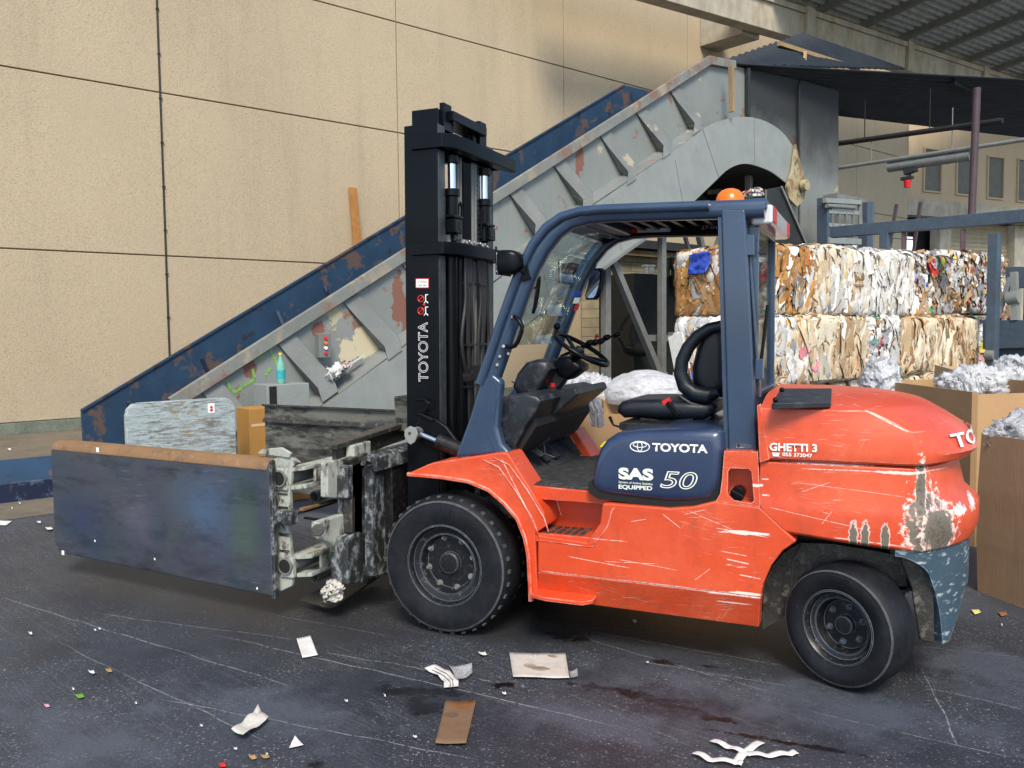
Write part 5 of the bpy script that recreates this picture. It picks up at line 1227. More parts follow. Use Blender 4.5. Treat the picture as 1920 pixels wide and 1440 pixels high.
# pressed outline on the side panel, step recess walls and tread
mb = MB()
mb.tube([FY(x, y, Ytop-.013) for x, y in ((1110,1020),(1122,1012),(1140,985),(1147,958),(1152,952))], .004, 6)
mb.tube([FY(x, y, Ytop-.013) for x, y in ((1008,1013),(1060,1019),(1108,1026),(1118,1018))], .003, 6)
build('pressed_rib', mb, MAT['orange'], fk)
mb = MB(); mb.prism([FY(x, y, .24) for x, y in ((985,924),(1150,936),(1150,1020),(985,1020))], (0,.02,0)); build('recess_wall', mb, MAT['orange'], fk, smooth=0)
zs_ = FY(1050,1003,.02)[2]+.004; xa, xb = FY(1005,1003,.03)[0], FY(1098,1015,.03)[0]
mb = MB(); mb.box((xa-.02, .045, zs_-.06), (xb+.10, .25, zs_-.01)); st = build('step_plate', mb, MAT['orange'], fk, bevel=.006)
mb = MB()
for j in range(5):
    for i in range(6): mb.box((xa+.02+i*(xb-xa-.03)/6, .06+.034*j, zs_-.0105), (xa+.005+(i+.78)*(xb-xa-.03)/6+.01, .076+.034*j, zs_-.002))
build('tread_rib', mb, MAT['clampgrime'], st)
mb = MB(); a = FY(1130,944,.03); b = FY(1100,1017,.03); mb.prism([a, FY(1125,981,.03), b, b+np.array([.1,0,0]), a+np.array([.1,0,0])], (0,.2,0)); build('recess_end', mb, MAT['orange'], fk, bevel=.006)
# floor edge above the recess
zf = .905
mb = MB(); mb.prism([(FY(994,916,.05)[0]-.04, .095, zf-.036), (FY(1150,928,.05)[0], .095, zf-.050), (FY(1150,928,.05)[0], .095, zf-.11), (FY(994,916,.05)[0]-.04, .095, zf-.11)], (0, .028, 0)); mb.prism([(.46,.1232,zf-.085),(.86,.1232,zf-.085),(.86,.1232,zf-.11),(.46,.1232,zf-.11)], (0,.12,0)); 
build('floor_edge', mb, MAT['orange'], fk, bevel=.005)
mb = MB(); mb.box((.30, .125, zf-.075), (.92, YF-.12, zf-.045)); build('floor_plate', mb, MAT['blackm'], fk, bevel=.004)
mb = MB(); mb.box((.33, .11, zf-.0445), (.86, YF-.13, zf-.030))
for j in range(26): mb.box((.35, .15+j*.042, zf-.030), (.85, .165+j*.042, zf-.026))
build('floor_mat', mb, MAT['mat'], fk, bevel=.003)
mb = MB(); mb.prism([(.12,.14,1.02),(.19,.14,1.02),(.40,.14,.86),(.33,.14,.86)], (0,.06,0)); mb.prism([(.10,.16,1.02),(.16,.16,1.04),(.40,.16,.86),(.33,.16,.86)], (0,YF-.32,0)); build('toe_board', mb, MAT['mat'], fk, bevel=.006)
# small lower step
mb = MB(); z_ = FY(1050,1130,-.05)[2]
mb.prism([(FY(997,1126,0)[0], .10, z_), (FY(998,1130,0)[0], -.03, z_), (FY(1030,1142,0)[0], -.06, z_), (FY(1098,1140,0)[0], -.06, z_), (FY(1113,1131,0)[0], -.01, z_), (FY(1110,1128,0)[0], .10, z_)], (0,0,.022))
build('lower_step', mb, MAT['orange'], fk, bevel=.005)
# --- fuel panel
mb = MB(); yp = Ytop-.010
outer = [(1358,846),(1421,847),(1425.5,951),(1342,940),(1350,926),(1354,897)]
pocket = [(1370,878),(1403,879),(1409,884),(1414,938),(1408,944),(1376,938),(1364,926),(1365,884)]
bmx = mb.bm; vo = [mb.v(FY(x, y, yp)) for x, y in outer]; vi = [mb.v(FY(x, y, yp)) for x, y in pocket]; vb = [mb.v(FY(x, y, yp)+np.array([0,.10,0])) for x, y in pocket]
prs = [(0,7),(0,0),(1,1),(1,2),(2,3),(2,4),(3,5),(4,6),(5,7)]
# ring of faces between outline and pocket
ringf = [(vo[0],vo[1],vi[1],vi[0]),(vo[1],vi[2],vi[1]),(vo[1],vo[2],vi[3],vi[2]),(vo[2],vi[4],vi[3]),(vo[2],vo[3],vi[5],vi[4]),(vo[3],vo[4],vi[6],vi[5]),(vo[4],vo[5],vi[7],vi[6]),(vo[5],vo[0],vi[0],vi[7])]
for f in ringf: bmx.faces.new(f)
for i in range(8): bmx.faces.new([vi[i], vi[(i+1)%8], vb[(i+1)%8], vb[i]])
bmx.faces.new(vb); vo2 = [mb.v(FY(x, y, yp)+np.array([0,.14,0])) for x, y in outer]
for i in range(6): bmx.faces.new([vo[i], vo[(i+1)%6], vo2[(i+1)%6], vo2[i]])
fp = build('fuel_panel', mb, MAT['orange'], fk, smooth=30, bevel=.005)
P = [mir(FY(x, y, yp)) for x, y in outer]; mb = MB(); mb.prism(P, (0,-.12,0)); build('fuel_panel', mb, MAT['orange'], fk, bevel=.006)
mb = MB(); c_ = FY(1383,925,yp+.02); mb.cyl(c_+np.array([0,.06,0]), c_+np.array([0,-.015,0]), .033, 18); mb.box((-.034,-.03,-.008),(.034,-.012,.008), Mt(Vector(c_)) @ Matrix.Rotation(R(25),4,'Y')); build('fuel_cap', mb, MAT['black'], fp, bevel=.003)
# --- engine hood
hood = [(1108,912),(1110,890),(1114,868),(1123,842),(1135,826),(1155,812),(1202,806),(1280,804),(1346,806),(1355,812),(1357,852),(1354,897),(1347,920),(1335,936),(1300,943),(1255,944),(1202,938),(1140,930),(1116,924)]
mb = MB(); mb.rprism([FY(x, y, .04) for x, y in hood], .030, YF-.03, .055, 6); hd = build('engine_hood', mb, MAT['hood'], fk, smooth=50)
hood2 = [(1104,918),(1106,928),(1120,934),(1202,944),(1258,951),(1300,949),(1338,942),(1352,925),(1359,897),(1360,850),(1350,860),(1340,930),(1202,936),(1116,922)]
mb = MB(); mb.prism([FY(x, y, .05) for x, y in ((1103,905),(1104,924),(1120,935),(1202,946),(1258,952),(1300,950),(1340,942),(1358,915),(1361,850),(1340,850),(1330,920),(1202,925),(1120,915))], (0,YF-.1,0)); build('hood_seal', mb, MAT['interior'], fk)
mb = MB(); mb.box((.90,.30,FY(1250,806,.3)[2]-.01),(1.50,YF-.25,FY(1250,795,.3)[2])); build('hood_top_plate', mb, MAT['blackm'], fk, bevel=.008)
# --- counterweight lofts
CWF = ((.07,.992),(.14,.965),(.34,.83),(.54,.66),(.74,.46),(.90,.25),(.96,.12),(1,0))
def cwring(z, xf, xc, xr, w_, rr=.5, flat=.30, n=8, dz=0):
    pts = []
    def side(s):
        q = []
        q.append((xf, s*w_, z+dz)); q.append(((xf+xc)/2, s*w_, z+dz/2)); q.append((xc, s*w_, z))
        for fx_, fw_ in CWF: q.append((xc+(xr-xc)*fx_, s*(flat*w_+(w_-flat*w_)*fw_), z))
        return q
    A = side(-1); B = side(1)[::-1]
    for x, y, z_ in A + [(xr+.02, 0, z)] + B: pts.append((x, YC+y, z_))
    return pts
W2 = YC-Ytop+.012
X0 = FY(1424, 900, .03)[0]
zsl = lambda px, py, y=.03: FY(px, py, y)[2]
zb0 = zsl(1600, 1029); zs1 = zsl(1600, 870)
lower = [cwring(zb0, X0+.02, 2.36, 2.615, W2-.02, dz=.045), cwring(zb0+.015, X0+.01, 2.37, 2.635, W2, dz=.045), cwring(zb0+.08, X0, 2.38, 2.66, W2, dz=.02), cwring(zb0+.16, X0, 2.38, 2.66, W2), cwring(zb0+.19, X0, 2.37, 2.64, W2-.004), cwring(zb0+.235, X0, 2.35, 2.59, W2-.012), cwring(zb0+.32, X0, 2.34, 2.57, W2-.012), cwring(zs1-.012, X0, 2.33, 2.555, W2-.012), cwring(zs1-.004, X0+.01, 2.31, 2.54, W2-.03), cwring(zs1-.003, X0+.02, 2.2, 2.4, W2-.12)]
# clip the diagonal nose of the lower block with the side outline
def nose(rings):
    out = []
    for rg in rings:
        o_ = []
        for (x, y, z) in rg:
            zc = z; a = FY(1425,951,.03); b = FY(1495,1017,.03)
            if zc < a[2]:
                xm = a[0] + (b[0]-a[0])*min(1.0, (a[2]-zc)/(a[2]-b[2]))
                x = max(x, xm)
            o_.append((x, y, z))
        out.append(o_)
    return out
mb = MB(); mb.loft(nose(lower)); cwl = build('counterweight', mb, MAT['orange'], fk, smooth=38, bevel=.006)
zT = 1.385
upper = [cwring(zs1, X0+.03, 2.28, 2.52, W2-.06), cwring(zs1+.001, X0+.035, 2.33, 2.60, W2-.012), cwring(zs1+.012, X0+.03, 2.34, 2.62, W2+.004), cwring(zs1+.045, X0+.028, 2.34, 2.645, W2+.006), cwring(1.165, X0+.025, 2.335, 2.625, W2+.005), cwring(1.20, X0+.02, 2.33, 2.60, W2+.003), cwring(1.238, X0+.015, 2.32, 2.565, W2), cwring(1.285, X0+.010, 2.235, 2.495, W2-.004), cwring(1.328, X0+.006, 2.145, 2.42, W2-.010), cwring(1.339, X0+.004, 2.11, 2.39, W2-.03), cwring(1.352, X0+.003, 2.06, 2.345, W2-.10), cwring(1.365, X0, 1.98, 2.29, W2-.19), cwring(1.377, X0, 1.90, 2.21, W2-.28), cwring(zT, X0, 1.82, 2.08, W2-.38)]
mb = MB(); mb.loft(upper); cwu = build('counterweight_hood', mb, MAT['orange'], fk, smooth=24, bevel=.006)
mb = MB(); a = [FY(x, y, Ytop-.022) for x, y in ((1419,761),(1426,757),(1443,862),(1424,868))]; mb.prism(a, (0,.03,0)); build('hood_rib', mb, MAT['orange'], fk, bevel=.004)
# rear grille plate on top
zt3 = zT
mb = MB(); mb.prism([AZ(1447,756,1.366), AZ(1463,728,1.398), AZ(1560,728,1.398), AZ(1558,753,1.368)], (0,0,-.03)); build('radiator_cover', mb, MAT['plastic'], fk, bevel=.006)
mb = MB(); 
for px, py, z_ in ((1454,750,1.375),(1466,731,1.40)): p = AZ(px, py, z_+.008); mb.sphere(p, .013, 8); build('cover_latch', mb, MAT['black'], fk); mb = MB()
# grey skirt below the counterweight
mb = MB(); n = 60; out_, inn_ = [], []
R0 = cwring(0, 2.28, 2.37, 2.62, W2-.015, n=8)
near = [(x, y) for x, y, z in R0[:12]]           # front near side to rear centre
dist = [0]
for a, b in zip(near, near[1:]): dist.append(dist[-1]+math.hypot(b[0]-a[0], b[1]-a[1]))
def along(t):
    for i in range(len(near)-1):
        if dist[i+1] >= t or i == len(near)-2:
            k = (t-dist[i])/(dist[i+1]-dist[i]); return (near[i][0]+(near[i+1][0]-near[i][0])*k, near[i][1]+(near[i+1][1]-near[i][1])*k)
for sgn in (0, 1):
    mb = MB(); rows = []
    for i in range(n+1):
        t = dist[-1]*i/n; x, y = along(t)
        d0 = t
        if d0 < .15: zb = zb0-.02 - .07*(d0/.15)**2
        elif d0 < .27: zb = .235 + (zb0-.09-.235)*(1-(d0-.15)/.12)**.55
        elif d0 < .34: zb = .235
        else: zb = .235 + .22*min(1, (d0-.34)/.18)
        cx = x + (2.2-x)*.0; ny = .05
        dx, dy = (YC-y)*.0, 0
        xi, yi = x - .045*(x-2.0)/.6, y + .05*(YC-y)/.7 + (.03 if d0 < .2 else 0)
        if sgn: y, yi = YF-y, YF-yi
        rows.append([(x, y, zb0+.03), (x, y, (zb0+zb)/2), (x, y, zb), (xi, yi, zb), (xi, yi, (zb0+zb)/2), (xi, yi, zb0+.03)])
    mb.loft(rows); build('rear_skirt', mb, MAT['skirt'], fk, smooth=40)
mb = MB(); mb.box((2.36,.26,zb0-.12),(2.50,YF-.26,zb0+.01)); mb.prism([(2.28,.13,zb0),(2.35,.13,.50),(2.39,.13,.25),(2.455,.13,.245),(2.44,.13,zb0)], (0,.14,0)); build('rear_frame', mb, MAT['clampgrime'], fk, bevel=.01)
mb = MB(); mb.box((2.40,.34,zb0-.34),(2.58,YF-.34,zb0-.10)); build('tow_block', mb, MAT['skirt'], fk, bevel=.02)
# --- overhead guard
GN, GF = .14, 1.0
def mirG(p): return np.array([p[0], GN+GF-p[1], p[2]])
gp = [(868,856),(880,816),(894,770),(910,722),(930,665),(948,612),(968,556),(988,504),(1010,462),(1034,432),(1062,412),(1096,402),(1140,398),(1240,395),(1340,392),(1427,389)]
for sgn in (0, 1):
    P = [FY(x+8, y+2, GN) for x, y in gp]
    if sgn: P = [mirG(p) for p in P]
    mb = MB(); mb.rtube(P, .085, .088, (0,1,0)); fpil = build('front_pillar', mb, MAT['navy'], fk, smooth=50)
    # rounded outer tube riding on the post
    Q = [p + np.array([-.038, (.045 if sgn else -.045), .018]) for p in P[3:-1]]
    mb = MB(); mb.tube(Q, .026, 12); build('outer_tube', mb, MAT['navy'], fpil)
    # flared foot
    ft = [(852,858),(864,826),(880,782),(900,715),(922,700),(940,715),(936,760),(932,800),(940,832),(962,856),(930,852)]
    P = [FY(x, y, GN-.05) for x, y in ft]
    if sgn: P = [mirG(p) for p in P]
    mb = MB(); mb.prism(P, (0, (-.07 if sgn else .07), 0)); build('pillar_foot', mb, MAT['navy'], fk, bevel=.02, seg=4)
    P = [FY(x, y, GN-.056) for x, y in ((926,712),(916,760),(912,790),(914,815),(930,850),(944,852),(932,826),(926,800),(928,770),(936,730))]
    if sgn: P = [mirG(p) for p in P]
    mb = MB(); mb.prism(P, (0, (-.006 if sgn else .006), 0)); build('foot_trim', mb, MAT['navy'], fk, bevel=.002)
    # rear post
    P = [FY(x, y, GN-.045) for x, y in ((1352,392),(1397,392),(1420,846),(1366,848))]
    if sgn: P = [mirG(p) for p in P]
    mb = MB(); mb.prism(P, (0, (-.10 if sgn else .10), 0)); build('rear_pillar', mb, MAT['navy'], fk, bevel=.010, seg=3)
    P = [FY(x, y, GN-.030) for x, y in ((1345,396),(1353,392),(1367,848),(1358,846))]
    if sgn: P = [mirG(p) for p in P]
    mb = MB(); mb.prism(P, (0, (-.07 if sgn else .07), 0)); build('pillar_flange', mb, MAT['navy'], fk, bevel=.003)
zr = FY(1240,395,GN)[2]
mb = MB(); mb.box((.70, GN, zr-.03), (.80, GF, zr+.03)); build('roof_crossbeam', mb, MAT['navy'], fk, bevel=.012)
mb = MB(); mb.box((.76, GN+.04, zr+.024), (1.50, GF-.04, zr+.034)); build('roof_panel', mb, MAT['black'], fk)
mb = MB(); mb.box((1.44, GN, zr-.045), (1.60, GF, zr+.03)); build('roof_crossbeam', mb, MAT['navy'], fk, bevel=.012)
for i in range(7):
    x = .86+.085*i; mb = MB(); mb.box((x, GN+.03, zr-.004), (x+.03, GF-.03, zr+.022)); build('roof_bar', mb, MAT['black'], fk, bevel=.006)
mb = MB(); mb.prism([(.60,GN+.03,zr-.04),(.72,GN+.03,zr+.035),(.78,GN+.03,zr+.042),(.78,GN+.03,zr+.028),(.61,GN+.03,zr-.06)], (0,GF-GN-.06,0)); build('roof_lip', mb, MAT['navy'], fk, bevel=.006)
mb = MB(); mb.prism([FY(x, y, GF-.05) for x, y in ((1160,408),(1345,404),(1345,440),(1300,441),(1220,442),(1160,446),(1130,460),(1115,430))], (0,.04,0)); build('far_header', mb, MAT['black'], fk, bevel=.004)
# sticker strip on the far beam
mb = MB(); mb.prism([FY(x, y, GF-.055) for x, y in ((1181,429),(1257,427),(1257,434.5),(1181,437))], (0,.003,0)); sk_ = build('sticker', mb, MAT['clear'], fk)
mb = MB(); mb.prism([FY(x, y, GF-.058) for x, y in ((1181,429),(1195,428.6),(1195,436.4),(1181,437))], (0,.003,0)); build('sticker_end', mb, MAT['red'], sk_)
# windscreen
mb = MB(); g1 = [FY(x, y, GN+.05) for x, y in ((1085,417),(1050,436),(1022,470),(1000,520),(975,590),(955,648))]; g2 = [p+np.array([0, GF-GN-.10, 0]) for p in g1]
for i in range(5): mb.face([g1[i], g1[i+1], g2[i+1], g2[i]])
build('windscreen', mb, MAT['glass'], fk, solid=.004)
mb = MB(); mb.bar(g1[0], g2[0], .03, .03); build('glass_rail', mb, MAT['navy'], fk)
mb = MB(); a = FY(990, 590, GN+.05) ; mb.tube([FY(1011,518,.32), FY(1008,546,.32), FY(1003,575,.32), FY(999,588,.32)], [.012,.014,.012,.01], 8); mb.tube([FY(984,537,GN+.02), FY(1004,540,.32)], .008, 6); build('wiper', mb, MAT['black'], fk)
# grab handle
mb = MB(); mb.tube([FY(x, y, GN-.09+dy) for x, y, dy in ((961,594,.04),(965,594,0),(973,601,-.01),(979,612,-.01),(978,622,-.01),(971,640,-.01),(966,648,-.01),(958,651,0),(944,649,.04))], .012, 10); build('grab_handle', mb, MAT['black'], fk)
mb = MB()
for x, y in ((961,594),(944,649)): mb.cyl(FY(x, y, GN-.07), FY(x, y, GN-.088), .009, 8)
for x, y in ((937,668),(932,684),(953,663)): mb.cyl(FY(x, y, GN-.045), FY(x, y, GN-.056), .008, 8)
build('bolt', mb, MAT['steel'], fk)
# rear window frame, hinges, strut
XW = 1.62
wf = [(1402,421),(1437,449),(1452,712),(1420,752)]
def yx(px, py, x=XW): return AX(px, py, x)
ya, yb_ = GN+.06, GF-.06; zt_, zb_ = zr-.10, FY(1420,752,.2)[2]+.03
mb = MB()
fx = [(XW, ya, zb_), (XW, yb_, zb_), (XW, yb_, zt_), (XW, ya, zt_)]
wfrm = [np.array(p) for p in fx]
for i in range(4): mb.bar(wfrm[i], wfrm[(i+1)%4], .025, .05, (1,0,0))
rw = build('rear_window_frame', mb, MAT['navy'], fk, bevel=.004)
mb = MB(); mb.prism([wfrm[0], wfrm[1], wfrm[2], wfrm[3]], (.004,0,0)); build('rear_glass', mb, MAT['glass'], rw)
mb = MB()
for px, py in ((1407,460),(1424,692)): p = FY(px, py, GN-.02); mb.box((-.018,-.02,-.05),(.018,.03,.05), Mt(Vector(p))); build('hinge', mb, MAT['navy'], rw, bevel=.004); mb = MB()
mb = MB(); mb.bar(FY(1404,440,GN+.02), FY(1425,745,GN+.02), .03, .012); build('hinge_rail', mb, MAT['navy'], rw, bevel=.003)
mb = MB(); mb.tube([FY(1419,474,GN+.05), FY(1433,474,GN+.2)], .012, 8); mb.tube([(XW+.02,ya+.12,zb_+.12),(XW+.05,ya+.16,zb_+.45)], .009, 8); build('latch', mb, MAT['black'], rw)
# tail light bar, beacon
xb_ = FY(1430, 380, .12)[0]
mb = MB(); mb.box((xb_-.10, .12, zr-.035), (xb_+.02, GF+.02, zr+.030)); tb = build('tail_light_bar', mb, MAT['navy'], fk, bevel=.02, seg=4)
mb = MB(); mb.box((xb_-.06, .155, zr-.095), (xb_+.045, .985, zr+.0)); tl = build('tail_lamp', mb, MAT['clear'], tb, bevel=.016, seg=3)
for y0_, y1_ in ((.16,.30), (.85,.98)):
    mb = MB(); mb.box((xb_+.0455, y0_, zr-.085), (xb_+.049, y1_, zr-.01)); build('red_lens', mb, MAT['red'], tl, bevel=.001)
c_ = FY(1369, 384, .35); c_[2] = zr+.04
mb = MB(); prof = [(.075,0),(.075,.01),(.070,.03),(.062,.05),(.045,.068),(.022,.077),(.001,.079)]
rings = [[(c_[0]+r_*math.cos(a_), c_[1]+r_*math.sin(a_), c_[2]+z_) for a_ in [2*math.pi*k/24 for k in range(24)]] for r_, z_ in prof]
mb.loft(rings); build('beacon', mb, MAT['amber'], fk)
mb = MB(); mb.cyl(c_-np.array([0,0,.02]), c_+np.array([0,0,.002]), .08, 20); build('beacon_base', mb, MAT['black'], fk)
# headlamps on brackets
for sgn in (0, 1):
    c_ = FY(961, 492, .06); k = 1
    if sgn: c_ = mirG(c_); k = -1
    c_ = np.array(c_); rings = []
    for x_, s_ in ((-.062,.062),(-.068,.072),(-.045,.078),(.0,.076),(.03,.066),(.052,.045),(.06,.015)):
        rings.append([(c_[0]+x_, c_[1]+s_*.80*math.copysign(abs(math.cos(a_))**.45, math.cos(a_)), c_[2]+s_*.86*math.copysign(abs(math.sin(a_))**.45, math.sin(a_))) for a_ in [2*math.pi*q/20 for q in range(20)]])
    mb = MB(); mb.loft(rings); hl = build('headlamp', mb, MAT['black'], fk)
    mb = MB(); mb.box((c_[0]-.071, c_[1]-.052, c_[2]-.052), (c_[0]-.067, c_[1]+.052, c_[2]+.052)); build('lamp_lens', mb, MAT['clear'], hl)
    mb = MB(); b_ = FY(985, 505, .1) if not sgn else mirG(FY(985, 505, .1)); mb.bar(c_+np.array([.03,0,-.01]), b_, .03, .06); mb.tube([FY(930,462,.07), FY(931,514,.07), FY(958,517,.07)] if not sgn else [mirG(FY(930,462,.07)), mirG(FY(931,514,.07)), mirG(FY(958,517,.07))], .006, 6)
    mb.bar(b_+np.array([-.02,0,.05]), b_+np.array([.01,0,-.06]), .03, .05); build('lamp_bracket', mb, MAT['black'], hl, bevel=.004)
# mirror on the far pillar
yy_ = GF+.02; P = [FY(x, y, yy_) for x, y in ((1105,502),(1117,501),(1122,508),(1122,530),(1117,556),(1112,562),(1098,562),(1095,554),(1098,535),(1101,515))]
zm_ = min(p[2] for p in P); P = [p+np.array([0,(p[2]-zm_)*.35,0]) for p in P]
mb = MB(); mb.prism(P, (.02,.03,0)); mr = build('mirror_housing', mb, MAT['black'], fk, bevel=.005)
cx = sum(P)/len(P); mb = MB(); mb.prism([cx+(p-cx)*.88+np.array([0,-.002,0]) for p in P], (0,.002,0)); build('mirror_glass', mb, MAT['mirror'], mr, smooth=0)
# coloured flag sticker on the far pillar
for dx, cc in ((0,'bluefilm'),(1,'white'),(2,'red')):
    mb = MB(); mb.prism([FY(x, y, GF-.047) for x, y in ((1076+dx*1.5,545+dx*13),(1090-dx*1.5,545+dx*13),(1086-dx*1.5,556+dx*13),(1072+dx*1.5,556+dx*13))], (0,.003,0)); build('sticker', mb, MAT[cc], fk)
# --- cowl, dash, column, wheel, levers
prof = [(925,770),(930,752),(950,742),(985,737),(1008,744),(1014,752),(1003,775),(985,800),(968,835),(962,852),(945,838),(932,815),(926,795)]
mb = MB(); mb.rprism([FY(x, y, .17) for x, y in prof], .17, YF-.17, .02, 3); build('dash_cowl', mb, MAT['plastic'], fk, smooth=40)
mb = MB(); P = [FY(x, y, .50) for x, y in ((1003,745),(1050,738),(1078,726),(1084,740),(1046,772),(1012,800),(996,792))]; mb.prism(P, (0,.60,0)); build('knee_panel', mb, MAT['plastic'], fk, bevel=.012)
mb = MB(); P = [FY(x, y, .22) for x, y in ((960,800),(1000,775),(1006,800),(975,848),(960,850))]; mb.prism(P, (0,.98,0)); build('dash_underside', mb, MAT['interior'], fk, bevel=.006)
mb = MB(); P = [FY(x, y, 1.16) for x, y in ((1022,790),(1046,786),(1092,852),(1064,866),(1030,832))]; mb.prism(P, (0,.06,0)); build('kick_panel', mb, MAT['mat'], fk, bevel=.012)
mb = MB(); P = [FY(x, y, .60) for x, y in ((975,722),(984,698),(1000,678),(1020,672),(1040,676),(1046,690),(1020,738),(1000,744),(984,738))]; mb.rprism(P, .46, .78, .04, 4); pod = build('instrument_pod', mb, MAT['plastic'], fk, smooth=45)
mb = MB(); P = [FY(x, y, .60) for x, y in ((1040,684),(1050,668),(1068,668),(1092,684),(1094,692),(1076,706),(1066,712),(1050,706))]; mb.rprism(P, .56, .74, .03, 3); build('column_switch', mb, MAT['black'], fk, smooth=45)
mb = MB(); mb.bar(FY(1012,752,.65), FY(1062,690,.65), .09, .10, (0,1,0)); mb.tube([FY(1062,690,.65), FY(1090,652,.65)], .03, 12); build('steering_column', mb, MAT['plastic'], fk, bevel=.01)
mb = MB(); mb.box((-.012,-.006,-.012),(.012,.004,.012), Mt(Vector(FY(1037,722,.60)))); build('column_badge', mb, MAT['red'], fk)
sc_ = FY(1090, 655, .65); e1 = Vector(FY(1043,625,.65)-FY(1138,685,.65)).normalized(); rad = .5*np.linalg.norm(FY(1041,622,.65)-FY(1139,688,.65)) - .012
e2 = Vector((0,1,0)); nn = e1.cross(e2)
mb = MB(); mb.tube([Vector(sc_)+e1*rad*math.cos(a_)+e2*rad*math.sin(a_) for a_ in [2*math.pi*k/40 for k in range(40)]], .0135, 12, closed=True); swl = build('steering_wheel', mb, MAT['black'], fk)
mb = MB()
hub = Vector(sc_) + (nn*.04 if nn.z < 0 else -nn*.04)
for a_ in (0.6, 2.5, 4.7): mb.bar(hub, Vector(sc_)+e1*rad*math.cos(a_)+e2*rad*math.sin(a_), .028, .012, nn)
mb.sphere(hub, .045, 12, (1,1,.6)); build('spoke', mb, MAT['black'], swl)
kp = Vector(sc_)+e1*rad*.98; mb = MB(); mb.tube([kp, kp+Vector((.0,0,.03))], .010, 8); mb.sphere(kp+Vector((0,0,.045)), .022, 12); build('spinner_knob', mb, MAT['black'], swl)
for i, (x0, y0, x1, y1) in enumerate(((1085,655,1103,644),(1090,654,1114,643),(1100,650,1124,641),(1108,648,1135,634),(1118,645,1155,628))):
    yv = .80+.04*i; mb = MB(); a = FY(1050+4*i, 668-1*i, yv); b = FY(x1, y1, yv); mb.tube([a, b], .007, 6); lv = build('lever', mb, MAT['black'], fk)
    mb = MB(); d_ = (b-a)/np.linalg.norm(b-a); mb.tube([b-d_*.02, b, b+d_*.025, b+d_*.035], [.010,.020,.017,.008], 10); build('lever_knob', mb, MAT['black'], lv)
mb = MB(); mb.tube([FY(1110,640,.9), FY(1119,632,.9)], .004, 6); mb.sphere(FY(1119,630,.9), .013, 10); build('red_knob', mb, MAT['red'], fk)
mb = MB()
for i, (x, y) in enumerate(((1010,848),(1022,856),(1040,850))):
    p = FY(x, y, .5+.16*i); mb.box((-.035,-.04,-.006),(.035,.04,.006), Mt(Vector(p)) @ Matrix.Rotation(R(35),4,'Y')); mb.tube([p, FY(985+10*i, 805, .5+.16*i)], .008, 6); build('pedal', mb, MAT['mat'], fk, bevel=.003); mb = MB()
mb = MB(); 
for i, pth in enumerate((((985,806),(1000,830),(1010,838),(1030,822)),((1000,790),(1018,820),(1022,850),(1040,858)),((960,715),(975,725),(985,745),(995,742)))): mb.tube([FY(x, y, .5+.1*i) for x, y in pth], .006, 6); build('loose_cable', mb, MAT['rubber_hose'], fk); mb = MB()
mb = MB(); P = [FY(x, y, 1.0) for x, y in ((950,745),(990,690),(1000,684),(1003,700),(985,735),(975,760))]; mb.prism(P, (0,.05,0)); build('far_console', mb, MAT['navy'], fk, bevel=.01)
# --- seat
ys0, ys1 = .44, .92
cush = [(1160,772),(1161,760),(1168,752),(1185,748),(1230,747),(1290,750),(1340,756),(1342,775),(1320,786),(1280,786),(1200,782),(1172,783)]
mb = MB(); mb.rprism([FY(x, y, .5) for x, y in cush], ys0, ys1, .05, 5); seat = build('seat_cushion', mb, MAT['vinyl'], fk, smooth=60)
back = [(1332,606),(1356,600),(1368,640),(1366,720),(1356,745),(1320,742),(1300,720),(1298,690),(1308,650),(1318,622)]
mb = MB(); mb.rprism([FY(x, y, .55) for x, y in back], ys0+.05, ys1-.03, .06, 5); sb = build('seat_back', mb, MAT['vinyl'], fk, smooth=60)
for yv in (ys0+.0, ys1-.05):
    loop = [(1352,611),(1330,616),(1308,630),(1290,652),(1279,676),(1276,700),(1284,724),(1302,738),(1326,742),(1345,735)]
    mb = MB(); mb.tube([FY(x, y, yv+.03) for x, y in loop], [.03,.032,.034,.036,.036,.038,.042,.045,.045,.03], 14); build('side_bolster', mb, MAT['vinyl'], sb, smooth=80)
mb = MB(); mb.prism([FY(x, y, .50) for x, y in ((1268,752),(1300,742),(1335,744),(1345,760),(1335,785),(1318,800),(1290,792),(1275,775))], (0,.04,0)); build('recliner_cover', mb, MAT['plastic'], seat, bevel=.015, seg=3)
mb = MB(); mb.tube([FY(x, y, .46) for x, y in ((1312,762),(1296,757),(1282,748),(1274,742))], [.014,.013,.010,.008], 8); build('recliner_lever', mb, MAT['plastic'], seat)
mb = MB(); mb.bar(FY(1252,754,.45), FY(1274,778,.45), .03, .05, (0,1,0)); bk = build('belt_buckle', mb, MAT['black'], seat, bevel=.006)
mb = MB(); mb.bar(FY(1243,757,.45), FY(1257,749,.45), .03, .008, (0,1,0)); build('buckle_button', mb, MAT['red'], bk)
mb = MB(); z1_ = FY(1250,786,.5)[2]; z0_ = FY(1250,803,.5)[2]; xa_, xb2 = FY(1175,795,.5)[0], FY(1345,795,.5)[0]
mb.box((xa_, ys0+.03, z0_-.02), (xb2, ys1-.03, z0_+.01)); mb.box((xa_+.05, ys0+.05, z0_), (xb2-.06, ys1-.05, z1_-.006)); mb.cyl(FY(1285,797,.46), FY(1285,797,.5), .025, 12); mb.bar(FY(1200,800,.47), FY(1300,786,.47), .02, .012, (0,1,0)); mb.bar(FY(1200,786,.47), FY(1300,800,.47), .02, .012, (0,1,0))
build('seat_suspension', mb, MAT['blackm'], seat, bevel=.004)
mb = MB(); mb.tube([FY(x, y, .5) for x, y in ((1180,799),(1160,800),(1150,797),(1146,788),(1143,781))], [.006,.006,.006,.009,.010], 8); build('slide_lever', mb, MAT['black'], seat)
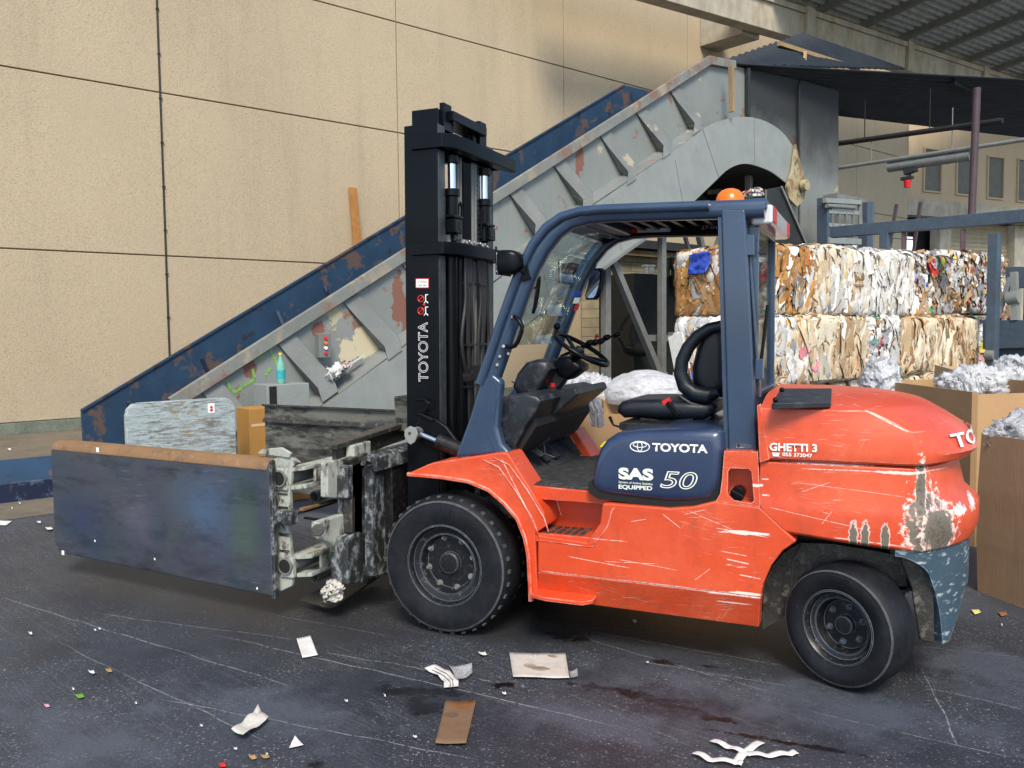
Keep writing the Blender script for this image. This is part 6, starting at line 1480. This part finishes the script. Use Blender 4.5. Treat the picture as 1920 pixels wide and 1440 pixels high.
# --- mast
XM0, XM1 = FY(762, 500, .30)[0], FY(823, 500, .30)[0]
zmt = FY(790, 233, .30)[2]; zmb = .10; lean = .035
def MX(x, z): return x - lean*(zmt-z)/zmt*.8
def col(name, x0, x1, y0, y1, z0, z1, mt='black', bevel=.004, parent=None):
    mb = MB(); P = [(MX(x0, z0), y0, z0), (MX(x1, z0), y0, z0), (MX(x1, z1), y0, z1), (MX(x0, z1), y0, z1)]; mb.prism(P, (0, y1-y0, 0)); return build(name, mb, MAT[mt], parent or fk, bevel=bevel)
for sgn in (0, 1):
    f = (lambda a, b: (a, b)) if not sgn else (lambda a, b: (YF-b, YF-a))
    y0_, y1_ = f(.30, .315); oc_ = col('outer_channel', XM0, XM1, y0_, y1_, zmb, zmt)
    y0_, y1_ = f(.3152, .40); col('channel_flange', XM1-.016, XM1+.002, y0_, y1_, zmb, zmt-.002, 'wornflange', parent=oc_); col('channel_flange', XM0, XM0+.016, y0_, y1_, zmb, zmt-.002, parent=oc_)
    y0_, y1_ = f(.355, .37); ic = col('inner_channel', XM0+.022, XM1-.022, y0_, y1_, zmb+.1, zmt+.10)
    y0_, y1_ = f(.3702, .45); col('channel_flange', XM1-.04, XM1-.024, y0_, y1_, zmb+.1, zmt+.098, parent=ic)
    y0_, y1_ = f(.40, .50); col('mast_roller_block', XM1-.035, XM1-.003, y0_, y1_, zmt-.02, zmt+.14, parent=ic)
# plates on the tops
zc = FY(830, 247, .28)[2]; zl_ = FY(830, 452, .28)[2]
def bracket(z, h, nm):
    xr = XM1+.06
    plan = [(XM0+.05, .285), (xr-.02, .285), (xr+.035, .36), (xr+.055, YF-.18), (xr+.02, YF-.15), (xr-.02, YF-.285), (XM0+.05, YF-.285), (XM0+.05, YF-.298), (xr-.03, YF-.298), (xr-.04, YF-.40), (xr-.04, .40), (xr-.03, .298), (XM0+.05, .298)]
    mb = MB(); mb.prism([(MX(x, z), y, z) for x, y in plan], (0,0,-h)); return build(nm, mb, MAT['black'], fk, bevel=.008)
bracket(zc, .085, 'mast_crossmember'); bracket(zl_, .075, 'mast_crossmember')
mb = MB(); z_ = FY(858, 205, .45)[2]; mb.box((XM1-.12, .46, z_-.06), (XM1+.03, YF-.46, z_)); mb.box((XM1-.06, .50, z_-.16), (XM1-.02, .56, z_-.055)); mb.box((XM1-.06, YF-.56, z_-.16), (XM1-.02, YF-.50, z_-.055)); build('mast_head', mb, MAT['black'], fk, bevel=.006)
mb = MB(); mb.box((MX(XM0,.4), .32, .30), (MX(XM1,.4), YF-.32, .48)); build('mast_foot_beam', mb, MAT['blackm'], fk, bevel=.01); mb = MB(); mb.box((MX(XM0+.03,1.7), .40, zl_-.5), (MX(XM0+.05,1.7), YF-.40, zl_-.3)); build('mast_tie_plate', mb, MAT['blackm'], fk, bevel=.01)
rnd = random.Random(4)
for sgn in (0, 1):
    fy = (lambda v: v) if not sgn else (lambda v: YF-v)
    xc_ = XM1-.055+.06; yc_ = fy(.47)
    z = lambda py: FY(850, py, .46)[2]
    mb = MB(); mb.cyl((MX(xc_,.4), yc_, .4), (MX(xc_,1.6), yc_, z(455)), .042, 16); mb.cyl((xc_-.004, yc_, z(440)), (xc_, yc_, z(368)), .040, 16); mb.cyl((xc_, yc_, z(368)), (xc_, yc_, z(354)), .050, 16); ram = build('lift_cylinder', mb, MAT['black'], fk, bevel=.004)
    mb = MB(); mb.cyl((xc_, yc_, z(354)), (xc_, yc_, z(306)), .026, 16); build('piston_rod', mb, MAT['chrome'], ram)
    mb = MB(); mb.cyl((xc_, yc_, z(306)), (xc_, yc_, z(291)), .046, 16); mb.cyl((xc_, yc_, z(291)), (xc_, yc_, z(270)), .012, 8); build('rod_cap', mb, MAT['black'], ram, bevel=.004)
    mb = MB(); y0_ = fy(.44); mb.box((xc_-.05, min(fy(.40), fy(.53)), z(404)), (xc_+.05, max(fy(.40), fy(.53)), z(410))); mb.box((xc_-.04, min(fy(.41), fy(.50)), z(438)), (xc_+.055, max(fy(.41), fy(.50)), z(412)))
    mb.cyl((xc_+.058, yc_, z(426)), (xc_+.04, yc_, z(426)), .028, 12); build('valve_block', mb, MAT['black'], ram, bevel=.006)
    mb = MB()
    for k_ in range(4): mb.cyl((xc_+.065, fy(.55+.035*k_), zl_+.012+.01*(k_%2)), (xc_+.04, fy(.55+.035*k_), zl_+.012+.01*(k_%2)), .012, 8)
    mb.box((xc_+.0, min(fy(.53), fy(.69)), zl_+.002), (xc_+.04, max(fy(.53), fy(.69)), zl_+.035)); build('hose_fitting', mb, MAT['steel'], ram, bevel=.003)
    # chains
    for yo, nm in ((.535, .0),):
        mb = MB(); zz_ = .55
        while zz_ < zmt-.06:
            x_ = MX(xc_-.02, zz_); mb.box((x_-.012, fy(yo)-.016, zz_), (x_+.012, fy(yo)+.016, zz_+.021)); mb.box((x_-.017, fy(yo)-.010, zz_+.0215), (x_+.017, fy(yo)+.010, zz_+.0295)); zz_ += .030
        build('lift_chain', mb, MAT['wornflange'], fk)
    # hoses
    zl2 = zl_-.06
    for k_, (ya_, yb3, yc3, r_) in enumerate(((.56,.50,.60,.013),(.58,.585,.62,.013),(.61,.60,.64,.011),(.64,.66,.655,.011))):
        pth = [(xc_+.04, fy(ya_), zl2), (xc_+.045, fy(ya_-.01), zl2-.25), (MX(xc_+.05,1.5), fy(yb3), 1.65), (MX(xc_+.05,1.3), fy(yc3), 1.30), (MX(xc_+.04,1), fy(yc3+.02), .95), (MX(xc_,1), fy(yc3+.05), .80)]
        sm = []
        for i in range(len(pth)-1):
            for q in range(5):
                t_ = q/5; t2 = t_*t_*(3-2*t_); sm.append([pth[i][c]*(1-t2)+pth[i+1][c]*t2 if c == 1 else pth[i][c]*(1-t_)+pth[i+1][c]*t_ for c in range(3)])
        sm.append(pth[-1]); mb = MB(); mb.tube(sm, r_, 8); build('hydraulic_hose', mb, MAT['rubber_hose'], fk)
    for zq in (2.0, 1.62, 1.36, 1.05):
        mb = MB(); mb.box((MX(xc_+.03, zq), min(fy(.55), fy(.66)), zq), (MX(xc_+.065, zq), max(fy(.55), fy(.66)), zq+.012)); build('hose_clamp', mb, MAT['blackm'], fk)
    for yp2, rp in ((.575, .011), (.615, .009)):
        mb = MB(); mb.tube([(MX(xc_-.01, .9), fy(yp2), .9), (xc_-.01, fy(yp2), zc-.085)], rp, 8); build('oil_pipe', mb, MAT['steelgrey'], fk)
    mb = MB(); mb.tube([(xc_+.01, fy(.525), z(404)), (xc_+.02, fy(.525), z(380)), (xc_+.02, fy(.545), z(376)), (xc_+.02, fy(.56), z(385)), (xc_+.02, fy(.56), z(436))], .007, 8); build('hard_pipe', mb, MAT['black'], fk)
mb = MB(); mb.cyl((XM1-.03, .60, .45), (XM1-.01, .60, zl_-.08), .055, 16); build('centre_cylinder', mb, MAT['black'], fk)
mb = MB(); P = [FY(867,690,.55), FY(894,684,.55), FY(894,712,.55), FY(867,718,.55)]; mb.prism(P, (0,.04,0)); build('mast_plate', mb, MAT['blackm'], fk, bevel=.003)
# tilt cylinder and lower bracket
mb = MB(); mb.prism([FY(x, y, .27) for x, y in ((790,775),(815,785),(836,800),(868,842),(862,858),(812,842),(782,828),(776,805))], (0,.03,0)); build('tilt_bracket', mb, MAT['black'], fk, bevel=.008)
mb = MB(); mb.tube([FY(x, y, .26) for x, y in ((776,752),(795,749),(805,756),(800,768),(786,772))], .007, 6); mb.tube([FY(x, y, .26) for x, y in ((785,776),(800,782),(812,788))], .010, 6); build('lifting_eye', mb, MAT['black'], fk)
e_ = FY(773, 815, .20); mb = MB(); mb.tube([e_, e_+np.array([0,.09,0])], .040, 20); eye = build('tilt_cylinder_eye', mb, MAT['fleck'], fk, bevel=.004)
mb = MB(); mb.prism([FY(x, y, .195) for x, y in ((758,806),(768,799),(779,803),(783,814),(778,828),(770,834),(764,830),(758,818))], (0,.012,0)); build('eye_plate', mb, MAT['conv_lower'], eye, bevel=.003)
mb = MB(); mb.cyl(FY(768,812,.19), FY(768,812,.20), .008, 8); build('bolt', mb, MAT['blackm'], eye)
mb = MB(); mb.cyl(FY(790,814,.245), FY(828,830,.245), .017, 14); build('tilt_rod', mb, MAT['chrome'], fk)
mb = MB(); mb.cyl(FY(822,827,.245), FY(905,860,.245), .045, 18); mb.cyl(FY(822,827,.245), FY(829,830,.245), .049, 18); build('tilt_cylinder', mb, MAT['blackm'], fk, bevel=.003)
# --- clamp attachment: carriage, frame, arms, pads
XR = -1.10; XL = -3.20
def pad(y_r, y_l, k, zb_, zt_, name, mats):
    d = np.array([XL-XR, y_l-y_r, 0]); L = np.linalg.norm(d); d /= L; nrm = np.array([-d[1], d[0], 0]); 
    if nrm[1]*k < 0: nrm = -nrm                            # towards the inside
    O = np.array([XR, y_r, 0.0])
    r_ = .04; ol = [(0, zb_-.02), (0, zt_-.05), (L-.02, zt_-.05), (L, zt_-.07), (L, zb_+.06), (L-.05, zb_+.01), (L-.10, zb_)]
    mb = MB(); mb.prism([O+d*s_+np.array([0,0,z_]) for s_, z_ in ol], nrm*.045); pd = build(name, mb, MAT[mats[0]], fk, bevel=.010, seg=3)
    return O, d, nrm, L, pd
zt_n, zb_n = .965, .165
O, d, nr, L, pn = pad(-.15, .08, 1, zb_n, zt_n, 'clamp_pad', ('pad',))
mb = MB(); mb.prism([O+d*s_+nr*n_+np.array([0,0,z_]) for s_, n_, z_ in ((.02,-.004,zt_n-.066),(.02,-.002,zt_n-.048),(.02,.02,zt_n-.014),(.02,.05,zt_n),(.02,.10,zt_n+.002),(.02,.10,zt_n-.03),(.02,.046,zt_n-.06))], d*(L-.03)); build('rolled_edge', mb, MAT['padtop'], pn, bevel=.008, seg=3)
mb = MB(); mb.prism([O+d*.0+nr*n_+np.array([0,0,z_]) for n_, z_ in ((-.006,zb_n-.03),(-.006,zt_n),(.03,zt_n),(.03,zb_n-.03))], -d*.025); build('wear_edge', mb, MAT['fleck'], pn, bevel=.006)
for s_ in (.25, .9, 1.55):
    mb = MB(); mb.prism([O+d*s_+nr*.0455+np.array([0,0,z_]) for z_ in (zb_n+.08, zt_n-.08)] + [O+d*(s_+.05)+nr*.0455+np.array([0,0,z_]) for z_ in (zt_n-.08, zb_n+.08)], nr*.05); build('pad_rib', mb, MAT['clampwhite'], pn, bevel=.006)
mb = MB(); mb.prism([O+d*s_+nr*.06+np.array([0,0,z_]) for s_, z_ in ((-.10,zt_n+.01),(.16,zt_n+.02),(.12,zt_n+.05),(-.04,zt_n+.07),(-.12,zt_n+.04))], nr*.02); build('pad_lug', mb, MAT['clampwhite'], pn, bevel=.006)
for px, py in ((183,843),(118,1036),(482,1103),(178,1014),(290,1048)):
    p = pl(px, py, nr, O-nr*.002); mb = MB(); s_ = .014 if px in (183,118) else .006; mb.box((-s_,-.001,-s_*1.2),(s_,.001,s_), Mt(Vector(p)) @ Matrix.Rotation(math.atan2(d[1], d[0]), 4, 'Z')); build('paint_fleck', mb, MAT['white'], pn)
# far pad: its inner face is seen
zt_f, zb_f = 1.03, .20
O2 = np.array([-1.35, 2.22, 0]); E2 = AY(495, 760, 2.38); E2[2] = 0; d2_ = (E2-O2); L2_ = np.linalg.norm(d2_); d2_ /= L2_; n2_ = np.array([d2_[1], -d2_[0], 0]); n2_ = n2_ if n2_[1] < 0 else -n2_
mb = MB(); mb.prism([O2+d2_*s_+np.array([0,0,z_]) for s_, z_ in ((0,zb_f),(0,zt_f),(L2_,zt_f),(L2_,zb_f))], -n2_*.04); pf = build('clamp_pad', mb, MAT['olive'], fk, bevel=.01, label='greasy olive far clamp pad seen from inside')
mb = MB(); zm = AY(600,788,2.3)[2]
mb.prism([O2+d2_*s_+n2_*.003+np.array([0,0,zm]) for s_ in (0, L2_)] + [O2+d2_*s_+n2_*.03+np.array([0,0,zm-.03]) for s_ in (L2_, 0)], (0,0,-.012)); mb.prism([O2+n2_*n_+np.array([0,0,z_]) for n_, z_ in ((.0,zt_f),(.03,zt_f+.005),(.03,zt_f-.012),(.0,zt_f-.02))], d2_*L2_); build('seam_lip', mb, MAT['clampgrime'], pf)
# cross rails running across the truck (carriage of the clamp)
def rail(x, z, y0, y1, w_, h_, nm, mt, bevel=.004): 
    mb = MB(); mb.box((x-w_/2, y0, z-h_/2), (x+w_/2, y1, z+h_/2)); return build(nm, mb, MAT[mt], fk, bevel=bevel)
# upper and lower arm channels with round tube ends
for (ex, ey, zz_) in ((525, 897, None), (536, 1061, None)):
    p = AY(ex, ey, -.10); X_, Z_ = p[0], p[2]
    mb = MB(); 
    # hollow tube
    n_ = 20; 
    def ringc(y, r_): return [(X_+r_*math.cos(2*math.pi*k/n_), y, Z_+r_*math.sin(2*math.pi*k/n_)) for k in range(n_)]
    mb.loft([ringc(.9, .05), ringc(-.115, .05), ringc(-.115, .042), ringc(.9, .042)], cap=False); at_ = build('arm_tube', mb, MAT['steelgrey'], fk)
    mb = MB(); mb.cyl((X_,-.108,Z_), (X_,-.1125,Z_), .041, 20); build('bore_shade_disc', mb, MAT['interior'], at_)  # dark disc in the tube mouth stands in for the shaded hollow
    mb = MB()
    mb.prism([(X_-.01,-.08,Z_+.055),(X_+.17,-.08,Z_+.075),(X_+.17,-.08,Z_+.055),(X_+.02,-.08,Z_+.032)], (0,1.6,0))
    mb.prism([(X_+.06,-.08,Z_-.045),(X_+.17,-.08,Z_-.03),(X_+.17,-.08,Z_-.055),(X_+.06,-.08,Z_-.07)], (0,1.6,0))
    mb.box((X_+.15,.02,Z_-.03),(X_+.168,1.5,Z_+.056)); build('arm_channel', mb, MAT['clampwhite'], fk, bevel=.004)
    mb = MB(); mb.box((X_-.045,-.100,Z_-.075),(X_+.050,-.06,Z_+.060)); build('arm_end_plate', mb, MAT['clampwhite'], fk, bevel=.01)
    # second smaller tube deeper in
    q = AY(592, 925 if ey < 1000 else 1075, .35); mb = MB(); 
    def ringd(y, r_): return [(q[0]+r_*math.cos(2*math.pi*k/n_), y, q[2]-.02+r_*math.sin(2*math.pi*k/n_)) for k in range(n_)]
    mb.loft([ringd(1.2, .038), ringd(.33, .038), ringd(.33, .030), ringd(1.2, .030)], cap=False); build('arm_tube', mb, MAT['steelgrey'], fk)
# pad hinge plate behind the wear edge
mb = MB(); mb.prism([AY(x, y, -.085) for x, y in ((509,862),(528,855),(548,858),(560,868),(548,876),(543,920),(545,958),(540,985),(545,1030),(548,1090),(546,1100),(518,1113),(512,1000))], (0,.03,0)); build('pad_hinge_plate', mb, MAT['clampwhite'], fk, bevel=.006)
# clevis and clamp ram
mb = MB(); p = AY(534, 972, -.13); mb.box((-.06,-.03,-.035),(.065,.05,.045), Mt(Vector(p))); cl = build('ram_clevis', mb, MAT['fleck'], fk, bevel=.01)
mb = MB(); mb.cyl(p+np.array([-.005,-.032,.005]), p+np.array([-.005,-.045,.005]), .018, 6); build('pin_head', mb, MAT['steel'], cl)
mb = MB(); q1 = AY(553, 964, -.1); q2 = q1+np.array([.02, .62, .0]); mb.cyl(q1, q2, .014, 12); build('ram_rod', mb, MAT['chrome'], fk)
for zo, r_ in ((.035, .010), (-.030, .008)):
    mb = MB(); q0 = q1+np.array([.03,.05,zo]); mb.tube([q0, q0+np.array([.05,.2,-.03+zo]), q0+np.array([.09,.45,-.02]), q0+np.array([.15,.62,.05]), q0+np.array([.20,.80,.02])], r_, 8); build('hydraulic_hose', mb, MAT['rubber_hose'], fk)
mb = MB(); q3 = q1+np.array([.045,.0,.03]); mb.bar(q3, q3+np.array([.02,.70,.0]), .03, .018); build('guide_bar', mb, MAT['padtop'], fk, bevel=.003)
for zz_ in (.30, .44, .58, .72, .80):
    mb = MB(); p = AY(529, 880, -.088); p[2] = zz_; mb.cyl(p+np.array([0,.004,0]), p+np.array([0,-.010,0]), .009, 6); build('bolt', mb, MAT['steel'], fk)
for zz_, w_ in ((.405, .012), (.50, .02), (.665, .015), (.75, .01)):
    mb = MB(); p = AY(529, 880, -.0875); mb.box((p[0]-.035, p[1]-.002, zz_), (p[0]+.035, p[1]+.002, zz_+w_)); build('grease_band', mb, MAT['clampgrime'], fk)
# main frame of the clamp: vertical plates by the carriage
XP = AY(650, 900, .15)[0]
def FX_(px, py): return AX(px, py, XP)
upr = [((600,868),(652,850),(652,925),(622,934),(600,932)), ((583,978),(640,960),(652,975),(652,1060),(640,1080),(625,1045),(605,1016),(583,1010))]
for k_, P in enumerate(upr):
    mb = MB(); mb.prism([AX(x, y, XP-.03) for x, y in P], (.055,0,0)); build('guide_block', mb, MAT['clampwhite'], fk, bevel=.008)
mb = MB(); p = AX(596, 993, XP-.0); mb.cyl(AX(596,994,XP+.09), AX(596,994,XP+.06), .035, 16); build('pin_head', mb, MAT['clampgrime'], fk, bevel=.006)
# columns with flecked paint
for nm, P, dx, mt in (('frame_column', ((652,875),(684,862),(684,1005),(705,1005),(705,1090),(652,1096),(652,1010),(664,1000),(664,935),(652,935)), .12, 'fleck'),
                      ('frame_column', ((654,862),(690,848),(690,876),(680,880),(680,1000),(660,1000),(660,870)), .06, 'clampgrime'),
                      ('carriage_plate', ((698,876),(752,862),(752,905),(728,912),(728,1075),(700,1082)), .06, 'fleck')):
    xx = XP + (.10 if nm == 'frame_column' else .20); mb = MB(); mb.prism([AX(x, y, xx) for x, y in P], (-dx,0,0)); build(nm, mb, MAT[mt], fk, bevel=.008)
p1, p2 = AX(692, 874, XP+.22), AX(762, 855, XP+.22); mb = MB()
mb.prism([p1+np.array([dx,0,dz]) for dx, dz in ((-.06,.0),(-.05,.05),(0,.07),(.05,.05),(.055,-.03),(.03,-.03),(.02,.02),(-.02,.03),(-.03,-.0))], (0,1.1,0)); build('carriage_hook', mb, MAT['fleck'], fk, bevel=.005)
p1, p2 = AX(618, 838, XP), AX(756, 794, XP); mb = MB(); mb.bar(p1, p2, .10, .03); mb.bar(p1+np.array([0,.04,-.06]), p2+np.array([0,0,-.06]), .03, .10); mb.bar(p2, p2+np.array([0,.9,0]), .10, .03); build('top_rail', mb, MAT['clampgrime'], fk, bevel=.005)
mb = MB(); mb.prism([AX(x, y, XP+.02) for x, y in ((648,835),(680,826),(680,852),(648,862))], (.06,0,0)); build('rail_stop', mb, MAT['clampwhite'], fk, bevel=.006)
mb = MB(); mb.prism([AX(x, y, XP) for x, y in ((738,743),(764,740),(764,812),(742,808))], (.10,0,0)); build('frame_lug', mb, MAT['olive'], fk, bevel=.008)
mb = MB(); mb.box((XP+.20, .25, .28), (XP+.26, YF-.1, .95)); mb.box((XP+.10,.5,.25),(XP+.2,1.5,.42)); mb.box((XP+.10,.5,.75),(XP+.2,1.5,.92)); build('carriage', mb, MAT['blackm'], fk, bevel=.008)
mb = MB()
for zz_ in (.84, .30): mb.box((XP+.0, 1.0, zz_-.05), (XP+.12, 2.26, zz_+.05))
mb.box((XP-.32, 2.05, .22), (XP+.12, 2.20, .98)); build('far_arm', mb, MAT['clampgrime'], fk, bevel=.008)
mb = MB(); zz_ = .05; P = [AZ(562,1128,zz_), AZ(590,1110,zz_), AZ(700,1080,zz_), AZ(712,1083,zz_), AZ(632,1138,zz_), AZ(615,1141,zz_)]; mb.prism(P, (0,0,.012)); build('skid_plate', mb, MAT['clampgrime'], fk, bevel=.003)
mb = MB(); mb.bar(AZ(690,1083,.06), AX(700,1050,XP), .04, .05); build('skid_strut', mb, MAT['clampgrime'], fk)
# --- lettering
def text(s, name, mt, parent, o, xdir, zdir, length, height, ex=.0012, outline=0, shear=0, bold=0.0, n_=None):
    cu = bpy.data.curves.new(name, 'FONT'); cu.body = s; cu.size = 1; cu.shear = shear; cu.offset = bold
    if outline: cu.fill_mode = 'NONE'; cu.bevel_depth = outline; cu.bevel_resolution = 1
    else: cu.extrude = .0
    ob = bpy.data.objects.new(name, cu); C.objects.link(ob)
    dg = bpy.context.evaluated_depsgraph_get(); me = bpy.data.meshes.new_from_object(ob.evaluated_get(dg)); bpy.data.objects.remove(ob); bpy.data.curves.remove(cu)
    xs = [v.co.x for v in me.vertices]; ys = [v.co.y for v in me.vertices]; x0, x1, y0, y1 = min(xs), max(xs), min(ys), max(ys)
    X = Vector(xdir).normalized(); Z = Vector(zdir); Z = (Z - X*Z.dot(X)).normalized(); Nn = X.cross(Z); o = Vector(o)
    for v in me.vertices:
        a = (v.co.x-x0)/(x1-x0)*length; b = (v.co.y-y0)/(y1-y0)*height
        v.co = o + X*a + Z*b + Nn*(.0008 if not outline else v.co.z*.02)
    me.materials.append(MAT[mt]); o_ = bpy.data.objects.new(name, me); C.objects.link(o_); o_.parent = parent; o_.matrix_parent_inverse = world_of(parent).inverted(); return o_
def tline(s, p_bl, p_br, px_h, y, mt, parent, **k):
    a = FY(*p_bl, y); b = FY(*p_br, y); sc_ = np.linalg.norm(b-a)/math.hypot(p_br[0]-p_bl[0], p_br[1]-p_bl[1])
    return text(s, 'lettering', mt, parent, a, b-a, (0,0,1), np.linalg.norm(b-a), px_h*sc_, **k)
yh = .030-.002
tline('TOYOTA', (1223,846), (1327,850), 16, yh, 'white', hd, bold=.035)
tline('SAS', (1160,898.5), (1225,901.5), 22, yh, 'cream_letter', hd, bold=.05)
tline('System of Active Stability', (1160,906.5), (1224,911), 5, yh, 'cream_letter', hd, bold=.01)
tline('EQUIPPED', (1160,917.5), (1223,921), 9, yh, 'cream_letter', hd, bold=.03)
tline('50', (1237,915), (1308,919), 33, yh, 'cream_letter', hd, outline=.021, shear=.25)
# emblem: three rings
c_ = FY(1199.5, 837.5, yh-.0005); s_ = np.linalg.norm(FY(1219,838,yh)-FY(1180,837,yh))/39
def ell(cx, cz, a, b, r_): 
    mb = MB(); mb.tube([(c_[0]+(cx+a*math.cos(q))*s_, c_[1], c_[2]+(cz+b*math.sin(q))*s_) for q in [2*math.pi*k/36 for k in range(36)]], r_*s_, 6, closed=True); build('emblem_ring', mb, MAT['white'], hd)
ell(0, 0, 18, 9.5, 1.0); ell(0, 3.2, 12.5, 4.6, .8); ell(0, .2, 4.6, 8.6, .8)
# dots over SAS, yellow tags on the hood
ycw = YC-W2-.008
tline('GHETTI 3', (1443,845), (1532,848), 16, ycw-.006, 'white', cwu, bold=.03)
tline('055 373047', (1467,855), (1523,858), 7.5, ycw-.006, 'white', cwu, bold=.02)
mb = MB(); p = FY(1454.5,853,ycw-.0005); sc2 = s_
for x0, z0, x1, z1 in ((-5,-2.5,5,.5),(-3.2,.5,3.2,2),(-6,2,6,4),(-6,.8,-3.6,2),(3.6,.8,6,2)): mb.box((p[0]+x0*sc2, p[1]-.0005, p[2]+z0*sc2), (p[0]+x1*sc2, p[1]+.0005, p[2]+z1*sc2))
build('phone_mark', mb, MAT['white'], cwu)
# big maker's lettering wrapping onto the rear of the hood: only its beginning shows
rg = cwring(1.18, X0+.02, 2.333, 2.614, W2+.004, n=24)
near = [np.array(q) for q in rg[2:21]]
acc = [0]
for a, b in zip(near, near[1:]): acc.append(acc[-1]+np.linalg.norm(b-a))
def rearpt(t):
    for i in range(len(near)-1):
        if acc[i+1] >= t or i == len(near)-2:
            k = (t-acc[i])/(acc[i+1]-acc[i]); return near[i]*(1-k)+near[i+1]*k, (near[i+1]-near[i])/np.linalg.norm(near[i+1]-near[i])
cu = text('TOYOTA', 'lettering', 'white', cwu, (0,0,0), (1,0,0), (0,0,1), 1.00, .064, bold=.02)
t0 = .268
bmt = bmesh.new(); bmt.from_mesh(cu.data); bmesh.ops.triangulate(bmt, faces=bmt.faces)
bmesh.ops.subdivide_edges(bmt, edges=bmt.edges[:], cuts=2, use_grid_fill=False)
for v in bmt.verts:
    p, tt = rearpt(t0+v.co.x); nn_ = np.array([tt[1], -tt[0], 0]); v.co = Vector(p + nn_*(.010 - .38*(v.co.z-.035)) + np.array([0, 0, v.co.z-.03]))
bmt.to_mesh(cu.data); bmt.free()
# mast lettering, reading upwards
a = FY(803, 716, .298); b = FY(802, 604, .298)
text('TOYOTA', 'lettering', 'white', fk, a, b-a, (-1,0,0), np.linalg.norm(b-a), .066, outline=.016)
# mast stickers
mb = MB(); mb.prism([FY(x, y, .2975) for x, y in ((779,522),(804,522),(804,540),(779,540))], (0,.002,0)); s1_ = build('warning_label', mb, MAT['red'], fk, smooth=0)
mb = MB(); mb.prism([FY(x, y, .2965) for x, y in ((780.5,523.3),(802.7,523.3),(802.7,538.7),(780.5,538.7))], (0,.001,0)); build('label_face', mb, MAT['white'], s1_, smooth=0)
for yy2 in (530, 536.5):
    a_ = FY(783, yy2, .2955); b2_ = FY(800, yy2, .2955); text('ATTENTION' if yy2 < 533 else 'USER 2000', 'lettering', 'brownline', s1_, a_, b2_-a_, (0,0,1), np.linalg.norm(b2_-a_), .010)
for yy2 in (560, 583):
    c2 = FY(789, yy2, .297); mb = MB(); mb.tube([(c2[0]+.019*math.cos(q), c2[1], c2[2]+.019*math.sin(q)) for q in [2*math.pi*k/24 for k in range(24)]], .0032, 6, closed=True)
    mb.bar(c2+np.array([-.013,0,-.013]), c2+np.array([.013,0,.013]), .003, .004); build('prohibition_mark', mb, MAT['red'], fk)
    mb = MB(); mb.box((c2[0]+.03, c2[1]-.001, c2[2]-.02), (c2[0]+.036, c2[1], c2[2]+.025)); mb.box((c2[0]+.036, c2[1]-.001, c2[2]+.02), (c2[0]+.05, c2[1], c2[2]+.025)); mb.tube([(c2[0]+.035+.012*math.cos(q), c2[1]-.001, c2[2]-.028+.010*math.sin(q)) for q in [math.pi*k/8 for k in range(9)]], .003, 5); build('pictogram', mb, MAT['white'], fk)
mb = MB(); p = FY(795,571,.297); mb.prism([p+np.array(q) for q in ((-.012,0,0),(.008,0,.009),(.008,0,-.009))], (0,.001,0)); build('red_arrow', mb, MAT['red'], fk)
mb = MB(); mb.prism([FY(x, y, GN-.047) for x, y in ((1380,832),(1409,833),(1409,840),(1380,839))], (0,.001,0)); build('plate_label', mb, MAT['skirt'], fk)
mb = MB(); mb.prism([FY(x, y, GN-.049) for x, y in ((1382,833),(1387,833),(1387,838),(1382,838))], (0,.001,0)); build('plate_mark', mb, MAT['interior'], fk)
a_ = FY(1315,430,GF-.056); b2_ = FY(1345,429,GF-.056); text('27-04', 'lettering', 'clear', fk, a_, b2_-a_, (0,0,1), np.linalg.norm(b2_-a_), .022)
# red reflection strip marks on the hood nose
mb = MB(); mb.prism([FY(x, y, .10) for x, y in ((1124,838),(1133,828),(1140,826),(1131,838))], (0,.02,0)); build('hood_tag', mb, MAT['yellow'], hd)
